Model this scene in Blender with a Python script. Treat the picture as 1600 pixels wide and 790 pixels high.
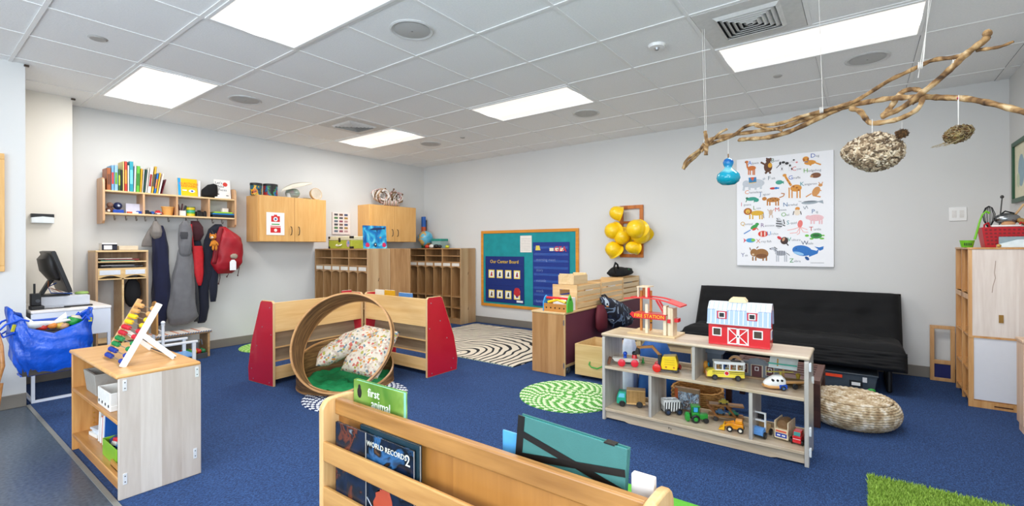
import bpy, bmesh, math, random
from mathutils import Matrix, Vector, Euler
random.seed(7)
for _o in list(bpy.data.objects): bpy.data.objects.remove(_o)
SC = bpy.context.scene
COL = SC.collection
PI = math.pi

# ------------------------------------------------------------------ camera
F_, YAW, ROLL, HC = 727.76, .9313, -.0032, 1.234
SY, CY = math.sin(YAW), math.cos(YAW)
cam_d = bpy.data.cameras.new('camera'); cam = bpy.data.objects.new('camera', cam_d); COL.objects.link(cam)
cam_d.sensor_width = 36; cam_d.lens = F_/1600*36; cam_d.clip_start = .02
cam_d.shift_x = -5.8/1600; cam_d.shift_y = -9.1/1600
cam.matrix_world = Matrix.Translation((0,0,HC)) @ Matrix.Rotation(-YAW,4,'Z') @ Matrix.Rotation(PI/2,4,'X') @ Matrix.Rotation(ROLL,4,'Z')
SC.camera = cam
def U(px, py, x=None, y=None, z=None):
    """the point of a real plane of the room (x=, y= or z=) that the photograph shows at (px, py)"""
    u=(px-805.8)/F_; v=-(py-385.9)/F_
    cr,sr=math.cos(ROLL),math.sin(ROLL); u,v=u*cr-v*sr,u*sr+v*cr
    r=(u*CY+SY,-u*SY+CY,v)
    t=(z-HC)/r[2] if z is not None else (x/r[0] if x is not None else y/r[1])
    return Vector((r[0]*t,r[1]*t,r[2]*t+HC))

# ------------------------------------------------------------------ world, daylight, exposure
SC.view_settings.view_transform='Standard'; SC.view_settings.look='None'
SC.view_settings.gamma=1; SC.view_settings.use_curve_mapping=False
SC.view_settings.exposure=0.46
W = bpy.data.worlds.new('world'); SC.world=W; W.use_nodes=True
W.node_tree.nodes['Background'].inputs[0].default_value=(.55,.72,1,1); W.node_tree.nodes['Background'].inputs[1].default_value=1.0
def area(name, loc, rot, sx, sy, power, col):
    d=bpy.data.lights.new(name,'AREA'); d.shape='RECTANGLE'; d.size=sx; d.size_y=sy; d.energy=power; d.color=col
    o=bpy.data.objects.new(name,d); COL.objects.link(o); o.location=loc; o.rotation_euler=rot; return o
LAMP_W=19
area('daylight_window_right',(-.75,-.97,1.55),(math.radians(99),0,0),2.0,1.5,80,(.80,.90,1))
area('daylight_window_front',(-2.5,1.6,1.55),(math.radians(99),0,math.radians(-90)),3.2,1.5,100,(.84,.92,1))

# ------------------------------------------------------------------ materials
def lin(c):
    if isinstance(c,str): c=tuple(int(c[i:i+2],16)/255 for i in (0,2,4))
    return tuple((v/12.92 if v<=.04045 else ((v+.055)/1.055)**2.4)**1.16 for v in c)+(1,)
_mc={}
def nm(name):
    m=bpy.data.materials.new(name); m.use_nodes=True; nt=m.node_tree; return m,nt,nt.nodes['Principled BSDF']
def N(nt,t,**k):
    n=nt.nodes.new(t)
    for a,b in k.items(): setattr(n,a,b)
    return n
def plain(c, rough=.5, metal=0, var=.06, scale=30, bump=0, bscale=200, spec=.5, coat=0, trans=0, alpha=1, sheen=0):
    """flat colour with a little procedural mottling"""
    key=('p',c,rough,metal,var,scale,bump,bscale,spec,coat,trans,alpha,sheen)
    if key in _mc: return _mc[key]
    m,nt,b=nm('mat_'+str(c)); L=nt.links.new
    tc=N(nt,'ShaderNodeTexCoord'); n=N(nt,'ShaderNodeTexNoise'); n.inputs['Scale'].default_value=scale; n.inputs['Detail'].default_value=3
    L(tc.outputs['Object'],n.inputs['Vector'])
    mx=N(nt,'ShaderNodeMix',data_type='RGBA'); col=lin(c)
    mx.inputs[6].default_value=tuple(max(0,v*(1-var*2)) for v in col[:3])+(1,); mx.inputs[7].default_value=tuple(min(1,v*(1+var*2)) for v in col[:3])+(1,)
    L(n.outputs['Fac'],mx.inputs[0]); L(mx.outputs[2],b.inputs['Base Color'])
    b.inputs['Roughness'].default_value=rough; b.inputs['Metallic'].default_value=metal; b.inputs['Specular IOR Level'].default_value=spec
    b.inputs['Coat Weight'].default_value=coat; b.inputs['Transmission Weight'].default_value=trans; b.inputs['Alpha'].default_value=alpha
    b.inputs['Sheen Weight'].default_value=sheen
    if bump:
        n2=N(nt,'ShaderNodeTexNoise'); n2.inputs['Scale'].default_value=bscale; n2.inputs['Detail'].default_value=4; L(tc.outputs['Object'],n2.inputs['Vector'])
        bp=N(nt,'ShaderNodeBump'); bp.inputs['Strength'].default_value=bump; bp.inputs['Distance'].default_value=.01
        L(n2.outputs['Fac'],bp.inputs['Height']); L(bp.outputs[0],b.inputs['Normal'])
    _mc[key]=m; return m
def wood(c1, c2, grain='x', plank=0, pax='x', rough=.38, gs=1.0, pvar=.5, coat=.15):
    """long-grained timber; grain = axis the fibres run along; plank = width of glued staves across axis pax"""
    key=('w',c1,c2,grain,plank,pax,rough,gs,pvar)
    if key in _mc: return _mc[key]
    m,nt,b=nm('wood_'+c1); L=nt.links.new
    tc=N(nt,'ShaderNodeTexCoord')
    mp=N(nt,'ShaderNodeMapping'); sc=[9*gs]*3; sc['xyz'.index(grain)]=.7*gs; mp.inputs['Scale'].default_value=sc
    vec=tc.outputs['Object']
    if plank:
        sp=N(nt,'ShaderNodeSeparateXYZ'); L(vec,sp.inputs[0])
        dv=N(nt,'ShaderNodeMath',operation='DIVIDE'); dv.inputs[1].default_value=plank; L(sp.outputs['xyz'.index(pax)],dv.inputs[0])
        fl=N(nt,'ShaderNodeMath',operation='FLOOR'); L(dv.outputs[0],fl.inputs[0])
        wn=N(nt,'ShaderNodeTexWhiteNoise',noise_dimensions='1D'); L(fl.outputs[0],wn.inputs['W'])
        ad=N(nt,'ShaderNodeVectorMath',operation='MULTIPLY_ADD'); L(wn.outputs['Color'],ad.inputs[0]); ad.inputs[1].default_value=(3,3,3); L(vec,ad.inputs[2]); vec=ad.outputs[0]
    L(vec,mp.inputs['Vector'])
    n=N(nt,'ShaderNodeTexNoise'); n.inputs['Scale'].default_value=1.6; n.inputs['Detail'].default_value=5; n.inputs['Distortion'].default_value=1.2; L(mp.outputs[0],n.inputs['Vector'])
    n2=N(nt,'ShaderNodeTexNoise'); n2.inputs['Scale'].default_value=9; n2.inputs['Detail'].default_value=3; L(mp.outputs[0],n2.inputs['Vector'])
    av=N(nt,'ShaderNodeMath',operation='MULTIPLY_ADD'); L(n2.outputs['Fac'],av.inputs[0]); av.inputs[1].default_value=.35; L(n.outputs['Fac'],av.inputs[2])
    val=av.outputs[0]
    if plank:
        a2=N(nt,'ShaderNodeMath',operation='MULTIPLY_ADD'); L(wn.outputs['Value'],a2.inputs[0]); a2.inputs[1].default_value=pvar; L(val,a2.inputs[2]); val=a2.outputs[0]
    mr=N(nt,'ShaderNodeMapRange'); mr.inputs[1].default_value=.42; mr.inputs[2].default_value=.92+(pvar if plank else 0); L(val,mr.inputs[0])
    mx=N(nt,'ShaderNodeMix',data_type='RGBA'); mx.inputs[6].default_value=lin(c1); mx.inputs[7].default_value=lin(c2); L(mr.outputs[0],mx.inputs[0])
    L(mx.outputs[2],b.inputs['Base Color']); b.inputs['Roughness'].default_value=rough; b.inputs['Coat Weight'].default_value=coat; b.inputs['Coat Roughness'].default_value=.3
    bp=N(nt,'ShaderNodeBump'); bp.inputs['Strength'].default_value=.08; bp.inputs['Distance'].default_value=.004; L(n2.outputs['Fac'],bp.inputs['Height']); L(bp.outputs[0],b.inputs['Normal'])
    _mc[key]=m; return m
def emis(c,s):
    m,nt,b=nm('light'); b.inputs['Base Color'].default_value=lin(c); b.inputs['Emission Color'].default_value=lin(c); b.inputs['Emission Strength'].default_value=s; return m
def ramp_mat(name, build, rough=.8, bump=0, sheen=0):
    """build(nt) returns (colour socket, height socket)"""
    m,nt,b=nm(name); c,h=build(nt); nt.links.new(c,b.inputs['Base Color']); b.inputs['Roughness'].default_value=rough; b.inputs['Sheen Weight'].default_value=sheen
    if bump:
        bp=N(nt,'ShaderNodeBump'); bp.inputs['Strength'].default_value=bump; bp.inputs['Distance'].default_value=.01; nt.links.new(h,bp.inputs['Height']); nt.links.new(bp.outputs[0],b.inputs['Normal'])
    return m
def ramp(nt, fac, stops, interp='LINEAR'):
    r=N(nt,'ShaderNodeValToRGB'); r.color_ramp.interpolation=interp; e=r.color_ramp.elements
    while len(e)<len(stops): e.new(.5)
    for i,(p,c) in enumerate(stops): e[i].position=p; e[i].color=lin(c)
    nt.links.new(fac,r.inputs[0]); return r.outputs[0]

# ------------------------------------------------------------------ mesh builder
class B:
    def __init__(s, mat=None):
        s.bm=bmesh.new(); s.mats=[]; s.i=0; s.M=Matrix.Identity(4)
        if mat: s.m(mat)
    def m(s,mat):
        if mat not in s.mats: s.mats.append(mat)
        s.i=s.mats.index(mat); return s
    def add(s,vs,fs):
        v=[s.bm.verts.new(s.M@Vector(p)) for p in vs]
        for f in fs:
            try: q=s.bm.faces.new([v[k] for k in f]); q.material_index=s.i; q.smooth=True
            except ValueError: pass
        return s
    def box(s,x0,x1,y0,y1,z0,z1):
        return s.add([(x0,y0,z0),(x1,y0,z0),(x1,y1,z0),(x0,y1,z0),(x0,y0,z1),(x1,y0,z1),(x1,y1,z1),(x0,y1,z1)],
            [(0,3,2,1),(4,5,6,7),(0,1,5,4),(1,2,6,5),(2,3,7,6),(3,0,4,7)])
    def ob(s,c,size,rot=(0,0,0)):
        o=s.M; s.M=o@Matrix.Translation(c)@Euler(rot).to_matrix().to_4x4(); x,y,z=[v/2 for v in size]
        s.box(-x,x,-y,y,-z,z); s.M=o; return s
    def bar(s,p0,p1,w,h):
        """rectangular bar from p0 to p1"""
        p0=Vector(p0);p1=Vector(p1);d=p1-p0;L=d.length;q=d.to_track_quat('X','Z').to_matrix().to_4x4()
        o=s.M; s.M=o@Matrix.Translation((p0+p1)/2)@q; s.box(-L/2,L/2,-w/2,w/2,-h/2,h/2); s.M=o; return s
    def cyl(s,p0,p1,r0,r1=None,n=20,cap=True):
        r1=r0 if r1 is None else r1; p0=Vector(p0);p1=Vector(p1);q=(p1-p0).to_track_quat('Z','Y')
        vs=[];
        for p,r in ((p0,r0),(p1,r1)):
            for k in range(n):
                a=2*PI*k/n; vs.append(p+q@Vector((r*math.cos(a),r*math.sin(a),0)))
        fs=[(k,(k+1)%n,n+(k+1)%n,n+k) for k in range(n)]
        if cap: fs+=[tuple(range(n-1,-1,-1)),tuple(range(n,2*n))]
        return s.add(vs,fs)
    def tube(s,pts,r,n=8,closed=False):
        pts=[Vector(p) for p in pts]; K=len(pts); R=r if isinstance(r,(list,tuple)) else [r]*K
        T=[]
        for i in range(K):
            a=pts[(i-1)%K] if (closed or i>0) else pts[i]; b=pts[(i+1)%K] if (closed or i<K-1) else pts[i]
            T.append((b-a).normalized())
        up=Vector((0,0,1)) if abs(T[0].z)<.9 else Vector((1,0,0)); nrm=T[0].cross(up).normalized(); vs=[]
        for i in range(K):
            nrm=(nrm-T[i]*nrm.dot(T[i])).normalized(); bn=T[i].cross(nrm)
            for k in range(n):
                a=2*PI*k/n; vs.append(pts[i]+nrm*(R[i]*math.cos(a))+bn*(R[i]*math.sin(a)))
        fs=[]
        for i in range(K if closed else K-1):
            j=(i+1)%K
            for k in range(n): fs.append((i*n+k,i*n+(k+1)%n,j*n+(k+1)%n,j*n+k))
        if not closed: fs+=[tuple(range(n-1,-1,-1)),tuple(range((K-1)*n,K*n))]
        return s.add(vs,fs)
    def lathe(s,prof,c=(0,0,0),n=28,ax=None,close=False):
        o=s.M; s.M=o@Matrix.Translation(c)@(ax.to_4x4() if ax else Matrix.Identity(4)); vs=[];K=len(prof)
        for r,z in prof:
            for k in range(n): a=2*PI*k/n; vs.append((r*math.cos(a),r*math.sin(a),z))
        fs=[(i*n+k,i*n+(k+1)%n,(i+1)*n+(k+1)%n,(i+1)*n+k) for i in range(K-1) for k in range(n)]
        if close: fs+=[((K-1)*n+k,(K-1)*n+(k+1)%n,(k+1)%n,k) for k in range(n)]
        else:
            if prof[0][0]>1e-4: fs.append(tuple(range(n-1,-1,-1)))
            if prof[-1][0]>1e-4: fs.append(tuple(range((K-1)*n,K*n)))
        s.add(vs,fs); s.M=o; return s
    def sph(s,c,r,n=16,rot=(0,0,0),wob=0,seed=0):
        if not isinstance(r,(tuple,list)): r=(r,r,r)
        o=s.M; s.M=o@Matrix.Translation(c)@Euler(rot).to_matrix().to_4x4(); h=n//2; vs=[(0,0,-r[2])]
        rnd=random.Random(seed)
        for i in range(1,h):
            t=-PI/2+PI*i/h
            for k in range(n):
                a=2*PI*k/n; w=1+(rnd.random()-.5)*wob; vs.append((r[0]*w*math.cos(t)*math.cos(a),r[1]*w*math.cos(t)*math.sin(a),r[2]*w*math.sin(t)))
        vs.append((0,0,r[2])); e=len(vs)-1
        fs=[(0,1+(k+1)%n,1+k) for k in range(n)]
        for i in range(h-2):
            for k in range(n): fs.append((1+i*n+k,1+i*n+(k+1)%n,1+(i+1)*n+(k+1)%n,1+(i+1)*n+k))
        fs+=[(e,e-n+k,e-n+(k+1)%n) for k in range(n)]
        s.add(vs,fs); s.M=o; return s
    def prism(s,poly,pl,d0,d1):
        """outline in plane pl ('xy','xz','yz'), extruded along the third axis from d0 to d1"""
        f={'xy':lambda a,b,d:(a,b,d),'xz':lambda a,b,d:(a,d,b),'yz':lambda a,b,d:(d,a,b)}[pl]; n=len(poly)
        vs=[f(a,b,d0) for a,b in poly]+[f(a,b,d1) for a,b in poly]
        return s.add(vs,[tuple(range(n-1,-1,-1)),tuple(range(n,2*n))]+[(k,(k+1)%n,n+(k+1)%n,n+k) for k in range(n)])
    def frame(s,pl,a0,a1,b0,b1,w,d0,d1,w2=None):
        """rectangular picture-frame of bar width w"""
        w2=w if w2 is None else w2
        P=[(a0,a1,b0,b0+w2),(a0,a1,b1-w2,b1),(a0,a0+w,b0+w2,b1-w2),(a1-w,a1,b0+w2,b1-w2)]
        for p,q,r,t in P:
            if pl=='xz': s.box(p,q,d0,d1,r,t)
            elif pl=='yz': s.box(d0,d1,p,q,r,t)
            else: s.box(p,q,r,t,d0,d1)
        return s
    def loft(s,rings,n=28,fold=0,freq=7,seed=0,cap=True,axis='z'):
        """rings: (x,y,z,rx,ry); soft closed body with folds"""
        rnd=random.Random(seed); ph=[rnd.random()*6.28 for _ in range(4)]; vs=[]
        for i,(x,y,z,rx,ry) in enumerate(rings):
            for k in range(n):
                a=2*PI*k/n
                w=1+fold*(math.sin(freq*a+ph[0]+i*.35)*.6+math.sin((freq*1.7//1)*a+ph[1]-i*.5)*.4+ .5*math.sin(3*a+ph[2]+i*.8))
                ca,sa=math.cos(a),math.sin(a); ca=math.copysign(abs(ca)**.8,ca); sa=math.copysign(abs(sa)**.8,sa)
                if axis=='z': vs.append((x+rx*w*ca,y+ry*w*sa,z))
                elif axis=='y': vs.append((x+rx*w*ca,y,z+ry*w*sa))
                else: vs.append((x,y+rx*w*ca,z+ry*w*sa))
        K=len(rings); fs=[(i*n+k,i*n+(k+1)%n,(i+1)*n+(k+1)%n,(i+1)*n+k) for i in range(K-1) for k in range(n)]
        if cap: fs+=[tuple(range(n-1,-1,-1)),tuple(range((K-1)*n,K*n))]
        return s.add(vs,fs)
    def grid(s,fn,nu,nv,thick=0):
        """sheet from fn(u,v); given thickness it becomes a closed slab"""
        P=[[Vector(fn(i/nu,j/nv)) for j in range(nv+1)] for i in range(nu+1)]
        idx=lambda i,j:i*(nv+1)+j
        vs=[P[i][j] for i in range(nu+1) for j in range(nv+1)]
        fs=[(idx(i,j),idx(i+1,j),idx(i+1,j+1),idx(i,j+1)) for i in range(nu) for j in range(nv)]
        if thick:
            T=Vector(thick) if isinstance(thick,(tuple,list)) else Vector((0,0,-thick)); n0=len(vs); vs+=[v+T for v in vs[:]]
            fs+=[tuple(n0+k for k in reversed(f)) for f in fs[:]]
            bd=[(i,0) for i in range(nu)]+[(nu,j) for j in range(nv)]+[(i,nv) for i in range(nu,0,-1)]+[(0,j) for j in range(nv,0,-1)]
            for k in range(len(bd)): a=idx(*bd[k]); b=idx(*bd[(k+1)%len(bd)]); fs.append((b,a,n0+a,n0+b))
        return s.add(vs,fs)
    def text(s,txt,size,M,depth=.0008,align='CENTER'):
        """lettering; M maps text plane (x right, y up) to local space"""
        cu=bpy.data.curves.new('t','FONT'); cu.body=txt; cu.size=size; cu.align_x=align; cu.align_y='CENTER'; cu.extrude=depth
        cu.resolution_u=2
        o=bpy.data.objects.new('t',cu); COL.objects.link(o); dg=bpy.context.evaluated_depsgraph_get(); me=bpy.data.meshes.new_from_object(o.evaluated_get(dg))
        T=s.M@M
        v=[s.bm.verts.new(T@q.co) for q in me.vertices]
        for f in me.polygons:
            try: q=s.bm.faces.new([v[k] for k in f.vertices]); q.material_index=s.i
            except ValueError: pass
        bpy.data.objects.remove(o); bpy.data.curves.remove(cu); bpy.data.meshes.remove(me); return s
    def out(s,name,parent=None,label=None,bev=0,seg=2,sub=0,sharp=.6,world=False,uv=None):
        if world and parent is not None:
            Mi=(Matrix.Translation(parent.location)@parent.rotation_euler.to_matrix().to_4x4()).inverted()
            if parent.parent: pass
            bmesh.ops.transform(s.bm,matrix=Mi,verts=s.bm.verts)
        bm=s.bm
        bmesh.ops.recalc_face_normals(bm,faces=bm.faces)
        for e in bm.edges:
            if len(e.link_faces)==2 and e.calc_face_angle(0)>sharp: e.smooth=False
        off=None
        if parent is None and bm.verts:
            xs=[v.co.x for v in bm.verts];ys=[v.co.y for v in bm.verts];zs=[v.co.z for v in bm.verts]
            off=Vector(((min(xs)+max(xs))/2,(min(ys)+max(ys))/2,min(zs))); bmesh.ops.translate(bm,vec=-off,verts=bm.verts)
        me=bpy.data.meshes.new(name); bm.to_mesh(me); bm.free()
        for m in s.mats: me.materials.append(m)
        o=bpy.data.objects.new(name,me); COL.objects.link(o)
        if off is not None: o.location=off
        if parent is not None: o.parent=parent
        if label: o['label']=label
        if bev:
            b=o.modifiers.new('bevel','BEVEL'); b.width=bev; b.segments=seg; b.limit_method='ANGLE'; b.angle_limit=.6
        if sub:
            b=o.modifiers.new('sub','SUBSURF'); b.levels=sub; b.render_levels=sub
        return o
def tag(o,label,cat,group=None):
    o['label']=label; o['category']=cat
    if group: o['group']=group
    return o
def T(name,label,cat,loc=(0,0,0),rz=0,group=None):
    o=bpy.data.objects.new(name,None); COL.objects.link(o); o.location=loc; o.rotation_euler=(0,0,rz); o.empty_display_size=.05
    return tag(o,label,cat,group)
def struct(o): o['kind']='structure'; return o
def dup(o,loc=None,rz=None,label=None,group=None,_p=None):
    c=o.copy(); COL.objects.link(c)
    if _p is not None: c.parent=_p
    if loc is not None: c.location=loc
    if rz is not None: c.rotation_euler=(0,0,rz)
    if label: c['label']=label
    if group: c['group']=group
    for ch in [q for q in bpy.data.objects if q.parent is o]: dup(ch,_p=c)
    return c
def TM(origin,right,up):
    r=Vector(right).normalized();u=Vector(up).normalized();n=r.cross(u)
    m=Matrix.Identity(4)
    for i in range(3): m[i][0]=r[i];m[i][1]=u[i];m[i][2]=n[i];m[i][3]=origin[i]
    return m

# common materials
MAPLE='e3c79a'; MAPLE_D='cfa76c'
w_m=lambda g='x',p=0,a='x':wood('e6cda3','d3ae78',g,p,a)            # pale maple
w_birch=lambda g='z',p=.1,a='x':wood('e3d6c4','b99f84',g,p,a,pvar=.35)    # greyish birch end panels
w_honey=lambda g='x',p=0,a='x':wood('e0a862','b97a38',g,p,a)
w_lam=lambda g='x',p=0,a='x':wood('eac080','dba763',g,p,a,rough=.45)
w_cub=lambda g='z',p=0,a='x':wood('cda77a','a67c4f',g,p,a)
BLACK=plain('15161a',.5); WHITE=plain('f0f0ee',.4,var=.01); METAL=plain('b5b7b9',.3,metal=1); DARKMET=plain('3a3c40',.4,metal=.7)
RED=plain('d8262e',.35,coat=.4,var=.02); YEL=plain('f5cf1b',.35,coat=.3,var=.02); BLUE=plain('1d56b8',.4,var=.03); GRN=plain('3aa64a',.4,var=.03)
# ================================================================== the setting
XB, YA, YR, CH = 5.81, 6.40, -1.03, 2.685
X0 = -2.6
wallm=plain('dcdcda',.75,var=.012,scale=2,bump=.06,bscale=260)
wallw=plain('e9e4da',.75,var=.012,scale=2,bump=.06,bscale=260)
def _carpet(nt):
    L=nt.links.new; tc=N(nt,'ShaderNodeTexCoord'); mp=N(nt,'ShaderNodeMapping'); mp.inputs['Scale'].default_value=(1,1.6,1); L(tc.outputs['Object'],mp.inputs[0])
    n=N(nt,'ShaderNodeTexNoise'); n.inputs['Scale'].default_value=95; n.inputs['Detail'].default_value=4; n.inputs['Roughness'].default_value=.8; L(mp.outputs[0],n.inputs['Vector'])
    c=ramp(nt,n.outputs['Fac'],[(.30,'132443'),(.5,'284979'),(.68,'4770a6')]); return c,n.outputs['Fac']
carpet=ramp_mat('carpet',_carpet,1,.5,0)
b=B(carpet); b.box(.655,XB+.1,YR-.1,YA+.1,-.05,0); struct(b.out('floor',world=True))
def _vin(nt):
    L=nt.links.new; tc=N(nt,'ShaderNodeTexCoord'); n=N(nt,'ShaderNodeTexNoise'); n.inputs['Scale'].default_value=60; n.inputs['Detail'].default_value=6; L(tc.outputs['Object'],n.inputs['Vector'])
    return ramp(nt,n.outputs['Fac'],[(.3,'46525f'),(.5,'5b6774'),(.7,'6e7882')]),n.outputs['Fac']
vin=ramp_mat('vinyl',_vin,.28,.02)
b=B(vin); b.box(X0-.1,.645,YR-.1,5.4,-.05,0); struct(b.out('floor',world=True))
b=B(plain('8f8f8a',.4)); b.box(.638,.662,YR,5.28,0,.004); struct(b.out('trim_1',bev=.001))
# walls
b=B(wallm); b.box(1.055,XB+.1,YA,YA+.12,0,CH+.1); struct(b.out('wall_left'))
b=B(wallw); b.box(.64,1.055,6.11,YA+.12,0,CH+.1); struct(b.out('wall_left_pilaster'))
b=B(wallm); b.box(X0-.1,.64,5.28,YA+.12,0,CH+.1); struct(b.out('wall_left_near'))
b=B(wallm); b.box(XB,XB+.12,YR-.1,YA+.12,0,CH+.1); struct(b.out('wall_back'))
def holed(name,fixed,a0,a1,h0,h1,s0,s1,axis):
    b=B(wallm)
    for p,q,r,t in ((a0,h0,0,CH+.1),(h1,a1,0,CH+.1),(h0,h1,0,s0),(h0,h1,s1,CH+.1)):
        if axis=='x': b.box(p,q,fixed-.12,fixed,r,t)
        else: b.box(fixed-.12,fixed,p,q,r,t)
    struct(b.out(name))
holed('wall_right',YR,X0-.1,XB,-1.8,.3,.8,2.3,'x')
holed('wall_front',X0,YR-.1,5.4,0,3.2,.8,2.3,'y')
# windows
def window(name,pl,a0,a1,f0,f1):
    w=T(name,'','window'); del w['label'],w['category']; struct(w)
    b=B(WHITE); b.frame(pl,a0,a1,.8,2.3,.05,f0,f1)
    mid=(a0+a1)/2
    if pl=='xz': b.box(mid-.025,mid+.025,f0,f1,.85,2.25)
    else: b.box(f0,f1,mid-.025,mid+.025,.85,2.25)
    b.out('window_frame',w,bev=.004)
    g=B(plain('f4fbff',.02,trans=1,var=0))
    e=(f0+f1)/2
    if pl=='xz': g.box(a0+.05,a1-.05,e-.003,e+.003,.85,2.25)
    else: g.box(e-.003,e+.003,a0+.05,a1-.05,.85,2.25)
    g.out('pane',w)
window('window_1','xz',-1.8,.3,YR-.09,YR-.03); window('window_2','yz',0,3.2,X0-.09,X0-.03)
# baseboards
bbm=plain('8c867d',.5,var=.02); bbl=plain('b9b3a8',.5)
def baseb(name,x0,x1,y0,y1):
    b=B(bbm); b.box(x0,x1,y0,y1,0,.105); struct(b.out(name,bev=.004))
baseb('baseboard_left',1.055,XB,YA-.012,YA); baseb('baseboard_left_pilaster',.64,1.055,6.098,6.11); baseb('baseboard_left_near',X0,.64,5.268,5.28)
baseb('baseboard_back',XB-.012,XB,YR,YA-.012); baseb('baseboard_right',X0,XB-.012,YR,YR+.012)
# ceiling: tiles, grid
GX=lambda k:.5572+.61*k; GY=lambda k:.879+.61*k
def _tile(nt):
    L=nt.links.new; tc=N(nt,'ShaderNodeTexCoord'); n=N(nt,'ShaderNodeTexNoise'); n.inputs['Scale'].default_value=90; n.inputs['Detail'].default_value=4; L(tc.outputs['Object'],n.inputs['Vector'])
    return ramp(nt,n.outputs['Fac'],[(.3,'f1f2f1'),(.7,'f8f8f7')]),n.outputs['Fac']
tile=ramp_mat('ceiling_tile',_tile,.9,.12)
b=B(tile); b.box(X0-.1,XB+.1,YR-.1,YA+.1,CH,CH+.05); struct(b.out('ceiling'))
b=B(plain('f2f2f0',.5,var=.01))
for k in range(-5,9):
    x=GX(k)
    if X0<x<XB: b.box(x-.012,x+.012,YR,YA,CH-.006,CH-.001)
for k in range(-3,10):
    y=GY(k)
    if YR<y<YA: b.box(X0,XB,y-.012,y+.012,CH-.0055,CH-.0012)
struct(b.out('trim_2'))
b=B(plain('77797c',.8))                                    # dark reveal beside every grid bar
for k in range(-5,9):
    x=GX(k)
    if X0<x<XB:
        b.box(x+.012,x+.0142,YR,YA,CH-.0015,CH-.0003)
for k in range(-3,10):
    y=GY(k)
    if YR<y<YA: b.box(X0,XB,y+.012,y+.0142,CH-.0015,CH-.0003)
struct(b.out('trim_3'))
# small brown corner trims at the pilasters' heads
b=B(plain('4a3a2c',.6)); b.box(.632,.66,5.262,5.28,CH-.02,CH-.006); struct(b.out('trim_4'))
b=B(plain('4a3a2c',.6)); b.box(1.045,1.075,6.09,6.11,CH-.02,CH-.006); struct(b.out('trim_5'))

# ---- ceiling lights
diff_in=emis('ffffff',1.5); diff_out=emis('f8f4ee',.56)
LIGHTS=[((1,2),(2,4),'biggest ceiling light panel, cut by the top edge of the view'),
        ((1,2),(6,8),'ceiling light panel above the coat hooks, farthest left'),
        ((5,6),(2,4),'ceiling light panel in the middle of the room between the air vents'),
        ((5,6),(6,8),'ceiling light panel farthest away, near the corner above the wooden wall cabinets'),
        ((5,6),(-2,0),'long ceiling light panel above the hanging branches'),
        ]
for i,((a,c),(e,g),lab) in enumerate(LIGHTS):
    x0,x1,y0,y1=GX(a)+.014,GX(c)-.014,GY(e)+.014,GY(g)-.014
    t=T('ceiling_light',lab,'ceiling light',((x0+x1)/2,(y0+y1)/2,CH-.001),group='recessed ceiling light panels')
    hx,hy=(x1-x0)/2,(y1-y0)/2
    b=B(WHITE); b.frame('xy',-hx,hx,-hy,hy,.022,-.012,0); b.out('frame',t,bev=.002)
    b=B(diff_out); b.box(-hx+.022,-.12,-hy+.022,hy-.022,-.006,-.002); b.box(.12,hx-.022,-hy+.022,hy-.022,-.006,-.002); b.out('diffuser',t)
    b=B(diff_in); b.grid(lambda u,v:((u-.5)*.24,(v-.5)*(2*hy-.05),-.006-.010*math.sin(PI*u)),8,1,(0,0,.004)); b.out('centre_lens',t,'brighter ribbed centre lens')
    a_=area('lamp',((x0+x1)/2,(y0+y1)/2,CH-.02),(0,0,0),2*hx-.05,2*hy-.05,LAMP_W,(1,.975,.95))
area('lamp',((GX(1)+GX(2))/2,GY(-1),CH-.02),(0,0,0),.5,1.1,LAMP_W,(1,.975,.95))
# ---- speakers
spk=plain('c4c4c2',.7,var=.1,scale=400); 
SP=[(2.5,2.5,'round ceiling speaker nearest the camera beside the big light panel'),(2.5,6.5,'round ceiling speaker right of the far left light panel'),
    (6.5,2.5,'round ceiling speaker right of the middle light panel'),(6.5,6.5,'round ceiling speaker just right of the farthest light panel'),(6.5,-1.5,'round ceiling speaker above the hanging branches')]
for x,y,lab in SP:
    t=T('ceiling_speaker',lab,'speaker',(GX(x),GY(y),CH),group='round ceiling speakers')
    b=B(plain('d2d2d0',.5)); b.lathe([(.118,-.003),(.135,-.010),(.145,-.004),(.145,0)],n=40); b.out('rim',t)
    b=B(spk); b.lathe([(0,-.012),(.06,-.0105),(.118,-.005)],n=40); b.out('grille',t)
    b=B(METAL); b.cyl((0,0,-.014),(0,0,-.011),.006,n=10); b.out('screw',t)
SM=[(.5,5.5,'round flush sprinkler cover left of the far left light panel'),(6.5,5.5,'tiny sprinkler head right of the farthest air vent'),(6.5,-.5,'tiny sprinkler head in the tile beside the long light panel')]
for x,y,lab in SM:
    t=T('sprinkler_head',lab,'sprinkler',(GX(x),GY(y),CH),group='small ceiling sprinkler heads')
    r=.055 if x<1 else .035
    b=B(plain('b8b6b2',.5)); b.lathe([(0,-.008),(r*.8,-.008),(r,0)],n=24); b.out('cover',t)
t=T('smoke_detector','small round white smoke detector on a ceiling tile left of the near air vent','smoke detector',(GX(4.5),GY(.5),CH))
b=B(WHITE); b.lathe([(.03,-.022),(.055,-.02),(.062,0)],n=28); b.out('body',t)
b=B(METAL); b.lathe([(0,-.04),(.014,-.036),(.02,-.022)],n=16); b.out('sensor',t,'small silver sensor nub')
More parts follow.
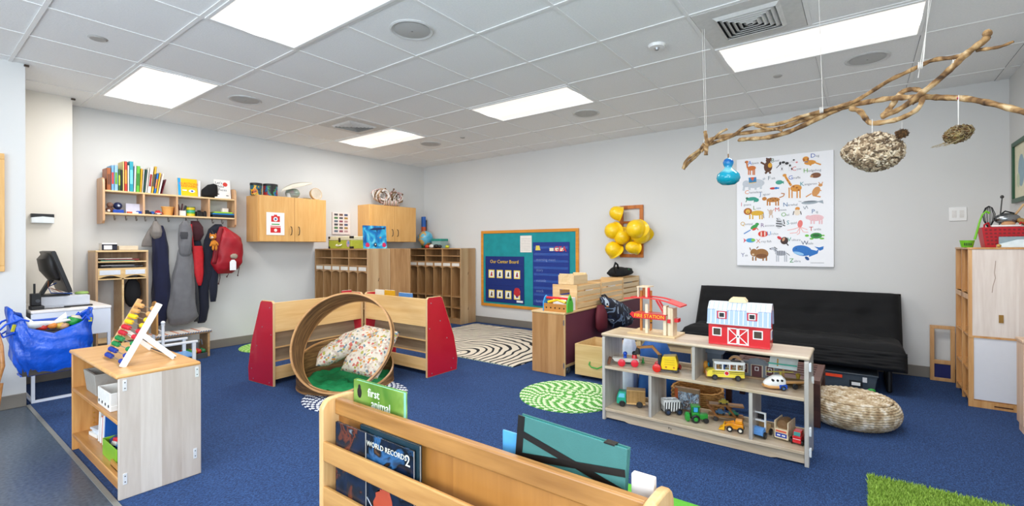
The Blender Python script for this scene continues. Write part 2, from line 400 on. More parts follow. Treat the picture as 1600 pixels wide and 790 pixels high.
# ---- vents
for (i,j,lab) in ((4,-1,'large square air vent with nested louvres beside the long light panel'),(4,6,'air vent with nested louvres far off beside the farthest light panel')):
    t=T('air_vent',lab,'air vent',(GX(i+.5),GY(j+.5),CH-.001),group='square ceiling air vents')
    pl=plain('dcdbd8',.6); b=B(pl); b.frame('xy',-.29,.29,-.29,.29,.105,-.007,-.001); b.out('plate',t)
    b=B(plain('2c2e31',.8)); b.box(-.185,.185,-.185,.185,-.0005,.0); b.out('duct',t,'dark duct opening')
    for k in range(6):
        r=.188-k*.03; s_=r-.024
        b=B(pl)
        V=[(-r,-r,-.006),(r,-r,-.006),(r,r,-.006),(-r,r,-.006),(-s_,-s_,-.024),(s_,-s_,-.024),(s_,s_,-.024),(-s_,s_,-.024)]
        V+= [(x,y,z+.003) for x,y,z in V]
        fs=[(q,(q+1)%4,4+(q+1)%4,4+q) for q in range(4)]
        fs+=[tuple(8+v for v in reversed(f)) for f in fs[:4]]+[(q,(q+1)%4,8+(q+1)%4,8+q) for q in range(4)]+[(4+q,4+(q+1)%4,12+(q+1)%4,12+q) for q in range(4)]
        b.add(V,fs); b.out('louvre',t)
# ================================================================== furniture against the walls
# ---- wall cabinets
def wall_cab(x0,x1,z0,z1,lab,seams):
    y0=6.07; t=T('wall_cabinet',lab,'cabinet',((x0+x1)/2,YA-.001,z0),group='wooden wall cabinets'); W_=(x1-x0)/2; H=z1-z0; D=YA-.001-y0
    b=B(w_lam('z',0)); b.box(-W_,W_,-D+.02,0,0,H); b.out('body',t,bev=.002)
    mid=0
    for a,c,s in ((-W_+.012,mid-.002,1),(mid+.002,W_-.012,-1)):
        b=B(w_lam('z',0)); b.box(a,c,-D,-D+.019,.004,H-.004); d=b.out('door',t,bev=.0015)
        hx=(c-.05) if s==1 else (a+.05)
        b=B(DARKMET); b.tube([(hx,-D,.09),(hx,-D-.022,.10),(hx,-D-.03,.145),(hx,-D-.022,.19),(hx,-D,.20)],.005,8); h=b.out('handle',d)
    return t
wall_cab(2.76,3.69,1.315,1.905,'wooden wall cabinet with a first aid notice on its left door and drums on top',0)
wall_cab(4.42,5.34,1.325,1.905,'wooden wall cabinet nearer the corner with a woven sculpture on top',0)
# notice
t=T('first_aid_notice','white paper notice with two red first aid pictures taped on the cabinet door','notice',(2.97,6.0645,1.40))
b=B(plain('f4f2ee',.7,var=.01)); b.box(-.115,.115,0,.002,0,.29); b.out('paper',t)
b=B(RED); b.box(-.055,.055,-.001,0,.17,.245); b.box(-.02,.02,-.001,0,.245,.262); b.box(-.065,.065,-.001,0,.03,.10); b.box(-.065,.065,-.001,0,.108,.118)
b.out('red_case_picture',t)
b=B(WHITE); b.cyl((0,-.0015,.205),(0,-.001,.205),.028,n=20); b.cyl((0,-.0015,.062),(0,-.001,.062),.02,n=20); b.m(BLUE); b.box(-.014,.014,-.002,-.0015,.199,.211); b.box(-.006,.006,-.002,-.0015,.191,.219); b.m(GRN); b.box(-.05,.05,-.001,0,.132,.145); b.out('printed_cross',t)

# ---- cubby units
def cubby(loc,rz,lab,back_end=False):
    """1.25 wide (local y), front faces local -x, 1.22 high, .355 deep"""
    Wd,D,H=1.25,.355,1.22; th=.018
    t=T('locker_unit',lab,'cubby unit',loc,rz,'wooden cubby units')
    b=B(wood('d9c09a','b08a60','z',.085,'x',pvar=.55)); b.box(0,D,-.0,th,0,H); p=b.out('end_panel',t,bev=.003)
    
    for za in (.81,.24):
        b=B(plain('4a3a2c',.7)); b.bar((D*.47,-.0005,za-.02),(D*.5,-.0005,za+.02),.001,.008); b.out('knot',p)
    b=B(w_cub('z')); b.box(0,D,Wd-th,Wd,0,H); b.out('end_panel',t,bev=.003)
    b=B(w_cub('y')); b.box(0,D,th,Wd-th,H-th,H); b.out('top_board',t,bev=.003)
    b=B(w_cub('z')); b.box(D-.01,D,th,Wd-th,.06,H-th); b.out('back_board',t)
    b=B(w_cub('y')); b.box(.01,D-.01,th,Wd-th,.06,.078); b.box(.012,.03,th,Wd-th,0,.06); b.out('bottom_shelf',t)
    iw=(Wd-2*th)/3
    for z in (1.10,1.0):
        b=B(w_cub('y')); b.box(.006,D-.01,th,Wd-th,z-.012,z); b.out('shelf',t)
    for k in (1,2):
        b=B(w_cub('z')); y=th+iw*k; b.box(.004,D-.01,y-.008,y+.008,.078,H-th); b.out('divider',t)
    for k in range(3):
        b=B(w_cub('z')); y=th+iw*(k+.5); b.box(.004,D-.01,y-.007,y+.007,.078,.988); b.out('divider',t)
    for z in (.44,.26):
        b=B(w_cub('y')); b.box(.006,D-.01,th,Wd-th,z-.012,z); b.out('shelf',t)
    # arched name-card rails
    for k in range(6):
        y0=th+iw*k/2+.008; y1=th+iw*(k+1)/2-.008
        pts=[(y0,.985),(y1,.985),(y1,.895)]+[(y1-(y1-y0)*q/8,.895+.022*math.sin(PI*q/8)) for q in range(1,8)]+[(y0,.895)]
        b=B(w_cub('y')); b.prism(pts,'yz',.006,.018); r=b.out('arched_rail',t)
        b=B(plain('e9e4dc',.5)); b.box(.003,.006,y0+.012,y1-.012,.930,.978); b.out('name_card',r)
    return t
cubby((3.68,5.12,0),0,'wooden cubby unit with six coat slots, facing left, at the end of the wall cabinets')
cubby((4.395,6.37,0),PI,'wooden cubby unit standing back to back behind the left facing one')
cubby((5.44,5.14,0),0,'wooden cubby unit in the corner beside the bulletin board')

# ---- little locker by the coats
def small_locker():
    x0,x1,y0,y1,H=1.215,1.64,6.08,6.38,1.215
    t=T('small_locker','small wooden two bay coat locker left of the hanging coats with papers on its shelves','locker',((x0+x1)/2,y0,0)); h=(x1-x0)/2; D=y1-y0
    m1=wood('d8bb98','b5906a','z'); m2=wood('ecd2a4','d9b67e','x')
    for a,c in ((-h,-h+.018),(h-.018,h)):
        b=B(m1); b.box(a,c,0,D,.0,H-.018); b.out('side_panel',t,bev=.002)
    b=B(m2); b.box(-h,h,-.003,D,H-.018,H); b.out('top_board',t,bev=.003)
    b=B(m1); b.box(-h+.018,h-.018,D-.01,D,.94,H-.018); b.out('back_board',t)
    for z in (1.105,1.035,.93,.30,.10):
        b=B(m2); b.box(-h+.018,h-.018,0,D-.01,z-.012,z); b.out('shelf',t)
    b=B(m2); b.box(-.008,.008,0,D-.005,.10,1.023); b.out('divider',t)
    for a,c in ((-h+.018,-.008),(.008,h-.018)):
        pts=[(a,1.023),(c,1.023),(c,.93)]+[(c-(c-a)*q/8,.93+.03*math.sin(PI*q/8)) for q in range(1,8)]+[(a,.93)]
        b=B(m2); b.prism(pts,'xz',-.002,.01); r=b.out('arched_rail',t)
        b=B(plain('dfe3ea',.5)); b.box(a+.012,c-.012,-.004,-.002,.968,1.015); b.out('name_card',r)
    rn=random.Random(3)
    for z,cs in ((1.105,('6fb3a4','b64a58','e8e3da')),(1.035,('3f4248','6b6f74','c8c9cc','4a4038'))):
        for k,c in enumerate(cs):
            b=B(plain(c,.8)); b.ob((-.06+rn.random()*.12,.12,z+.006+k*.010),(.22+rn.random()*.08,.2,.006),(0,0,(rn.random()-.5)*.25)); o=b.out('paper_sheet')
            o.location=o.location+Vector(t.location); nmc={'6fb3a4':'pale green','b64a58':'dusty red','e8e3da':'cream white','3f4248':'charcoal','6b6f74':'mid grey','c8c9cc':'light grey','4a4038':'dark brown'}[c]; tag(o,'%s paper lying flat on the %s shelf of the small coat locker'%(nmc,'top' if z>1.1 else 'second'),'paper','papers on the small coat locker shelves')
    b=B(plain('1a1b20',.9)); b.loft([(.095,.1,.62,.02,.03),(.095,.1,.66,.05,.05),(.1,.1,.75,.075,.06),(.1,.1,.86,.06,.05),(.1,.1,.91,.03,.03)],n=20,fold=.08,freq=4,seed=2)
    b.cyl((.1,.1,.90),(.1,.1,.925),.008,n=8)
    o=b.out('hanging_glove'); o.location=o.location+Vector(t.location); tag(o,'dark winter gloves hanging in the right bay of the small coat locker','gloves')
small_locker()
b_=B(WHITE); b_.box(0,.13,0,.1,0,.015); 
t=T('tissue_box','small white and navy box standing on the small coat locker','box',(1.34,6.16,1.216))
b=B(plain('e9e9ea',.5)); b.box(-.06,.06,0,.12,0,.075); b.out('body',t,bev=.003)
b=B(plain('23283f',.5)); b.box(-.0605,-.045,-.001,.002,0,.06); b.box(.02,.0605,-.001,.002,0,.06); b.box(-.06,.06,-.001,.002,.05,.06); b.box(-.06,.06,-.001,.002,0,.008); b.out('printed_band',t,'navy printed band')
b_.bm.free()
b=B(plain('d9cdb8',.7)); b.ob((1.50,6.24,1.24),(.16,.12,.045)); tag(b.out('cardboard_tray',bev=.003),'low cream cardboard tray at the back of the small coat locker top','tray')

# ---- wall shelf with cubbies and hooks
t=T('hook_shelf','wooden wall shelf with four compartments and coat hooks, books on top','shelf',(1.92,YA,1.49)); h=.63; D=.225
m=wood('ecd3a8','dcb985','x'); mz=wood('dcb68f','c69a70','z')
for a,c in ((-h,-h+.02),(h-.02,h)):
    b=B(mz); pr=[(-D,.0+.03),(-D+.03,0),(0,0),(0,.47),(-D+.05,.47),(-D+.015,.455),(-D,.42)]
    b.prism([(y,z) for y,z in pr],'yz',a,c); b.out('side_panel',t,bev=.003)
b=B(m); b.box(-h+.02,h-.02,-D+.005,0,.325,.343); b.out('top_shelf',t,bev=.002)
b=B(m); b.box(-h+.02,h-.02,-D+.005,0,.095,.113); b.out('bottom_shelf',t,bev=.002)
for px in (225,277,327):
    x=U(px,320,y=6.18).x-1.92; b=B(mz); b.box(x-.009,x+.009,-D+.008,0,.113,.325); b.out('divider',t)
for px in (178,196,212,226,242,262,290,308,331,346):
    x=U(px,342,y=6.34).x-1.92
    b=B(METAL); b.tube([(x,-.06,.10),(x,-.065,.07),(x,-.08,.045),(x,-.105,.045),(x,-.115,.065)],.004,6); b.tube([(x,-.06,.085),(x,-.085,.078)],.004,6); b.out('coat_hook',t)

# ---- wall B: bulletin board
y1,y0=U(752,361,x=5.79).y,U(904,357,x=5.79).y
bz0,bz1=.285,1.50
t=T('bulletin_board','teal covered bulletin board in an orange wooden frame on the back wall','bulletin board',(XB-.002,(y0+y1)/2,bz0)); hy=(y1-y0)/2; H=bz1-bz0
b=B(plain('1c9aa0',.8,var=.12,scale=9,bump=.1,bscale=40)); b.box(-.015,-.004,-hy+.03,hy-.03,.03,H-.03); b.out('panel',t)
b=B(wood('e8a545','cf8a2e','y')); b.frame('yz',-hy,hy,0,H,.045,-.028,0); b.out('frame',t,bev=.004)
def onwall(px,py,x=5.79): v=U(px,py,x=x); return v
def wc(px0,py0,px1,py1,x):  # centre rect on wall from pixel corners
    a=U(px0,py0,x=x); c=U(px1,py1,x=x); return a.y,c.y,a.z,c.z
# pocket charts
X=5.79
t=T('pocket_chart','smaller navy pocket chart with two rows of yellow picture cards on the bulletin board','pocket chart')
ya,yb,za,zb=U(759,400,x=X).y,U(819,400,x=X).y,U(760,400,x=X).z,U(760,470,x=X).z
t.location=(X,(ya+yb)/2,zb); hy=(ya-yb)/2; H=za-zb
nav=plain('17357f',.6,var=.05)
b=B(nav); b.box(-.008,0,-hy,hy,0,H)
for k in range(6): b.box(-.011,-.008,-hy+.01,hy-.01,.06+k*H/7,.075+k*H/7)
b.out('backing',t,bev=.001)
b=B(YEL); b.text('Our Center Board',.075,TM((-.0095,.0,H-.085),(0,-1,0),(0,0,1)),.0006); b.out('lettering',t,'yellow title lettering')
for r in range(2):
    for k in range(4):
        yy=hy-.13-k*(2*hy-.2)/3.35; zz=H-.28-r*.32
        b=B(plain('f0d860',.6)); b.box(-.013,-.011,yy-.06,yy+.06,zz-.065,zz+.065); b.m(WHITE); b.box(-.0136,-.013,yy-.045,yy+.045,zz-.05,zz+.05)
        b.m(plain(('c04040','333a55','3a3a3a','a03050','7a5a3a','303038','383840','5a4a8a')[r*4+k],.6)); b.sph((-.0136,yy-.005,zz+.018),(.001,.014,.016),8); b.prism([(yy-.025,zz-.035),(yy+.022,zz-.035),(yy+.01,zz+.01),(yy-.014,zz+.01)],'yz',-.0144,-.0136); b.out('picture_card',t)
b=B(plain('c0303a',.7)); b.sph((-.012,-hy+.13,.17),(.004,.06,.075),10,wob=.4); b.m(WHITE); b.box(-.010,-.009,-hy+.02,-hy+.14,.02,.05); b.out('red_picture',t,'red drawing on the chart corner')
t=T('pocket_chart','taller blue pocket chart with clear strips on the right of the bulletin board','pocket chart')
ya,yb=U(833,400,x=X).y,U(890,400,x=X).y; za,zb=U(860,378,x=X).z,.36
t.location=(X,(ya+yb)/2,zb); hy=(ya-yb)/2; H=za-zb
b=B(plain('1a3f92',.6,var=.05)); b.box(-.008,0,-hy,hy,0,H); b.out('backing',t)
b=B(plain('3e64ad',.25,coat=.5));
for k in range(9): b.box(-.010,-.008,-hy+.02,hy-.02,.05+k*.1,.085+k*.1)
b.out('clear_strip',t)
b=B(plain('e9e5d0',.6)); 
for k in range(3): b.box(-.011,-.008,hy-.37-k*.085,hy-.30-k*.085,H-.13,H-.085)
b.out('word_cards',t)['kind']='stuff'; b=B(WHITE)
b.m(plain('e5d36a',.6)); b.prism([(hy-.14,H-.12),(hy-.05,H-.12),(hy-.06,H-.05),(hy-.12,H-.05)],'yz',-.011,-.008)
b.out('picture_card',t); b=B(plain('e04030',.6)); b.text('GEA',.11,TM((-.011,-hy+.15,H-.105),(0,-1,0),(0,0,1)),.001); b.out('red_lettering',t)
b=B(plain('7f93c4',.6)); rn=random.Random(5)
for k,w in enumerate(('morning meet','story','outside','snack','lunch','rest')): b.text(w,.06,TM((-.0105,hy-.06,H-.26-k*.155),(0,-1,0),(0,0,1)),.0004,align='LEFT')
b.out('faint_lettering',t)
b=B(plain('ece6df',.7)); v0=U(813,368,x=X); v1=U(831,394,x=X); b.box(X-.003,X,v1.y,v0.y,v1.z,v0.z)
b.m(plain('b9b4b0',.7))
for k in range(8): b.box(X-.0034,X-.003,v1.y+.02,v0.y-.02,v1.z+.03+k*.025,v1.z+.034+k*.025)
tag(b.out('paper_sheet'),'small white printed sheet pinned at the top middle of the bulletin board','paper')

# ---- hard hats on a frame
t=T('hat_rack','small orange wooden frame on the wall holding yellow hard hats','rack',(XB-.003,2.42,1.095)); b=B(wood('d98a3a','a85f22','z')); b.frame('yz',-.16,.16,0,.68,.045,-.03,0); b.bar((-.015,-.16,.2),(-.015,.16,.2),.02,.03); b.bar((-.015,-.16,.46),(-.015,.16,.46),.02,.03); b.out('frame',t,bev=.003)
for yy,zz in ((.13,.6),(-.12,.34),(.12,.40),(.13,.15),(-.1,.15)):
    b=B(DARKMET); b.tube([(-.03,yy,zz),(-.07,yy,zz),(-.08,yy,zz+.02)],.004,6); b.out('peg',t)
def hat(c,aim,lab,s=1.0):
    """hard hat: dome axis along aim"""
    q=Vector(aim).normalized().to_track_quat('Z','Y').to_matrix().to_4x4()
    t=T('hard_hat',lab,'hard hat',c,group='yellow toy hard hats'); t.rotation_euler=q.to_euler()
    r=.110*s
    b=B(YEL); b.lathe([(r*1.0,0),(r*.99,.03),(r*.93,.07),(r*.78,.105),(r*.5,.130),(r*.2,.140),(0,.141)]+[],n=32)
    b.out('shell',t)
    b=B(YEL); V=[];n=32
    for zz,rr in ((0,1.0),(-.004,1.0)):
        for k in range(n):
            a=2*PI*k/n; V.append((r*rr*math.cos(a),r*rr*math.sin(a),zz))
    for zz in (-.012,-.016):
        for k in range(n):
            a=2*PI*k/n; e=1.10+.32*max(0,math.cos(a))**2; V.append((r*e*math.cos(a),r*(1.08)*math.sin(a),zz))
    fs=[(k,(k+1)%n,2*n+(k+1)%n,2*n+k) for k in range(n)]+[(n+k,n+(k+1)%n,3*n+(k+1)%n,3*n+k) for k in range(n)]+[(2*n+k,2*n+(k+1)%n,3*n+(k+1)%n,3*n+k) for k in range(n)]
    b.add(V,fs); b.out('brim',t)
    b=B(plain('e0b912',.4)); 
    for yy in (-.028,.028): b.tube([(-r*.9,yy,.035),(-r*.7,yy,.095),(-r*.3,yy,.130),(r*.3,yy,.130),(r*.7,yy,.095),(r*.9,yy,.035)],.005,6)
    b.out('ridge',t)
def hp(px,py,x): return tuple(U(px,py,x=x))
hat(hp(969,334,5.66),(-.5,.8,.25),'yellow hard hat at the top left of the wall rack, seen from its side',.85)
hat(hp(961,360,5.68),(-.9,.5,-.1),'yellow hard hat in the middle left of the rack, dome towards the room',1.0)
hat(hp(973,368,5.73),(-.9,-.1,-.3),'yellow hard hat tucked behind the middle left one')
hat(hp(996,358,5.62),(-1,.3,.15),'biggest yellow hard hat, dome facing out at the middle right of the rack',1.1)
hat(hp(1001,366,5.72),(-.9,-.4,-.3),'yellow hard hat tucked behind the biggest one at the right edge',1.05)
hat(hp(961,392,5.68),(-.7,.4,.6),'yellow hard hat at the bottom left of the rack with its brim below',.95)
hat(hp(994,387,5.70),(-.7,.6,.1),'yellow hard hat at the bottom right of the rack, tipped sideways',.75)

# ---- light switch, soap dispenser, frames
t=T('light_switch','white light switch plate on the back wall near the right corner','light switch',(XB-.001,-.70,1.46))
b=B(WHITE); b.box(-.008,0,-.06,.06,0,.125); b.out('plate',t,bev=.003)
b=B(plain('e4e2de',.4)); b.box(-.011,-.008,-.04,-.01,.03,.095); b.box(-.011,-.008,.01,.04,.03,.095); b.out('toggle',t,bev=.001)
t=T('wall_dispenser','small white and black dispenser box on the pilaster above the monitor','dispenser',(.845,6.109,1.47))
b=B(plain('e8eef0',.35)); b.prism([(-.075,0),(.075,0),(.075,.055),(0,.062),(-.075,.05)],'xz',-.05,0); b.out('body',t,bev=.004)
b=B(plain('1f2124',.4)); b.prism([(-.075,.05),(0,.062),(.075,.055),(.075,.085),(-.075,.085)],'xz',-.05,0); b.out('lid',t,'black top')
t=T('cork_frame','edge of a wooden framed pinboard at the far left of the near wall','pinboard',(.2,5.278,1.06))
b=B(wood('e8c184','d8a860','z')); b.frame('xz',-.325,.325,0,.9,.045,-.03,0); b.out('frame',t,bev=.003)
b=B(plain('c89f66',.9,var=.2,scale=120)); b.box(-.28,.28,-.012,-.002,.045,.855); b.out('cork',t)
# green framed picture on right wall
t=T('framed_picture','green framed picture cut by the right edge of the view','picture',(5.40,YR+.001,1.585))
b=B(plain('1f5a3a',.4)); b.frame('xz',-.21,.21,0,.50,.035,0,.025); b.out('frame',t,bev=.003)
b=B(plain('e6e2c8',.6)); b.box(-.175,.175,0,.010,.035,.465); b.out('mount',t)
b=B(plain('9fb8c4',.6)); b.sph((-.02,.011,.25),(.09,.002,.13),14); b.m(plain('c9d3b5',.6)); b.sph((.06,.012,.18),(.05,.002,.06),12); b.out('drawing',t)

# ---- futon
t=T('futon_sofa','black fabric futon sofa against the back wall','sofa',(5.30,.62,0)); fab=plain('0a0b10',.9,var=.2,scale=3,bump=.12,bscale=350)
# mattress: one long slab folded at the seat crease; local: x across (back at +x), y length
L_=1.83
def fut(pts_th,name,zc=0,tufts=(),seed=0):
    rn=random.Random(seed)
    nu,nv=26,60
    (p0,p1,th)=pts_th; p0=Vector(p0);p1=Vector(p1); d=(p1-p0); n_=Vector((-d.z,0,d.x)).normalized()
    def surf(sgn):
        P=[]
        for i in range(nu+1):
            u=i/nu
            for j in range(nv+1):
                v=j/nv; e=min(1,min(u,1-u)*nu/2.2/1.6); e2=min(1,min(v,1-v)*nv/3.2)
                h=th/2*(math.sqrt(max(0,1-(1-e)**2)))*(math.sqrt(max(0,1-(1-e2)**2)))
                dent=0
                for (tu,tv) in tufts: dent+=.032*math.exp(-(((u-tu)*d.length)**2+((v-tv)*L_)**2)/.006)+.012*math.exp(-((u-tu)*d.length)**2/.0012)*math.exp(-((v-tv)*L_)**2/.05)
                wr=.0045*math.sin(v*55+3*math.sin(u*9+seed))*math.sin(u*7)+.003*math.sin(u*38+6*v+seed)+.004*math.sin(v*23+u*14)
                hh=(h-dent*(1 if sgn>0 else .3)+wr*min(e,e2))*sgn if h>.004 else h*sgn
                y=(v-.5)*L_*(1-.0*u)
                P.append(p0+d*u+n_*hh+Vector((0,y,0)))
        return P
    A=surf(1);C=surf(-1); b=B(fab); idx=lambda i,j:i*(nv+1)+j; n0=len(A)
    fs=[(idx(i,j),idx(i+1,j),idx(i+1,j+1),idx(i,j+1)) for i in range(nu) for j in range(nv)]+[(n0+idx(i,j),n0+idx(i,j+1),n0+idx(i+1,j+1),n0+idx(i+1,j)) for i in range(nu) for j in range(nv)]
    b.add(A+C,fs); bmesh.ops.remove_doubles(b.bm,verts=b.bm.verts,dist=.0008)
    o=b.out(name,t,sharp=2.5); return o
tf=[(.55,.14),(.55,.38),(.55,.62),(.55,.86)]
fut(((.16,0,.27),(.46,0,.775),.15),'backrest',tufts=tf,seed=1)
fut(((-.38,0,.33),(.34,0,.31),.17),'seat_cushion',tufts=[(.5,.14),(.5,.38),(.5,.62),(.5,.86)],seed=4)
# rolled front edge falls over the frame
fut(((-.39,0,.20),(-.34,0,.35),.13),'front_bolster',tufts=(),seed=8)
b=B(plain('0c0d10',.5)); 
for y in (-.80,.80):
    b.tube([(-.30,y,.22),(-.30,y,.02),(-.26,y,.012),(.30,y,.012),(.34,y,.03),(.34,y,.24)],.02,10)
b.box(-.32,-.28,-.82,.82,.2,.24); b.box(.2,.24,-.82,.82,.2,.24)
b.out('metal_frame',t)
# plastic bins under the futon
BIN=plain('6d7780',.15,trans=.45,alpha=1); 
for k,(y,lab) in enumerate(((.09,'clear grey plastic storage bin under the futon with orange lining and a label'),(.55,'clear plastic storage bin under the futon behind the brown table'))):
    t=T('storage_bin',lab,'storage bin',(5.10,y,0),group='plastic bins under the sofa')
    b=B(BIN); 
    b.add([(-.2,-.17,0),(.2,-.17,0),(.2,.17,0),(-.2,.17,0),(-.215,-.19,.14),(.215,-.19,.14),(.215,.19,.14),(-.215,.19,.14)],[(0,3,2,1),(0,1,5,4),(1,2,6,5),(2,3,7,6),(3,0,4,7)]); b.out('tub',t,bev=.006)
    b=B(plain('49525b',.35)); b.box(-.222,.222,-.197,.197,.14,.155); b.out('lid',t,bev=.004)
    if k==0:
        b=B(plain('e8501e',.5)); b.box(-.2185,-.2165,.05,.17,.105,.13); b.out('orange_strip',t,'orange strip')
        b=B(BLACK); b.box(-.219,-.212,-.09,.0,.045,.095); b.m(WHITE); b.box(-.2205,-.219,-.075,-.015,.055,.082); b.out('label_tag',t,'white tag in a black holder')
        b=B(plain('d9dadc',.4)); b.box(-.222,-.212,-.12,-.09,.09,.13); b.out('latch',t)
        b=B(GRN); b.sph((-.2,-.15,.025),(.02,.03,.02),10); b.out('green_toy',t)
    else:
        b=B(plain('d9dadc',.4)); b.box(-.222,-.212,-.03,.03,.12,.16); b.out('latch',t)

# ---- pouf
def _jute(nt):
    L=nt.links.new; tc=N(nt,'ShaderNodeTexCoord'); n=N(nt,'ShaderNodeTexNoise'); n.inputs['Scale'].default_value=24; n.inputs['Detail'].default_value=3; L(tc.outputs['Object'],n.inputs['Vector'])
    return ramp(nt,n.outputs['Fac'],[(.32,'a38b6c'),(.5,'cbb99c'),(.66,'e8dfd0')]),n.outputs['Fac']
jute=ramp_mat('jute',_jute,.85,.3)
t=T('woven_pouf','round low woven jute pouf on the carpet in front of the futon','pouf',(4.05,.065,0)); b=B(jute)
prof=[]
R_,H_=.275,.19
def rowpt(s): # s 0..1 from bottom edge round side to top centre
    a=-PI/2+s*PI
    return a
rows=[]
for k in range(13):
    a=-1.25+k*(2.15/12); rows.append((R_-.085+.085*math.cos(a),H_/2+ (H_/2-.008)*math.sin(a),.0105))
rr=R_-.085+.085*math.cos(.9)-.020
zz=H_/2+H_/2*math.sin(.9)+.006
while rr>.02:
    rows.append((rr,zz,.0098)); zz+=.0012 if rr>.15 else .0003; rr-=.0165
for i,(r,z,w) in enumerate(rows):
    n=max(10,int(2*PI*r/.032)); V=[];fs=[]
    ns=n*4; m_=6
    for k in range(ns):
        a=2*PI*k/ns; ph=(k%4)/4; s=1+.10*math.sin(PI*2*ph); off=.002*math.sin(2*PI*ph+1.5)
        for q in range(m_):
            c=2*PI*q/m_; V.append(((r+w*s*math.cos(c))*math.cos(a),(r+w*s*math.cos(c))*math.sin(a),z+w*s*math.sin(c)+off))
    for k in range(ns):
        for q in range(m_): fs.append((k*m_+q,k*m_+(q+1)%m_,((k+1)%ns)*m_+(q+1)%m_,((k+1)%ns)*m_+q))
    b.add(V,fs)
b.lathe([(0,.004),(R_-.06,.004),(R_-.02,.08),(R_-.05,.15),(0,.17)],n=40)
b.out('woven_cover',t,sharp=3); 

# ---- brown slatted table
t=T('slatted_table','dark brown wooden slatted toddler table behind the toy shelf','table',(4.03,.53,0)); mb=wood('5c3a30','3a221c','y')
b=B(wood('7a5448','5a3a32','y')); b.frame('xy',-.27,.27,-.30,.30,.045,.295,.32); b.out('top_frame',t,bev=.002)
for k in range(6):
    x=-.19+k*.076; b=B(wood('6b473d','4a2c26','y')); b.box(x-.026,x+.026,-.255,.255,.298,.316); b.out('slat',t)
for sx in (-1,1):
    for sy in (-1,1):
        b=B(mb); b.box(sx*.245-.02,sx*.245+.02,sy*.28-.02,sy*.28+.02,0,.295); b.out('leg',t,bev=.002)
b=B(mb); b.box(-.22,.22,-.29,-.27,.24,.295); b.box(-.22,.22,.27,.29,.24,.295); b.box(-.255,-.235,-.26,.26,.24,.295); b.out('apron',t)

# ---- picture frame easel by the right wall
t=T('wooden_frame_stand','small wooden frame with a blue lower panel leaning by the right corner','frame',(5.74,-.585,0)); m=wood('dfb583','c4935c','z')
b=B(m); b.frame('yz',-.085,.085,0,.505,.03,-.015,.015); b.box(-.015,.015,-.055,.055,.155,.19); b.out('frame',t,bev=.002)
b=B(plain('15206b',.6)); b.box(-.004,.004,-.055,.055,.03,.155); b.out('lower_panel',t,'dark blue lower panel')

# ---- birch cabinet on the right
t=T('tall_cabinet','tall birch storage cabinet near the right edge with a whiteboard panel below','cabinet',(4.96,-.655,0)); D=.375-.004; Lx=.60; H=1.22
wb=wood('f0e6dd','cfbcb0','z',.09,'y',pvar=.3); we=wood('e3b781','c48d50','z')
b=B(wb); b.box(0,.016,-D,-.022,.545,H-.012); p=b.out('end_panel',t,bev=.002)
b=B(plain('b08b4f',.35,metal=.6)); b.box(-.004,0,-.19,-.165,.655,.715); b.out('latch',p,'brass hasp')
b=B(plain('b09a8c',.7)); b.tube([(-.0002,-.15,1.12),(-.0002,-.143,1.03),(-.0002,-.148,.99),(-.0002,-.135,.93),(-.0002,-.13,.88)],.0018,6); b.out('grain_crack',p)
b=B(plain('e6e6ea',.25,coat=.5,var=.01)); b.box(.004,.012,-D,-.03,.06,.535); b.out('white_panel',t,'glossy white lower panel')
b=B(we); b.box(0,.02,-D,0,0,.05); b.box(0,.02,-.03,0,.05,.535); b.box(-.003,.02,-D,0,.53,.545); b.m(plain('5a3218',.7)); b.box(-.001,0,-.24,-.14,.018,.028); b.out('lower_frame',t,bev=.002)
b=B(we); b.box(0,.02,-.022,0,.545,H-.012); b.out('front_post',t)
b=B(we); b.box(-.006,Lx,-D,.004,H-.014,H); b.out('top_board',t,bev=.003)
b=B(we); b.box(Lx-.02,Lx,-D,0,0,H-.014); b.out('far_post',t)
b=B(we); b.box(.016,Lx-.02,-.02,0,.82,.86); b.box(.28,.30,-.02,0,0,H-.014); b.out('front_rail',t)
for z in (.06,.28,.545,.86):
    b=B(we); b.box(.016,Lx-.02,-D,-.004,z-.014,z); b.out('shelf',t)
b=B(wood('d6a974','b98650','z')); b.box(.016,Lx-.02,-D,-D+.008,.0,H-.014); b.out('back_board',t)
b=B(plain('c8323a',.5)); b.sph((.10,-.04,.93),(.04,.03,.05),12); b.m(plain('e9cdb8',.6)); b.sph((.10,-.05,.885),(.03,.02,.025),10); 
o=b.out('plush_toy'); o.location=o.location+t.location; tag(o,'little red and pink toy on the upper shelf of the tall birch cabinet','toy')
# cabinet with round hole at the far right edge
t=T('birch_cart','birch cart with a round finger hole, cut by the right edge of the view','cabinet',(4.38,-.835,.0)); wl=wood('ead0b8','cfaa88','z')
b=B(wl); b.box(0,.018,-.185,0,.06,.60); b.m(plain('3a2a20',.8)); b.cyl((-.001,-.045,.33),(.0,-.045,.33),.032,n=20); b.m(plain('c8954f',.4)); b.lathe([(.031,0),(.04,0),(.04,.004),(.031,.004)],c=(-.004,-.045,.33),ax=Matrix.Rotation(PI/2,3,'Y'),n=24); b.out('side_panel',t,bev=.003)
b=B(wl); b.box(-.008,.17,-.185,.006,.60,.62); b.out('top_board',t,bev=.004)
b=B(wl); b.box(.018,.16,-.014,0,.06,.60); b.out('front_panel',t)
b=B(wl); b.box(.005,.155,-.18,-.01,0,.06); b.out('plinth',t)
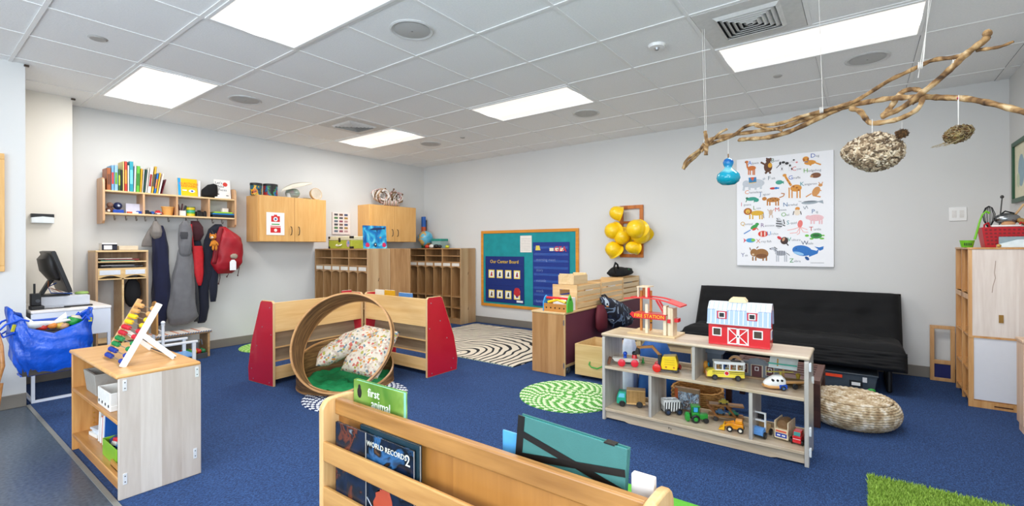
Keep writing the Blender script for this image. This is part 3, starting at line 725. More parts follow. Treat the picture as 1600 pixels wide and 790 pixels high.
# ================================================================== middle of the room
# ---- angled book display units with red ends
def display(name_lab,loc,rz,Ln,frontred):
    t=T('book_display',name_lab,'book display',loc,rz,'book display units with red ends')
    redp=plain('c8203a',.35,coat=.3,var=.02)
    for x0,x1,face in ((0,.022,0),(Ln-.022,Ln,1)):
        pr=[(.0,0),(.40,0),(.41,.12),(.36,.35),(.20,.745),(.175,.76),(.02,.76),(.0,.74)]
        b=B(w_m('z')); b.prism(pr,'yz',x0,x1)
        e=b.out('end_panel',t,bev=.002)
        b=B(redp); pr2=[(.004,.004),(.396,.004),(.405,.12),(.356,.348),(.197,.74),(.175,.755),(.022,.755),(.004,.738)]
        b.prism(pr2,'yz',(x0-.0015) if face==0 else x1,x0 if face==0 else x1+.0015)
        b.prism(pr2,'yz',x1 if face==0 else x0-.0015,x1+.0015 if face==0 else x0)
        e2=b.out('red_laminate',e,'raspberry red laminate face')
        for (yy,zz) in ((.05,.70),(.17,.52),(.03,.46),(.26,.34),(.35,.12),(.32,.03),(.06,.03)):
            b=B(METAL); xx=x0-.0015 if face==0 else x1+.0015; s_=-1 if face==0 else 1
            b.lathe([(.0,.0025),(.004,.002),(.0065,0)],c=(xx,yy,zz),ax=Matrix.Rotation(s_*PI/2,3,'Y'),n=10); b.out('screw_cap',e)
    ml=wood('efcf9b','ddb47a','x')
    b=B(ml); b.box(.022,Ln-.022,.004,.02,.48,.745); b.out('upper_back_board',t,bev=.002)
    for k,(y,z) in enumerate(((.10,.33),(.17,.19))):
        b=B(wood('b8a68c','93826c','x')); b.add([(.022,y,z),(Ln-.022,y,z),(Ln-.022,y+.03,z+.15),(.022,y+.03,z+.15),(.022,y+.012,z),(Ln-.022,y+.012,z),(Ln-.022,y+.042,z+.15),(.022,y+.042,z+.15)],[(0,1,2,3),(7,6,5,4),(0,4,5,1),(1,5,6,2),(2,6,7,3),(3,7,4,0)]); b.out('pocket_board',t)
        b=B(ml); b.box(.022,Ln-.022,y-.0,y+.1,z-.014,z); b.out('pocket_floor',t)
    b=B(ml); b.box(.022,Ln-.022,.07,.30,.06,.076); b.box(.022,Ln-.022,.05,.066,.045,.16); b.out('bottom_ledge',t,bev=.002)
    b=B(ml); b.box(.022,Ln-.022,.16,.172,.48,.72); b.out('rear_pocket_board',t)
    return t
display('low book display unit on the left behind the wooden hoops, its red end facing left',(2.03,4.198,0),math.radians(4.5),.99,0)
display('low book display unit on the right with its red end facing the camera',(3.03,4.275,0),-PI/2,.975,1)
for x,y,w,h,c,r,lab in ((2.90,4.40,.12,.78,'c9364a',.08,'thin red book sticking up from the display unit corner'),(3.11,3.95,.16,.79,'d8a826',-PI/2,'yellow book sticking up behind the right display unit board'),
        (3.11,3.70,.2,.775,'5b8fc4',-PI/2,'light blue book sticking up next to the yellow one in the display'),(3.12,4.13,.14,.785,'e6e0d2',-PI/2,'white book sticking up near the display unit corner')):
    b=B(plain(c,.4)); b.ob((x,y,h-.12),(w,.012,.24),(0,0,r)); b.m(plain('f2efe6',.7)); b.ob((x,y,h-.12),(w-.006,.008,.243),(0,0,r)); o=b.out('picture_book'); tag(o,lab,'book')

# ---- wooden hoops
def _ven(nt):
    L=nt.links.new; tc=N(nt,'ShaderNodeTexCoord'); mp=N(nt,'ShaderNodeMapping'); mp.inputs['Scale'].default_value=(2.5,2.5,26); L(tc.outputs['Object'],mp.inputs[0])
    n=N(nt,'ShaderNodeTexNoise'); n.inputs['Scale'].default_value=2.2; n.inputs['Detail'].default_value=6; n.inputs['Distortion'].default_value=.6; L(mp.outputs[0],n.inputs['Vector'])
    return ramp(nt,n.outputs['Fac'],[(.28,'5a4028'),(.45,'80603e'),(.6,'9a784f'),(.75,'b59568')]),n.outputs['Fac']
ven=ramp_mat('hoop_veneer',_ven,.55,.05); edge=wood('d2a877','b88a58','x')
t=T('hoop_nest','pair of big brown wooden veneer hoops forming a cosy reading nest','play hoop',(2.42,3.72,0)); 
def hoop(name,c,axis,r,w0,w1,wide,th=.009,flat=False):
    """veneer band round a circle of radius r; its width grows from w0 to w1 towards the direction wide"""
    q=Vector(axis).normalized().to_track_quat('Z','Y').to_matrix(); wd=q.inverted()@Vector(wide); th0=math.atan2(wd.y,wd.x)
    n=120; o_=Matrix.Translation(Vector(c)-t.location)@q.to_4x4()
    def band(m,ra,rb,f0,f1,nm,par,lab=None):
        V=[]
        for k in range(n):
            a=2*PI*k/n; w=w0+(w1-w0)*(.5+.5*math.cos(a-th0)); z0,z1=f0(w),f1(w); ca,sa=math.cos(a),math.sin(a)
            V+=[(ra*ca,ra*sa,z0),(rb*ca,rb*sa,z0),(rb*ca,rb*sa,z1),(ra*ca,ra*sa,z1)]
        b=B(m); b.add(V,[(k*4+i,((k+1)%n)*4+i,((k+1)%n)*4+(i+1)%4,k*4+(i+1)%4) for k in range(n) for i in range(4)]); return b.out(nm,par,lab)
    o=band(ven,r,r+th,lambda w:0,lambda w:w,name,t); o.matrix_local=o_
    band(edge,r-.003,r+th+.003,lambda w:-.006,lambda w:.006,'edge_strip',o,'lighter edge strip')
    band(edge,r-.003,r+th+.003,lambda w:w-.006,lambda w:w+.006,'edge_strip',o,'lighter edge strip')
    return o
HOOP1=dict(c=(2.29,3.555,.440),axis=(.93,.62,-.52),r=.425,w0=.03,w1=.26,wide=(-.45,.60,.66))
HOOP2=dict(c=(2.50,3.80,.006),axis=(0,0,1),r=.41,w0=.02,w1=.33,wide=(.45,.89,0))
hoop('upright_hoop',**HOOP1)
hoop('lower_hoop',**HOOP2)
# green cloth
rn=random.Random(2)
grc=plain('12935a',.85,var=.15,scale=12,bump=.2,bscale=60)
def crumple(u,v):
    a=2*PI*u; r=v*.40
    z=.045+.018*v*v+.012*math.sin(9*a+5*v)*v+.012*math.sin(17*v+3*a)+.008*math.sin(23*a-9*v)*v
    return (r*math.cos(a),r*math.sin(a),z)
b=B(grc); b.grid(crumple,72,18,.006); bmesh.ops.remove_doubles(b.bm,verts=b.bm.verts,dist=.0005)
o=b.out('play_cloth',sharp=3); o.location=(2.50,3.80,.0); tag(o,'crumpled bright green cloth lining the inside of the wooden hoops','cloth')
# floral cushions
def _flo(nt):
    L=nt.links.new; tc=N(nt,'ShaderNodeTexCoord'); n0=N(nt,'ShaderNodeTexNoise'); n0.inputs['Scale'].default_value=9; L(tc.outputs['Object'],n0.inputs['Vector'])
    mv=N(nt,'ShaderNodeVectorMath',operation='MULTIPLY_ADD'); L(n0.outputs['Color'],mv.inputs[0]); mv.inputs[1].default_value=(.06,.06,.06); L(tc.outputs['Object'],mv.inputs[2])
    v=N(nt,'ShaderNodeTexVoronoi'); v.inputs['Scale'].default_value=46; L(mv.outputs[0],v.inputs['Vector'])
    sp=N(nt,'ShaderNodeSeparateColor'); L(v.outputs['Color'],sp.inputs[0])
    c=ramp(nt,sp.outputs[0],[(0,'e2d6c6'),(.25,'cf7468'),(.34,'e6dccd'),(.45,'7d929a'),(.56,'d9ceb9'),(.66,'b3b05c'),(.75,'d99a50'),(.84,'c9b8a8')],'CONSTANT')
    m=N(nt,'ShaderNodeMix',data_type='RGBA'); mr=N(nt,'ShaderNodeMapRange'); mr.inputs[1].default_value=.55; mr.inputs[2].default_value=.68; L(v.outputs['Distance'],mr.inputs[0])
    L(mr.outputs[0],m.inputs[0]); L(c,m.inputs[6]); m.inputs[7].default_value=lin('ded5c6'); return m.outputs[2],n0.outputs['Fac']
flo=ramp_mat('floral_fabric',_flo,.8,.1)
def pillow(name,lab,c,rot,sx,sy,sz,seed,mat=None,sag=0,group=None):
    rn=random.Random(seed); k1=rn.random()*6
    def s_(sgn):
        P=[]
        for i in range(25):
            for j in range(25):
                u=i/12-1; v=j/12-1; e=(max(0,1-abs(u)**3.2))**.5*(max(0,1-abs(v)**3.2))**.5
                pin=1-.08*(abs(u)**4)*(1-abs(v)) ; pin2=1-.08*(abs(v)**4)*(1-abs(u))
                wr=.10*math.sin(u*7+k1)*math.sin(v*5-k1)+.06*math.sin((u+v)*13+k1)
                P.append((u*sx/2*pin2,v*sy/2*pin,sgn*sz/2*e*(1+wr)+sag*(u*u)))
        return P
    b=B(mat or flo); A=s_(1); C=s_(-1); n0=len(A); ix=lambda i,j:i*25+j
    b.add(A+C,[(ix(i,j),ix(i+1,j),ix(i+1,j+1),ix(i,j+1)) for i in range(24) for j in range(24)]+[(n0+ix(i,j),n0+ix(i,j+1),n0+ix(i+1,j+1),n0+ix(i+1,j)) for i in range(24) for j in range(24)])
    bmesh.ops.remove_doubles(b.bm,verts=b.bm.verts,dist=.0008)
    o=b.out(name,sharp=3); o.location=c; o.rotation_euler=rot; tag(o,lab,'cushion',group); return o
pillow('floral_cushion','floral cushion lying slanted at the left inside the wooden hoops',(2.55,3.80,.25),(math.radians(0),math.radians(-28),math.radians(-35)),.55,.34,.17,1,group='floral cushions in the hoop nest')
pillow('floral_cushion','floral cushion standing upright at the right inside the wooden hoops',(2.66,3.60,.25),(math.radians(10),math.radians(-52),math.radians(8)),.46,.40,.15,5,group='floral cushions in the hoop nest')

# ---- rugs
def braided(lab,c,r,cols,h=.012,ring=.023):
    """braided round rug: concentric ridges with dashed colours"""
    def f(nt):
        L=nt.links.new; tc=N(nt,'ShaderNodeTexCoord'); sp=N(nt,'ShaderNodeSeparateXYZ'); L(tc.outputs['Object'],sp.inputs[0])
        l=N(nt,'ShaderNodeVectorMath',operation='LENGTH'); L(tc.outputs['Object'],l.inputs[0])
        dv=N(nt,'ShaderNodeMath',operation='DIVIDE'); dv.inputs[1].default_value=ring; L(l.outputs['Value'],dv.inputs[0])
        fl=N(nt,'ShaderNodeMath',operation='FLOOR'); L(dv.outputs[0],fl.inputs[0])
        at=N(nt,'ShaderNodeMath',operation='ARCTAN2'); L(sp.outputs[1],at.inputs[0]); L(sp.outputs[0],at.inputs[1])
        m1=N(nt,'ShaderNodeMath',operation='MULTIPLY'); L(at.outputs[0],m1.inputs[0]); L(fl.outputs[0],m1.inputs[1])
        m2=N(nt,'ShaderNodeMath',operation='MULTIPLY_ADD'); L(m1.outputs[0],m2.inputs[0]); m2.inputs[1].default_value=2.0; 
        wnz=N(nt,'ShaderNodeTexWhiteNoise',noise_dimensions='1D'); L(fl.outputs[0],wnz.inputs['W']); m3=N(nt,'ShaderNodeMath',operation='MULTIPLY'); L(wnz.outputs['Value'],m3.inputs[0]); m3.inputs[1].default_value=6.28; L(m3.outputs[0],m2.inputs[2])
        sn=N(nt,'ShaderNodeMath',operation='SINE'); L(m2.outputs[0],sn.inputs[0])
        fr=N(nt,'ShaderNodeMath',operation='FRACT'); L(dv.outputs[0],fr.inputs[0])
        pp=N(nt,'ShaderNodeMath',operation='PINGPONG'); L(fr.outputs[0],pp.inputs[0]); pp.inputs[1].default_value=.5
        gt=N(nt,'ShaderNodeMath',operation='MULTIPLY_ADD'); L(pp.outputs[0],gt.inputs[0]); gt.inputs[1].default_value=1.8; L(sn.outputs[0],gt.inputs[2])
        g2=N(nt,'ShaderNodeMath',operation='GREATER_THAN'); L(gt.outputs[0],g2.inputs[0]); g2.inputs[1].default_value=.55
        m=N(nt,'ShaderNodeMix',data_type='RGBA'); L(g2.outputs[0],m.inputs[0]); m.inputs[6].default_value=lin(cols[0]); m.inputs[7].default_value=lin(cols[1]); return m.outputs[2],pp.outputs[0]
    mat=ramp_mat('braid_'+cols[0],f,.9,.3)
    b=B(mat); prof=[(0,h*.75)]; k=0
    while (k+1)*ring<r:
        prof+=[(k*ring+ring*.5,h),((k+1)*ring,h*.72)]; k+=1
    prof+=[(r-.006,h*.8),(r,h*.3),(r,0)]; b.lathe(prof,n=72)
    o=b.out('round_rug'); o.location=(c[0],c[1],.0005); tag(o,lab,'rug')
braided('round green and white braided rug on the carpet left of the toy shelf',(3.37,1.955),.415,('5fa54a','d5e6c0'))
braided('round navy and white braided rug in front of the wooden hoops',(2.33,3.40),.42,('1c3566','dfe3ea'),.010)
braided('round green rug far away by the left wall under the shelf of coats',(2.86,5.95),.36,('8cc45a','bfe08e'))
def _zeb(nt):
    L=nt.links.new; tc=N(nt,'ShaderNodeTexCoord'); mp=N(nt,'ShaderNodeMapping'); mp.inputs['Location'].default_value=(.75,.25,0); mp.inputs['Scale'].default_value=(1.0,1.45,1); L(tc.outputs['Object'],mp.inputs[0])
    n=N(nt,'ShaderNodeTexNoise'); n.inputs['Scale'].default_value=1.6; L(tc.outputs['Object'],n.inputs['Vector'])
    l=N(nt,'ShaderNodeVectorMath',operation='LENGTH'); L(mp.outputs[0],l.inputs[0])
    a=N(nt,'ShaderNodeMath',operation='MULTIPLY_ADD'); L(n.outputs['Fac'],a.inputs[0]); a.inputs[1].default_value=.35; L(l.outputs['Value'],a.inputs[2])
    s=N(nt,'ShaderNodeMath',operation='MULTIPLY'); s.inputs[1].default_value=52; L(a.outputs[0],s.inputs[0]); w=N(nt,'ShaderNodeMath',operation='SINE'); L(s.outputs[0],w.inputs[0])
    n2=N(nt,'ShaderNodeTexNoise'); n2.inputs['Scale'].default_value=3.5; n2.inputs['Detail'].default_value=3; L(tc.outputs['Object'],n2.inputs['Vector'])
    t2=N(nt,'ShaderNodeMath',operation='MULTIPLY_ADD'); L(n2.outputs['Fac'],t2.inputs[0]); t2.inputs[1].default_value=.95; L(w.outputs[0],t2.inputs[2])
    return ramp(nt,t2.outputs[0],[(.0,'e3d9c8'),(.99,'e3d9c8'),(1.0,'26272b')],'LINEAR'),n.outputs['Fac']
def _zeb2(nt):
    c,h=_zeb(nt); return c,h
zeb=ramp_mat('striped_rug',_zeb2,.95,.05)
b=B(zeb); rn=random.Random(9)
b.grid(lambda u,v:(3.83+1.80*u+.006*math.sin(v*60)*(1 if u in(0,1) else 0),2.87+2.13*v+.006*math.sin(u*55)*(1 if v in (0,1) else 0),.009),40,44,.0085)
o=b.out('striped_rug'); tag(o,'cream rug with black curved stripes on the floor before the bulletin board','rug')
b=B(plain('b8c4ae',.9))
for k in range(62): 
    y=2.885+k*.034; b.box(3.812,3.832,y,y+.018,.001,.006)
fr=b.out('fringe',None); fr.parent=o; fr.location=fr.location-o.location; fr['label']='short fringe on the near edge'; fr['kind']='stuff'

def shag(name,lab,x0,x1,y0,y1,n,h,c,seed):
    """shag pile: thousands of bent blades on a backing"""
    rn=random.Random(seed); b=B(plain(c[0],.9,var=.1)); b.box(x0,x1,y0,y1,.0,.006); cols=[plain(k,.85,var=.08) for k in c]
    for k in range(n):
        x=rn.uniform(x0,x1);y=rn.uniform(y0,y1);a=rn.random()*6.28;w=.0028;hh=h*rn.uniform(.7,1.2);dx,dy=rn.uniform(-.014,.014),rn.uniform(-.014,.014)
        b.m(cols[rn.randrange(len(cols))]); ca,sa=math.cos(a)*w,math.sin(a)*w
        b.add([(x-ca,y-sa,.004),(x+ca,y+sa,.004),(x+ca*.8+dx*.5,y+sa*.8+dy*.5,hh*.6),(x-ca*.8+dx*.5,y-sa*.8+dy*.5,hh*.6),(x+dx,y+dy,hh)],[(0,1,2,3),(3,2,4)])
    o=b.out(name,sharp=9); return tag(o,lab,'rug')
shag('shag_rug','bright green shaggy rug at the bottom right edge of the carpet',2.35,3.12,-.98,-.022,36000,.028,('a5c456','bcd870','8aa844'),3)
b=B(plain('6fbf45',.9,var=.15,scale=120,bump=.3,bscale=300)); b.box(1.3,2.285,.5,1.62,0,.01); tag(b.out('green_mat',bev=.004),'flat green mat on the carpet behind the foreground book rack','rug')

# ---- long storage unit with maroon back
t=T('storage_unit','low wooden storage unit with a maroon back panel facing the toy shelf','storage unit',(3.84,2.285,0)); Ln=1.95; H=.605; D=.37
b=B(wood('d3a877','ab7c4b','z',.09,'y',pvar=.5)); b.box(0,.018,0,D,.0,H-.02); p=b.out('end_panel',t,bev=.003)
for z in (.10,.51):
    b=B(METAL); b.box(-.003,.006,-.003,.008,z-.025,z+.025); b.out('corner_clip',p)
b=B(w_m('x')); b.box(-.008,Ln,-.010,D+.005,H-.02,H); b.out('top_board',t,bev=.005)
b=B(plain('70384a',.6,var=.05,scale=5)); b.box(.018,Ln-.018,.004,.012,.10,H-.02); b.out('maroon_back',t,'maroon back panel')
b=B(w_m('z')); b.box(0,.02,-.006,.0,.0,H-.02); b.box(Ln-.02,Ln,0,D,0,H-.02); b.box(.95,.968,.012,D,.1,H-.02); b.out('upright',t)
b=B(w_m('x')); b.box(.018,Ln-.02,0,D,.075,.10); b.box(.018,Ln-.02,.012,D,.33,.345); b.out('shelf',t)
for x in (.12,Ln-.1):
    b=B(plain('7d8186',.4,metal=.4)); b.lathe([(.0,-.012),(.03,-.012),(.034,-.006),(.034,.006),(.03,.012),(0,.012)],c=(x,.03,.035),ax=Matrix.Rotation(PI/2,3,'X'),n=20); b.box(x-.012,x+.012,.015,.045,.04,.076); b.out('caster',t)
# crates
def crate(loc,W_,D_,H_,lab,g='slatted wooden crates on the storage unit'):
    """front (long side) faces -y; handle hole ends face x"""
    t=T('wooden_crate',lab,'crate',loc,0,g); m=wood('eed7b0','dcbd8c','x'); my=wood('eed0a4','d7b27c','y')
    n=4; hs=H_/n; 
    for k in range(n):
        if k%2==0 or True:
            for y in (0,D_-.012):
                b=B(m); b.box(.012,W_-.012,y,y+.012,k*hs+.006,(k+1)*hs-.010); b.out("side_slat",t,bev=.0015)
    for x in (0,W_-.014):
        b=B(my); z1=H_; c=D_/2
        b.box(x,x+.014,0,D_,0,H_*.55); b.box(x,x+.014,0,c-.06,H_*.55,H_*.8); b.box(x,x+.014,c+.06,D_,H_*.55,H_*.8); b.box(x,x+.014,0,D_,H_*.8,H_); b.out('end_board',t,bev=.0015)
    b=B(m); b.box(.014,W_-.014,.012,D_-.012,.0,.01); b.out('base',t)
    for x in (.018,W_-.03):
        for k in range(n):
            b=B(plain('77787a',.4,metal=.8)); b.cyl((x,-.001,k*hs+hs/2),(x,.0,k*hs+hs/2),.003,n=8); 
            bb=b.out('nail',t)
    return t
crate((4.14,2.31,.606),.53,.29,.24,'slatted wooden crate on the storage unit, nearest the toolbox, with a bare box on top')
crate((4.69,2.31,.606),.56,.29,.24,'slatted wooden crate in the middle of the three on the storage unit')
crate((5.27,2.31,.606),.50,.29,.255,'slatted wooden crate farthest along the storage unit, below the black bag')
t=T('wooden_box','small bare wooden box on top of the nearest crate','box',(4.16,2.36,.848)); m=wood('f0d9b2','dec08e','x')
b=B(m); b.box(0,.30,0,.012,0,.095); b.box(0,.30,.17,.182,0,.095); b.box(0,.012,.012,.17,0,.11); b.box(.288,.30,.012,.17,0,.11); b.box(.012,.288,.012,.17,0,.01); b.out('box_walls',t,bev=.002)
t=T('black_bag','black cloth bag with a handle loop and green lining lying on the far crates','bag',(5.50,2.45,.866))
b=B(plain('17181b',.85,bump=.3,bscale=30)); b.loft([(-.22,0,.045,.03,.03),(-.18,0,.05,.09,.05),(-.08,0,.055,.11,.06),(.05,.0,.055,.12,.06),(.17,0,.05,.10,.05),(.24,0,.04,.03,.03)],n=24,fold=.12,freq=5,seed=3,axis='x'); b.out('body',t,sharp=3)
b=B(plain('17181b',.8)); b.tube([(-.22,-.04,.05),(-.27,-.04,.12),(-.25,-.05,.175),(-.19,-.05,.15),(-.14,-.04,.09)],.012,8); b.out('handle',t)
b=B(plain('3c7a4a',.7)); b.sph((.03,-.06,.08),(.06,.05,.025),12,wob=.2); b.out('lining',t,'green lining')
# toy toolbox
t=T('toy_toolbox','wooden toy toolbox with bright tools, one blue end and one lime end','toy',(3.865,2.40,.606))
b=B(wood('dca460','bb7f3c','y')); b.box(0,.01,-.13,.13,0,.075); b.box(.10,.11,-.13,.13,0,.075); b.box(.01,.10,-.13,.13,0,.01)
b.out('side_board',t,bev=.002)
b=B(plain('3a2412',.8))
for k in range(5): b.cyl((-.001,-.10+k*.05,.035),(0,-.10+k*.05,.035),.008,n=12)
o=b.out('peg_hole',t); o['kind']='stuff'
for y,c,hh in ((-.14,'62c24a',.165),(.13,'3aa0d8',.15)):
    pr=[(0,0),(.11,0),(.11,.08),(.085,.13),(.055,hh),(.025,.13),(0,.08)]
    b=B(plain(c,.4)); b.prism(pr,'xz',y,y+.012); b.m(plain('1e5a2a',.6)); b.cyl((.055,y-.001,.12),(.055,y,.12),.012,n=12); b.out('end_board',t,bev=.002)
b=B(RED); b.cyl((.055,-.13,.125),(.055,.13,.125),.013); b.out('handle',t,'red handle bar')
b=B(YEL); b.tube([(.03,-.1,.09),(.05,0,.11),(.03,.1,.085)],.013,8); b.out('hammer',t)
b=B(BLUE); b.tube([(.07,-.11,.085),(.09,0,.10),(.06,.08,.09)],.01,8); b.out('wrench',t)
b=B(plain('f5f3ee',.4)); b.box(0,.18,0,.15,0,.125); b.m(METAL); b.box(.01,.012,-.001,0,.05,.06); o=b.out('white_box',bev=.004); o.location=Vector((4.0,2.375,.606)) ; tag(o,'small white box between the toy toolbox and the nearest crate','box')
# drawer box on wheels
t=T('rolling_box','plain wooden rolling box with a green rope handle between the storage unit and toy shelf','storage box',(3.88,1.93,0)); m=wood('e7cb98','d4b078','y')
for bb in ((0,.012,-.26,.26,.03,.32),(.40,.412,-.26,.26,.03,.32),(.012,.40,-.26,-.248,.03,.32),(.012,.40,.248,.26,.03,.32),(.012,.40,-.248,.248,.03,.042)):
    b=B(m); b.box(*bb); b.out('side_board' if bb[5]>.1 else 'base_board',t,bev=.003)
b=B(GRN); b.tube([(-.002,.10,.17),(-.012,.105,.145),(-.016,.08,.125),(-.016,.02,.12),(-.013,-.03,.145),(-.002,-.035,.17)],.006,8); b.out('rope_handle',t,'green rope handle')
for x in (.05,.36):
    for y in (-.2,.2):
        b=B(plain('2c2d30',.5)); b.cyl((x,y-.01,.017),(x,y+.01,.017),.016,n=16); b.out('caster',t)
b=B(plain('e6e2da',.5)); b.box(0,.1,0,.12,0,.13); o=b.out('milk_carton',bev=.004); o.location=(4.08,1.80,.042); tag(o,'pale box standing inside the wooden rolling box','box')
b=B(wood('e8d2ac','d5b888','z')); b.box(0,.09,0,.04,0,.2); o=b.out('wooden_block',bev=.004); o.location=(4.16,1.98,.042); tag(o,'upright bare wooden block inside the rolling box','block')
# backpack hung over the storage unit
t=T('backpack','dark blue and grey striped backpack hung over the maroon back panel','backpack',(4.88,2.20,.33)); t.scale=(1.4,1,1.05)
def _bp(nt):
    L=nt.links.new; tc=N(nt,'ShaderNodeTexCoord'); mp=N(nt,'ShaderNodeMapping'); mp.inputs['Scale'].default_value=(6,3,5); mp.inputs['Rotation'].default_value=(.0,.7,.3); L(tc.outputs['Object'],mp.inputs[0])
    n=N(nt,'ShaderNodeTexNoise'); n.inputs['Scale'].default_value=1.7; n.inputs['Detail'].default_value=1; n.inputs['Distortion'].default_value=.8; L(mp.outputs[0],n.inputs['Vector'])
    return ramp(nt,n.outputs['Fac'],[(.0,'191c2c'),(.42,'7c8ea6'),(.47,'15182a'),(.55,'27324f'),(.62,'b9c4ce'),(.66,'1b2036')],'CONSTANT'),n.outputs['Fac']
bp=ramp_mat('backpack_fabric',_bp,.7,.05)
b=B(bp); b.loft([(.06,0,.0,.05,.03),(.05,-.02,.02,.16,.07),(.02,-.03,.10,.20,.085),(-.03,-.02,.18,.19,.08),(-.10,0,.26,.14,.07),(-.17,.03,.32,.08,.05),(-.2,.05,.345,.03,.03)],n=30,fold=.06,freq=5,seed=5); b.out('body',t,sharp=3)
b=B(plain('6b1f30',.7)); b.loft([(-.25,.03,.0,.04,.03),(-.27,.02,.06,.07,.045),(-.27,.02,.18,.07,.045),(-.25,.04,.27,.04,.03)],n=20,fold=.08,freq=3,seed=6); b.out('side_pocket',t,'maroon side pocket',sharp=3)
b=B(plain('d8922e',.6)); b.tube([(-.24,-.02,.26),(-.19,-.05,.25),(-.15,-.06,.26)],.006,6); b.out('zip_pull',t,'orange zip pull')
b=B(plain('20232e',.6)); b.tube([(-.18,.03,.33),(-.2,.06,.36),(-.14,.07,.36),(-.12,.04,.32)],.01,8); b.tube([(.1,-.06,.18),(.2,-.04,.12),(.28,-.02,.05)],.014,8); b.out('strap',t)

# ---- little shelf in the left foreground
t=T('toy_shelf','low honey coloured shelf in the left foreground with a pale planked end panel','shelf',(.665,2.915,0)); W_=.355; Ln=.985; H=.615
ho=lambda g='y':wood('dcaa6c','bd8448',g)
b=B(wood('ddd5cc','b6a89c','z',.088,'x',pvar=.55)); b.box(0,W_,0,.019,.0,H-.015); ep=b.out('end_panel',t,bev=.004)
for (x,z) in ((.025,.56),(.335,.56),(.025,.10),(.325,.12)):
    b=B(plain('ececec',.3,metal=.3)); b.box(x-.008,x+.008,-.003,0,z-.027,z+.027); b.m(plain('3c3c3e',.4)); b.cyl((x,-.004,z+.014),(x,-.003,z+.014),.003,n=8); b.cyl((x,-.004,z-.014),(x,-.003,z-.014),.003,n=8); b.out('corner_clip',ep,bev=.0015)
b=B(ho('z')); b.box(0,W_,Ln-.019,Ln,0,H-.015); fp=b.out('far_panel',t,bev=.004)
b=B(wood('e6bb80','cc9858','x')); b.box(-.010,W_,-.002,Ln+.004,H-.022,H); b.out('top_board',t,bev=.010,seg=4)
for z in (.385,.105):
    b=B(ho()); b.box(.0,W_-.012,.019,Ln-.019,z-.02,z); b.out('shelf',t,bev=.004)
b=B(ho()); b.box(.03,.045,.019,Ln-.019,0,.085); b.out('kick_board',t)
b=B(wood('c99358','a86f34','z')); b.box(W_-.012,W_-.002,.019,Ln-.019,.03,H-.02); b.out('back_board',t)
for k in range(14):
    b=B(plain('d9a94a',.35,metal=.5)); z=.14+k*.016 if k<14 else 0; b.cyl((.10,Ln-.022,z+.0),(.10,Ln-.019,z),.0045,n=8); b.out('shelf_pin',fp) if k%2==0 else b.bm.free()
tx,ty=.665,2.915
b=B(plain('a9a49c',.85,bump=.2,bscale=120)); b.add([(0,0,0),(.18,0,0),(.18,.22,0),(0,.22,0),(-.012,-.012,.125),(.19,-.012,.125),(.19,.235,.125),(-.012,.235,.125),(.002,.002,.125),(.178,.002,.125),(.178,.218,.125),(.002,.218,.125),(.012,.012,.01),(.17,.012,.01),(.17,.208,.01),(.012,.208,.01)],
   [(0,3,2,1),(0,1,5,4),(1,2,6,5),(2,3,7,6),(3,0,4,7),(4,5,9,8),(5,6,10,9),(6,7,11,10),(7,4,8,11),(8,9,13,12),(9,10,14,13),(10,11,15,14),(11,8,12,15),(12,13,14,15)])
o=b.out('fabric_bin',bev=.003); o.location=(tx+.13,ty+.72,.386); tag(o,'grey felt bin on the middle shelf of the honey coloured shelf','bin')
t2=T('white_crate','small white punched basket with black dots on the middle shelf beside the grey bin','basket',(tx+.085,ty+.33,.386))
b=B(plain('efece6',.45)); b.frame('xy',-.07,.09,-.12,.12,.008,.03,.095); b.box(-.07,.09,-.12,.12,0,.03); b.out('basket_walls',t2,bev=.003)
for k in range(4):
    b=B(BLACK); b.cyl((-.0715,-.09+k*.06,.025),(-.070,-.09+k*.06,.025),.008,n=12); b.out('side_hole',t2)
rn=random.Random(4)
for k,(c,y,z,sx,sy,sz) in enumerate((('f2f0ea',.80,.106,.12,.12,.02),('e4e9f0',.78,.127,.10,.12,.015),('d7dade',.79,.143,.11,.11,.012))):
    b=B(plain(c,.5)); b.ob((tx+.12,ty+y,z+sz/2),(sx,sy,sz),(0,0,rn.random()*.4)); tag(b.out('paper_booklet',bev=.001),'white booklet, %s of the stack at the far end of the honey shelf bottom'%('lowest','middle','topmost')[k],'booklet','booklets on the honey shelf bottom')
for c,y,h,w,lab in (('e06a2a',.62,.16,.02,'orange picture book standing on the bottom of the honey coloured shelf'),('2f6fc0',.57,.18,.018,'blue picture book standing on the bottom of the honey coloured shelf'),('d8d2c6',.66,.2,.016,'cream picture book standing on the bottom of the honey coloured shelf')):
    b=B(plain(c,.4)); b.ob((tx+.14,ty+y,.106+h/2),(.15,w,h),(.12,0,.1)); b.m(WHITE); b.ob((tx+.135,ty+y,.106+h/2),(.15,w-.005,h-.008),(.12,0,.1)); tag(b.out('picture_book',bev=.001),lab,'book')
t3=T('lime_tray','lime green box with blue and red toys inside on the bottom of the honey shelf','box',(tx+.10,ty+.30,.106))
b=B(plain('8fbf2f',.35)); b.frame('xy',-.07,.10,-.13,.13,.005,.005,.09); b.box(-.07,.10,-.13,.13,0,.005); b.out('tray',t3,bev=.002)
rn=random.Random(12)
for k in range(10):
    c=('2a66b8','d23b46','2a8fc4','e8e4dc','22406a')[k%5]; b=B(plain(c,.4)); p=Vector((rn.uniform(-.03,.07),rn.uniform(-.09,.09),rn.uniform(.05,.10))); b.ob(p,(.05,.06,.02),(rn.uniform(-.6,.6),rn.uniform(-.6,.6),rn.random()*3)); o=b.out('plastic_tile',bev=.002); o.location=o.location+t3.location; nmc=('blue','pinkish red','sky blue','cream','navy')[k%5]; tag(o,'%s plastic tile piled in the lime green box'%nmc,'toy','%s plastic tiles in the lime box'%nmc)
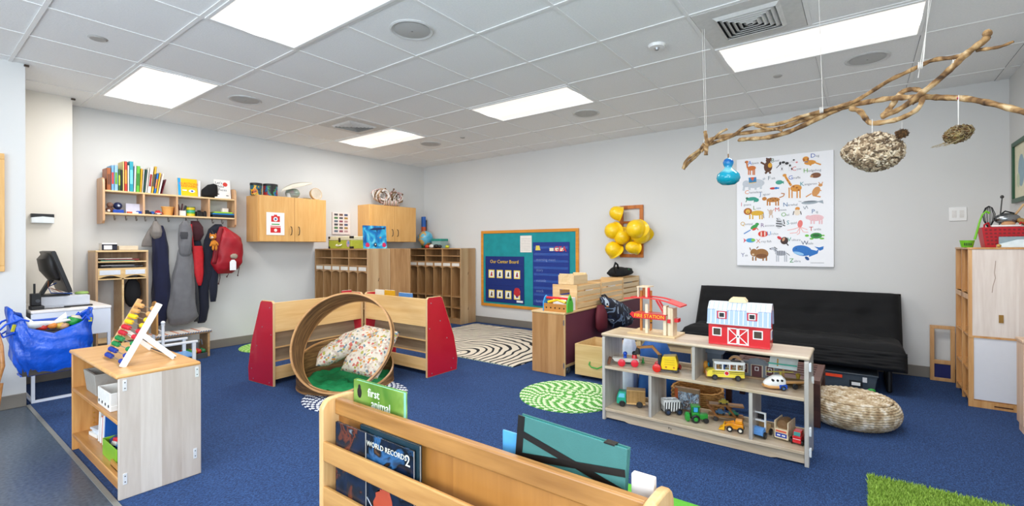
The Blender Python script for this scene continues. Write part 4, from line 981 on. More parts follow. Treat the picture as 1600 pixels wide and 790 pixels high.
b=B(wood('d9a55c','c08a42','y')); b.frame('xy',0,.16,0,.2,.008,0,.03); b.box(0,.16,0,.2,0,.005); o=b.out('wooden_tray'); o.location=(tx+.10,ty+.13,.106); tag(o,'shallow wooden tray nearest the end panel on the bottom honey shelf','tray')
# ---- abacus
t=T('abacus','white and wooden abacus frame with rows of coloured beads on the honey shelf','abacus',(.80,3.28,.616))
P1=Vector((.726,3.095,.616));P0=Vector((.733,3.455,.616)); q=Vector((.158,0,.315))
wh=plain('f2f0ee',.35,var=.01); nat=wood('e3b986','c79560','z')
def W2(b,name,lab=None,par=t,**k): return b.out(name,par,lab,world=True,**k)
b=B(wh); b.bar(P1-q*.02+Vector((0,0,.006)),P1+q,.014,.030); W2(b,'near_rail','white near rail',bev=.003)
b=B(nat); b.bar(P0-q*.02+Vector((0,0,.006)),P0+q,.012,.026); W2(b,'far_rail','natural wood far rail',bev=.003)
for yy in (P1.y-.014,P0.y+.014):
    a=Vector((P1.x,yy,P1.z))+q*.5; f=Vector((.948,yy,.624)); b=B(wh); b.bar(a,f,.012,.026); b.cyl((a.x,yy-.009,a.z),(a.x,yy+.009,a.z),.006,n=10); W2(b,'support_leg',bev=.003)
b=B(plain('30343a',.5)); b.cyl((.948,P1.y-.02,.628),(.948,P0.y+.02,.628),.004,n=8); W2(b,'stretcher')
cols=['1f3f9a','1f3f9a','1f8a4c','1f8a4c','c9283a','c9283a','f0c81c','f0c81c','d9a566','d9a566']
for k in range(10):
    c=P1+q*(.06+k*.094); b=B(METAL); b.cyl((c.x,P1.y,c.z),(c.x,P0.y,c.z),.0022,n=8); rod=W2(b,'rod')
    m=plain(cols[k],.35,coat=.3,var=.03); L_y=P0.y-P1.y
    n_far=7 if k%2 else 6
    for j in range(10):
        y=(P0.y-.022-j*.0165) if j<n_far else (P1.y+.022+(9-j)*.0165)
        if k in (4,5) and j>=n_far: y+=.02
        b=B(m); b.lathe([(.003,-.008),(.010,-.0065),(.0135,0),(.010,.0065),(.003,.008)],c=(c.x,y,c.z),ax=Matrix.Rotation(PI/2,3,'X'),n=12)
        o=W2(b,'bead',None)

# ---- foreground book rack
t=T('book_rack','honey coloured wooden book rack in the foreground with front slats and standing books','book rack',(1.0,.97,0)); z0=0
hr=lambda g='y':wood('c69558','946733',g,gs=.8)
def endp(y0,y1,lab):
    pts=[]; x0,x1,zt=.925,1.09,.688
    pts=[(x0,0),(x1,0),(x1,zt-.05)]+[(x1-.05+.05*math.cos(a),zt-.05+.05*math.sin(a)) for a in (0.3,.7,1.1,1.57)]+[(x0+.045+.045*math.cos(a),zt-.045+.045*math.sin(a)) for a in (1.57,1.9,2.3,2.7,3.0)]
    b=B(wood('e9c694','d0a164','z')); b.prism(pts,'xz',y0,y1); W2(b,'end_panel',lab,t,bev=.006,seg=3)
endp(1.555,1.58,None); endp(.352,.377,None)
b=B(hr()); b.box(.974,1.0,.377,1.555,.624,.682); W2(b,'top_rail',None,t,bev=.006,seg=3)
b=B(wood('bd8a4b','93622e','z',.17,'y',gs=.7)); b.box(.992,1.002,.377,1.555,.10,.64); W2(b,'back_board',None,t)
for za,zb in ((.468,.538),(.305,.377),(.15,.22)):
    b=B(wood('d6a86a','b3824a','y')); b.box(.928,.942,.377,1.557,za,zb); W2(b,'front_slat',None,t,bev=.004)
for za,zb in ((.468,.538),(.305,.377),(.15,.22)):
    b=B(wood('d6a86a','b3824a','y')); b.box(1.072,1.086,.377,1.557,za,zb); W2(b,'rear_slat',None,t,bev=.004)
b=B(hr()); b.box(.94,1.075,.377,1.555,.10,.118); W2(b,'bottom_board',None,t)
# magazines in the front pocket
def tex_cover(name,stops,scale,seed,dist=1.5,rough=.25):
    def f(nt):
        L=nt.links.new; tc=N(nt,'ShaderNodeTexCoord'); mp=N(nt,'ShaderNodeMapping'); mp.inputs['Location'].default_value=(seed,seed*2,seed*3); L(tc.outputs['Object'],mp.inputs[0]); n=N(nt,'ShaderNodeTexNoise'); n.inputs['Scale'].default_value=scale; n.inputs['Detail'].default_value=3; n.inputs['Distortion'].default_value=dist; L(mp.outputs[0],n.inputs['Vector'])
        return ramp(nt,n.outputs['Fac'],stops),n.outputs['Fac']
    return ramp_mat(name,f,rough)
dark1=tex_cover('cover_dark',[(.3,'0b1220'),(.42,'182b44'),(.52,'101418'),(.60,'3f6f9c'),(.64,'12161d'),(.74,'8f6a4a')],9,1.3,.6)
dark2=tex_cover('cover_red',[(.3,'10131c'),(.45,'1e2f4a'),(.54,'2a2a30'),(.60,'7a4432'),(.64,'12141b'),(.74,'b9bec6')],11,4.1,.6)
YZL=lambda y,z,x:TM((x,y,z),(0,-1,0),(0,0,1))
for (x,ya,yb,zt,mat,lab,tx1) in ((.9475,1.50,1.33,.618,dark2,'dark magazine with a red patch standing leftmost in the front pocket of the book rack',None),
      (.956,1.47,1.10,.612,dark1,'wide dark blue world records book standing in the front pocket of the book rack',('GUINNESS WORLD RECORDS','2')),
      (.968,1.385,1.085,.628,plain('27404a',.3,coat=.3),'dark teal hardback standing behind the magazines in the front pocket',None)):
    b=B(plain('e9e6df',.6)); b.box(x-.0025,x+.0025,yb+.003,ya-.003,.122,zt-.003); 
    t_=T('magazine' if x<.96 else 'hardback_book',lab,'book',(x,(ya+yb)/2,.12)); W2(b,'page_block',None,t_)
    b=B(mat); b.box(x-.0045,x-.0025,yb,ya,.12,zt); b.box(x+.0025,x+.0045,yb,ya,.12,zt); b.box(x-.0045,x+.0045,ya-.002,ya,.12,zt); W2(b,'cover',None,t_)
    if tx1:
        b=B(plain('e8e4d4',.5)); b.text('WORLD RECORDS',.024,YZL(1.23,.582,x-.0048),.0004); b.text('2',.05,YZL(1.125,.575,x-.0048),.0004); b.m(plain('cfd8e4',.5))
        for k in range(5): b.box(x-.0052,x-.0048,1.36+k*.018,1.372+k*.018,.555,.60)
        W2(b,'cover_lettering','pale cover lettering',t_)
        b=B(plain('b8553a',.5)); b.sph((x-.005,1.24,.38),(.001,.05,.07),14,wob=.5); b.m(plain('c9ccd2',.5)); b.bar((x-.005,1.46,.48),(x-.005,1.28,.28),.001,.003); b.bar((x-.005,1.42,.48),(x-.005,1.25,.33),.001,.003); b.m(plain('4f9ad0',.5)); b.sph((x-.005,1.15,.33),(.001,.03,.05),12,wob=.4); W2(b,'cover_picture',None,t_)
# green animal book behind the rail
t_=T('picture_book','green first animal book sticking up behind the left end of the rack','book',(1.03,1.37,.16)); x=1.035
gcov=tex_cover('cover_green',[(.3,'5a8636'),(.5,'7a9c48'),(.65,'9db868')],7,2.2,.6,.3)
b=B(gcov); b.box(x-.009,x-.006,1.235,1.515,.45,.747); b.box(x+.006,x+.009,1.235,1.515,.45,.747); b.box(x-.009,x+.009,1.512,1.515,.45,.747); W2(b,'cover',None,t_,bev=.0008)
b=B(plain('a9e6d4',.5)); b.box(x-.006,x+.006,1.238,1.512,.452,.743); W2(b,'page_block','pale mint page edges',t_)
b=B(plain('f3f6ee',.5)); b.text('first',.042,YZL(1.395,.713,x-.0095),.0004); b.text('animal',.042,YZL(1.355,.677,x-.0095),.0004); W2(b,'cover_lettering','white lettering first animal',t_)
b=B(plain('1d1a1a',.6)); b.sph((x-.0095,1.478,.705),(.0006,.013,.020),12,wob=.2); b.sph((x-.0095,1.478,.725),(.0006,.008,.010),10); W2(b,'cover_picture','small black animal silhouette',t_)
# teal portfolio
t_=T('portfolio','teal portfolio tied with crossed black ribbons standing behind the right end of the rack','portfolio',(1.04,.6,.45)); x=1.035
tl=plain('467d78',.6,var=.04,bump=.1,bscale=300); pts=dict(y0=.452,y1=.757)
o_=Matrix.Translation((1.03,.621,.444))@Matrix.Rotation(math.radians(4),4,'Y')@Matrix.Rotation(math.radians(2.5),4,'X')
def PB(m): q=B(m); q.M=o_; return q
b=PB(tl); b.box(-.011,-.007,-.16,.16,0,.318); b.box(.007,.011,-.16,.16,0,.318); b.box(-.007,.007,-.16,-.155,0,.316); W2(b,'cover_board',None,t_,bev=.001)
b=PB(plain('5fc8c6',.5)); b.box(-.007,.007,-.155,.155,.002,.313); W2(b,'lining','bright aqua inner edge',t_)
rb=plain('1a1614',.35,var=.1)
b=PB(rb); b.box(-.0125,-.011,.138,.16,0,.3185); b.bar((-.0130,.14,.271),(-.0130,-.16,.216),.0015,.017); b.bar((-.0138,.14,.213),(-.0138,-.16,.262),.0015,.017); b.box(-.0125,.0125,-.128,-.100,.316,.3195); W2(b,'ribbon','black ribbon',t_)
b=B(plain('5fa8d8',.4)); b.box(1.05,1.056,.72,.83,.45,.71); o=b.out('picture_book',bev=.001); tag(o,'thin bright blue book just left of the teal portfolio','book')
b=B(plain('e3dcd6',.5)); b.box(1.045,1.065,.385,.44,.45,.700); o=b.out('picture_book',bev=.003); tag(o,'pale book at the right end of the rack behind the portfolio','book')
# ================================================================== toy shelf in front of the futon, and its toys
TX,TY=3.05,.24; TL=1.26; TD=.31
t=T('display_shelf','low pale open shelf of toy vehicles with a barn and fire station on top','shelf',(TX,TY+TL/2,0))
def sw(g): return wood('e2d3bd','bda88c',g,gs=1.1,coat=.3,rough=.3)
gy=wood('d3cfc9','aaa299','z',coat=.3,rough=.3)
h=TL/2
for a in (-h,h-.022):
    b=B(gy); pr=[(0,0),(.04,0),(.055,.03),(TD-.055,.03),(TD-.04,0),(TD,0),(TD,.585),(TD-.02,.6),(.02,.6),(0,.585)]
    b.prism([(x,z) for x,z in pr],'xz',a,a+.022); e=b.out('end_panel',t,bev=.003)
    if a<0:
        for z in (.56,.20,.085):
            b=B(plain('d9dde0',.35)); b.box(.0,.022,a-.012,a,z-.025,z+.025); b.out('connector_clip',e,bev=.003)
b=B(sw('y')); b.box(-.008,TD+.004,-h-.006,h+.004,.597,.618); b.out('top_board',t,bev=.009,seg=4)
b=B(sw('y')); b.box(.0,TD,-h+.022,h-.022,.365,.385); b.out('middle_shelf',t,bev=.003)
b=B(sw('y')); b.box(.0,TD,-h+.022,h-.022,.065,.085); b.out('bottom_shelf',t,bev=.003)
b=B(sw('y')); pr=[(-h+.022,.065),(h-.022,.065),(h-.022,.012),(h-.16,.012),(h-.19,.004+.0),(-h+.19,.004),(-h+.16,.012),(-h+.022,.012)]
b.prism(pr,'yz',.02,.036); kb=b.out('kick_board',t)
b=B(plain('3c2a20',.7)); b.text('Pia',.022,TM((.0195,.15,.035),(0,-1,0),(0,0,1)),.0004); b.out('brand_stamp',kb,'small dark stamp')
b=B(sw('y')); b.box(TD-.014,TD,-h+.022,h-.022,.385,.415); b.out('rear_lip',t); b=B(sw('y')); b.box(TD-.014,TD,-h+.022,h-.022,.085,.115); b.out('rear_lip',t)
for y,z0,z1 in ((.865,.385,.597),(1.150,.085,.365),(.535,.085,.365)):
    b=B(gy); yy=y-TY-h; b.box(.004,TD-.004,yy-.010,yy+.010,z0,z1); b.out('divider',t,bev=.002)
ZU,ZL=.386,.086

def wheel(par,c,r,w,col,hub=None,axis='y'):
    R=Matrix.Rotation(PI/2,3,'X') if axis=='y' else Matrix.Rotation(PI/2,3,'Y')
    b=B(plain(col,.4,coat=.2,var=.02)); b.lathe([(0,-w/2),(r*.85,-w/2),(r,-w*.3),(r,w*.3),(r*.85,w/2),(0,w/2)],c=c,ax=R,n=24)
    wl=b.out('wheel',par)
    if hub: 
        b=B(plain(hub,.4)); s=w/2+.0008; b.lathe([(0,-s),(r*.5,-s),(r*.5,s),(0,s)],c=c,ax=R,n=16); b.out('hub',wl)
    return wl
def car(name,lab,px,py,z,rz,cat='toy vehicle',dx=0,x=None):
    """thing whose local +x is the nose; the pixel gives its nearest wheels' spot on the shelf board"""
    p=U(px,py,z=z); return T(name,lab,cat,(p.x+dx,p.y,z),rz)
# red wheeled car
t=T('toy_train_car','grey toy car with pinkish red wheels carrying blue and red peg people','toy vehicle',(3.15,1.345,ZU),math.radians(-66))
b=B(plain('c9c4bb',.45)); b.prism([(-.095,.035),(-.11,.055),(.075,.055),(.075,.03),(-.08,.03)],'xz',-.03,.03); b.m(BLACK); b.box(-.05,.06,-.03,.03,.018,.032); b.out('body',t,bev=.002)
for x in (-.045,.045):
    for y in (-.037,.037): wheel(t,(x,y,.026),.026,.012,'d9203e')
b=B(BLUE); b.cyl((-.02,0,.055),(-.02,0,.072),.012); b.sph((-.02,0,.085),.015,14); b.out('peg_figure',t,'blue peg figure')
b=B(RED); b.cyl((.045,0,.055),(.045,0,.08),.02,.016); b.out('peg_figure',t,'red peg figure with black cap'); b=B(BLACK); b.sph((.045,0,.09),(.018,.018,.016),14); b.out('peg_head',t)
b=B(plain('7a4a2c',.6)); b.ob((-.13,.0,.03),(.02,.03,.05),(0,.3,0)); b.out('wooden_coupler',t)
b=B(GRN); b.cyl((0,0,0),(0,0,.004),.012); b.cyl((0,0,.004),(0,0,.045),.011,.001,n=14); o=b.out('toy_tree'); o.location=(3.28,1.285,ZU); tag(o,'little green cone tree behind the red wheeled car on the upper shelf','toy')
b=B(plain('58b8a0',.4)); b.cyl((0,0,0),(0,0,.004),.010); b.cyl((0,0,.004),(0,0,.038),.009,.001,n=14); o=b.out('toy_tree'); o.location=(3.26,1.32,ZU); tag(o,'little pale teal cone tree beside the green one on the upper shelf','toy')
# yellow digger
t=T('toy_digger','yellow wooden toy digger with red wheels and a bent wooden arm on the upper shelf','toy vehicle',(3.16,1.07,ZU),math.radians(-78))
yw=plain('f0cf20',.4,coat=.3,var=.03)
b=B(yw); b.prism([(-.03,.02),(.07,.02),(.075,.06),(.06,.115),(-.025,.105),(-.035,.05)],'xz',-.042,.042); b.out('cab',t,bev=.005,seg=3)
b=B(plain('c9a81a',.5)); 
for z in (.055,.07,.085): b.box(-.01,.055,-.0432,-.042,z,z+.003)
b.out('grille_line',t)
b=B(plain('b86a2a',.5)); b.cyl((0,-.043,.038),(0,-.042,.038),.006,n=12); b.out('headlight',t); b=B(plain('b86a2a',.5)); b.cyl((.05,-.043,.038),(.05,-.042,.038),.006,n=12); b.out('headlight',t)
b=B(plain('2a2c34',.5)); b.box(-.045,.08,-.034,.034,.012,.022); b.box(-.055,-.035,-.03,.03,.03,.11); b.out('chassis',t)
for x in (-.06,):
    for y in (-.052,.045): wheel(t,(x+ (.0 if y<0 else -.0),y,.028),.028,.014,'d8281e')
wheel(t,(.065,.045,.026),.026,.014,'9a2a20'); wheel(t,(.058,-.03,.0185),.018,.012,'3a3a3a')
b=B(wood('cf9858','a8703a','x')); b.bar((-.04,0,.10),(-.10,0,.165),.016,.018); b.bar((-.095,0,.16),(-.20,0,.145),.016,.018); b.out('arm',t,bev=.002)
b=B(plain('2a2320',.5)); b.prism([(-.215,.10),(-.18,.10),(-.185,.14),(-.20,.148)],'xz',-.02,.02); b.out('bucket',t)
# school bus
t=T('toy_bus','yellow and white wooden toy school bus with a red stop sign on the upper shelf','toy vehicle',(3.20,.705,ZU),math.radians(112))
bw=plain('f1df55',.4,var=.02); 
b=B(bw); b.box(-.105,.075,-.038,.038,.018,.062); b.prism([(.075,.018),(.115,.018),(.115,.045),(.105,.058),(.075,.062)],'xz',-.036,.036); b.out('lower_body',t,bev=.002)
b=B(wood('e0b57a','c48d4c','x')); b.box(.115,.120,-.034,.034,.018,.05); b.m(plain('c97a2a',.5)); b.cyl((.12,-.02,.035),(.122,-.02,.035),.008,n=12); b.cyl((.12,.02,.035),(.122,.02,.035),.008,n=12); b.out('front_grille',t)
b=B(plain('2e2f24',.5)); b.box(-.105,.095,-.0388,-.038,.052,.056); b.box(-.105,.085,.038,.0388,.052,.056); b.box(-.105,.085,-.0388,-.038,.042,.0445); b.box(-.105,.085,.038,.0388,.042,.0445); b.out('black_stripe',t)
b=B(WHITE)
for y in (-.038,.032):
    b.box(-.105,.07,y,y+.006,.062,.068); b.box(-.105,.07,y,y+.006,.100,.106)
    for k in range(5): b.box(-.105+k*.0415,-.097+k*.0415,y,y+.006,.068,.100)
b.box(.064,.07,-.038,.038,.062,.106); b.box(-.105,-.099,-.038,.038,.062,.106); b.out('window_frame',t)
b=B(WHITE); b.prism([(-.038,.106),(.038,.106),(.034,.116),(-.034,.116)],'yz',-.108,.074); b.m(yw if False else bw); b.box(-.105,.07,-.0385,-.038,.1,.106); r=b.out('roof',t)
b=B(plain('2a2c30',.6)); b.prism([(-.02,.1165),(.02,.1165),(.018,.118),(-.018,.118)],'yz',-.09,-.03); b.out('roof_hatch',r)
for x,c in ((-.07,'d9aa7a'),(-.03,'c97f52'),(.012,'3a6ab0'),(.045,'c9a070')):
    b=B(plain(c,.5)); b.cyl((x,0,.062),(x,0,.075),.011,n=12); b.sph((x,0,.085),.011,10); b.out('passenger_peg',t)
for x in (-.065,.07):
    for y in (-.043,.043): wheel(t,(x,y,.0175),.0175,.010,'1d1f22','4a4c50')
for sy in (-1,1):
    b=B(WHITE); b.cyl((0.0,sy*.0388,.045),(0.0,sy*.0398,.045),.015,n=8); b.m(RED); b.cyl((0,sy*.0398,.045),(0,sy*.0402,.045),.012,n=8); b.out('stop_sign',t,'red stop sign')
# grey wooden town front
t=T('toy_storefront','grey painted wooden toy building with a dark red door behind the bus','toy building',(3.335,.545,ZU),-PI/2)
b=B(plain('7e848c',.6,var=.05)); pr=[(-.11,0),(.12,0),(.12,.095),(.06,.105),(.04,.12),(0,.128),(-.04,.12),(-.06,.105),(-.11,.10)]; b.prism(pr,'xz',-.012,.012); b.out('facade',t,bev=.002)
b=B(wood('b89a78','8f7150','x')); b.box(-.12,.13,-.035,.012,0,.012); b.out('boardwalk',t)
for x,w,z0,z1,c in ((0.0,.032,.012,.085,'5c2026'),(-.075,.022,.03,.085,'5c2026'),(.075,.022,.03,.085,'5c2026')):
    b=B(plain('cbbda8',.6)); b.box(x-w-.003,x+w+.003,-.0135,-.012,z0-.002,z1+.003); b.m(plain(c,.5)); b.box(x-w+.003,x+w-.003,-.0145,-.0135,z0,z1); b.m(WHITE); b.frame('xz',x-.011,x+.011,z1-.034,z1-.01,.003,-.0152,-.0145); b.out('door' if z0<.02 else 'shutter_window',t)
t=T('toy_shed','dark grey blue toy shed with a flat roof at the back of the upper shelf','toy building',(3.33,.80,ZU),-PI/2)
b=B(plain('56606e',.6)); b.box(-.045,.045,-.02,.02,0,.13); b.out('wall',t); b=B(plain('6d7684',.6)); b.prism([(-.055,.13),(.055,.13),(.07,.155),(-.07,.155)],'xz',-.024,.024); b.out('roof',t)
b=B(plain('e0a040',.5)); b.sph((-.11,0,.05),(.03,.02,.03),12); b.cyl((-.11,0,0),(-.11,0,.03),.02); b.m(plain('3aa0c0',.4)); b.sph((-.115,-.02,.06),(.012,.006,.014),10); o=b.out('toy_creature'); o.location=(3.28,.845,ZU); tag(o,'small orange wooden figure behind the bus nose','toy')
b=B(wood('caa070','a57a48','y')); b.lathe([(.030,-.012),(.045,-.012),(.045,.012),(.030,.012)],ax=Matrix.Rotation(PI/2,3,'Y'),n=26,close=True); o=b.out('wooden_arch'); o.location=(3.30,.665,ZU+.046); tag(o,'round natural wood ring standing behind the rear of the bus','toy')
# card lying slanted
b=B(plain('e9efee',.5)); b.ob((0,0,0),(.09,.15,.002),(0,math.radians(-34),0)); b.m(plain('57c3b0',.5)); b.ob((-.04,0,.001),(.008,.15,.0021),(0,math.radians(-34),0)); b.m(plain('d9b064',.5)); b.ob((.0,.03,.0014),(.06,.008,.0022),(0,math.radians(-34),.1))
o=b.out('info_card'); o.location=(3.225,.385,.50); tag(o,'small white card with a teal edge held up above the toy helicopter','card')
b=B(wood('c9a26a','a57c44','z')); b.cyl((0,0,0),(0,0,.105),.006,n=10); b.cyl((0,0,0),(0,0,.006),.02,n=16); o=b.out('card_holder'); o.location=(3.235,.385,ZU); tag(o,'thin wooden stick stand holding the white card on the upper shelf','card holder')
# helicopter
t=T('toy_helicopter','white and blue wooden toy helicopter at the right end of the upper shelf','toy vehicle',(3.16,.40,ZU),math.radians(118))
b=B(WHITE); b.loft([(.085,0,.03,.012,.012),(.065,0,.036,.032,.022),(.03,0,.045,.036,.036),(-.01,0,.047,.036,.038),(-.03,0,.042,.025,.024)],n=20,axis='x'); b.out('cabin',t)
b=B(wood('dfb27a','c08b4a','x')); b.loft([(.088,0,.02,.02,.008),(.06,0,.018,.035,.014),(0,0,.017,.036,.014)],n=18,axis='x'); b.out('nose_base',t)
b=B(BLUE); b.box(-.035,.01,-.037,.037,.008,.034); b.out('blue_hull',t,'blue lower hull',bev=.004)
b=B(BLACK)
for x in (.045,.02,-.004): b.cyl((x,-.0375,.058),(x,.0375,.058),.007,n=10)
o=b.out('window_hole',t); 
b=B(wood('dcb27c','bd8a4c','x')); b.bar((-.02,0,.04),(-.18,0,.046),.014,.014); b.out('tail_boom',t,bev=.002); b=B(WHITE); b.prism([(-.19,.04),(-.165,.04),(-.17,.075),(-.19,.08)],'xz',-.006,.006); b.out('tail_fin',t)
for y in (-.04,.04): wheel(t,(-.01,y,.014),.014,.010,'20252c','4a70a0')
wheel(t,(-.09,0.0,.016),.016,.012,'22252a')
b=B(plain('b8ab4a',.5)); b.cyl((-.01,0,.08),(-.01,0,.10),.006,n=10); b.bar((-.08,.0,.102),(.07,.0,.102),.014,.004); b.out('rotor',t)
b=B(wood('a08050','7c6038','x')); b.loft([(-.09,0,.035,.01,.01),(-.06,0,.03,.03,.02),(.02,0,.03,.035,.022),(.08,0,.04,.01,.02)],n=18,axis='x'); b.m(plain('b9a23a',.5)); b.sph((-.05,0,.07),.014,10); b.cyl((-.05,0,.03),(-.05,0,.07),.01); o=b.out('toy_boat'); o.location=(3.30,.36,ZU); o.rotation_euler=(0,0,math.radians(100)); tag(o,'brown toy boat with an olive figure behind the helicopter','toy vehicle')
# lower shelf: recycling truck
t=T('toy_garbage_truck','wooden toy garbage truck with a teal green cab on the lower left shelf','toy vehicle',(3.20,1.345,ZL),math.radians(112))
b=B(plain('2fae8f',.4)); b.prism([(.035,.02),(.10,.02),(.10,.06),(.085,.105),(.035,.105)],'xz',-.036,.036); c_=b.out('cab',t,bev=.003)
b=B(plain('7fd0e6',.3)); b.prism([(.045,.065),(.09,.065),(.08,.095),(.045,.095)],'xz',-.037,.037); b.out('window',c_)
b=B(wood('e0bd86','c39a60','x')); b.box(-.10,.03,-.036,.036,.02,.03); b.box(-.10,.03,-.036,.036,.115,.122); b.m(wood('c9a671','a98248','z'))
for k in range(5):
    for y in (-.036,.031): b.box(-.10+k*.03,-.093+k*.03,y,y+.005,.03,.115)
for y in (-.034,.031): b.box(-.10,.03,y,y+.003,.07,.076)
b.box(-.1,.03,-.028,.028,.03,.112); b.out('slatted_box',t)
b=B(plain('57a838',.5)); b.box(-.05,-.01,-.0375,-.036,.075,.105); b.m(plain('57a838',.5)); b.out('green_panel',t)
for x in (-.06,.06):
    for y in (-.038,.038): wheel(t,(x,y,.022),.022,.012,'17181a','2c2e30')
# zebra truck
t=T('toy_zebra_truck','zebra striped toy safari truck on the lower shelf','toy vehicle',(3.215,1.06,ZL),math.radians(-52))
b=B(WHITE); b.box(-.06,.060,-.036,.036,.022,.088); b.out('body',t,bev=.004)
b=B(WHITE); b.frame('xy',-.06,.045,-.034,.034,.007,.092,.1)
for x in (-.057,-.02,.018,.042):
    for y in (-.031,.031): b.box(x-.003,x+.003,y-.003,y+.003,.062,.092)
b.out('roof_frame',t)
b=B(BLACK)
for k in range(7):
    x=-.055+k*.0175; 
    for y in (-.0368,.0362): b.bar((x,y,.024),(x+.004,y,.087),.0008,.008)
o=b.out('zebra_stripes',t,'black zebra stripes'); o['kind']='stuff'
b=B(BLACK)
for k in range(5): b.box(.0652,.0658,-.03+k*.014,-.024+k*.014,.025,.06); b.box(-.0608,-.0602,-.03+k*.014,-.024+k*.014,.025,.06)
o=b.out('zebra_stripes',t); o['kind']='stuff'
for k in range(4): pass
for x in (-.035,.042):
    for y in (-.04,.04): wheel(t,(x,y,.022),.022,.012,'22262e','2d4668')
# animal photo box
t=T('photo_card','small box covered with a grey animal photo standing at the back of the lower shelf','box',(3.33,.985,ZL),-PI/2)
b=B(plain('9a8064',.7)); b.box(-.085,.08,-.008,.03,0,.155); b.out('box_body',t)
ph=tex_cover('animal_photo',[(.3,'4a3a30'),(.42,'c9d3dc'),(.5,'8aa0b4'),(.58,'6d5038'),(.66,'d9dee4')],16,7.7,2)
b=B(ph); b.box(-.06,.08,-.009,-.008,.01,.13); b.out('photo',t); b=B(plain('b8602a',.6)); b.box(-.085,-.062,-.009,-.008,0,.15); b.out('rust_edge',t)
# tractor
t=T('toy_tractor','bright green toy tractor on the lower shelf','toy vehicle',(3.17,.865,ZL),math.radians(-62))
gt=plain('2f9e3c',.4,coat=.2)
b=B(gt); b.box(-.045,.0,-.028,.028,.02,.065); b.box(.0,.055,-.02,.02,.02,.055); b.out('body',t,bev=.004)
b=B(gt); b.box(-.045,-.04,-.026,.026,.065,.1); b.box(-.005,0,-.026,.026,.065,.1); b.box(-.05,.006,-.03,.03,.1,.107); b.m(plain('58b8e0',.3)); b.box(-.036,-.009,-.0255,.0255,.068,.098); b.out('cab',t,bev=.002)
for y in (-.034,.034): wheel(t,(-.025,y,.026),.026,.014,'1a1c1f','2f9e3c'); 
for y in (-.028,.028): wheel(t,(.042,y,.016),.016,.012,'1a1c1f')
b=B(GRN); b.loft([(-.06,0,.03,.03,.028),(-.075,0,.03,.034,.03),(-.085,0,.03,.02,.02)],n=18,axis='x'); b.out('rear_drum',t)
# car carrier with cars
t=T('toy_car_carrier','two deck wooden toy car carrier on the lower shelf','toy vehicle',(3.30,.73,ZL),math.radians(-72))
mw=wood('b88a52','8a5e30','x')
for z in (.028,.098):
    b=B(mw); b.box(-.10,.11,-.034,.034,z,z+.008); b.out('deck',t,bev=.002)
for y in (-.038,.038):
    for x in (-.08,.035):
        b=B(wood('a8743c','7c4f26','x')); b.bar((x-.03,y,.105),(x+.035,y,.022),.006,.012); b.cyl((x-.03,y-.004,.102),(x-.03,y+.004,.102),.006,n=10); b.out('side_strut',t)
for x in (-.06,.07):
    for y in (-.038,.038): wheel(t,(x,y,.016),.0155,.008,'2a2320')
for x,z,c,lab in ((-.01,.106,'b3a23c','tiny olive car on the top deck of the car carrier'),(-.03,.036,'4a6f8f','tiny blue car on the lower deck of the car carrier'),(.05,.036,'3f8f74','tiny green car on the lower deck of the car carrier')):
    b=B(plain(c,.4)); b.prism([(-.03,.006),(.03,.006),(.03,.018),(.018,.02),(.01,.032),(-.012,.032),(-.02,.02),(-.03,.018)],'xz',-.014,.014)
    mt=Matrix.Translation(t.location)@t.rotation_euler.to_matrix().to_4x4(); tt=T('toy_car',lab,'toy vehicle',mt@Vector((x,0,z+.0005)),t.rotation_euler.z)
    b.out('body',tt,bev=.0015)
    for xx in (-.018,.018):
        for y in (-.014,.014): wheel(tt,(xx,y,.0065),.0065,.004,'1d1d1d')
# orange loader
t=T('toy_loader','orange yellow toy front loader with white hubs on the lower shelf','toy vehicle',(3.14,.635,ZL),math.radians(96))
oy=plain('f0a51e',.35,coat=.3,var=.02)
b=B(oy); b.box(-.045,.03,-.024,.024,.018,.05); b.box(-.04,0,-.02,.02,.05,.075); b.prism([(.03,.02),(.05,.02),(.05,.045),(.03,.05)],'xz',-.02,.02); b.out('body',t,bev=.004)
b=B(plain('f5be22',.35)); b.prism([(.06,.004),(.095,.004),(.088,.012),(.07,.02),(.068,.04),(.06,.045)],'xz',-.032,.032); b.out('bucket',t,bev=.001)
b=B(oy); b.bar((.01,-.026,.052),(.07,-.026,.03),.005,.01); b.bar((.01,.026,.052),(.07,.026,.03),.005,.01); b.out('lift_arm',t)
for x in (-.03,.03):
    for y in (-.031,.031): wheel(t,(x,y,.018),.018,.012,'202124','ece8dc')
# blue white truck with frame
t=T('toy_flatbed_truck','pale blue and white toy truck seen from the front on the lower right shelf','toy vehicle',(3.165,.497,ZL),math.radians(168))
b=B(plain('6fa3dc',.4)); b.box(.02,.07,-.036,.036,.015,.045); b.prism([(.02,.045),(.066,.045),(.045,.06),(.02,.06)],'xz',-.034,.034); b.out('hood',t,bev=.003)
b=B(WHITE); b.frame('yz',-.034,.034,.045,.145,.008,.008,.02); b.box(.008,.02,-.03,.03,.09,.098); b.out('windscreen_frame',t,bev=.001)
b=B(wood('d8b98c','b08c5a','x')); b.box(-.07,.01,-.034,.034,.022,.034); b.box(-.07,-.06,-.034,.034,.034,.06); b.out('bed',t)
b=B(BLACK); b.box(-.01,.0,-.018,.018,.1,.132); b.out('rear_window',t); b=B(BLACK); b.box(.0705,.0715,-.036,.036,.017,.022); b.out('bumper',t)
for x in (-.045,.045):
    for y in (-.04,.04): wheel(t,(x,y,.02),.02,.012,'17181a','555a60')
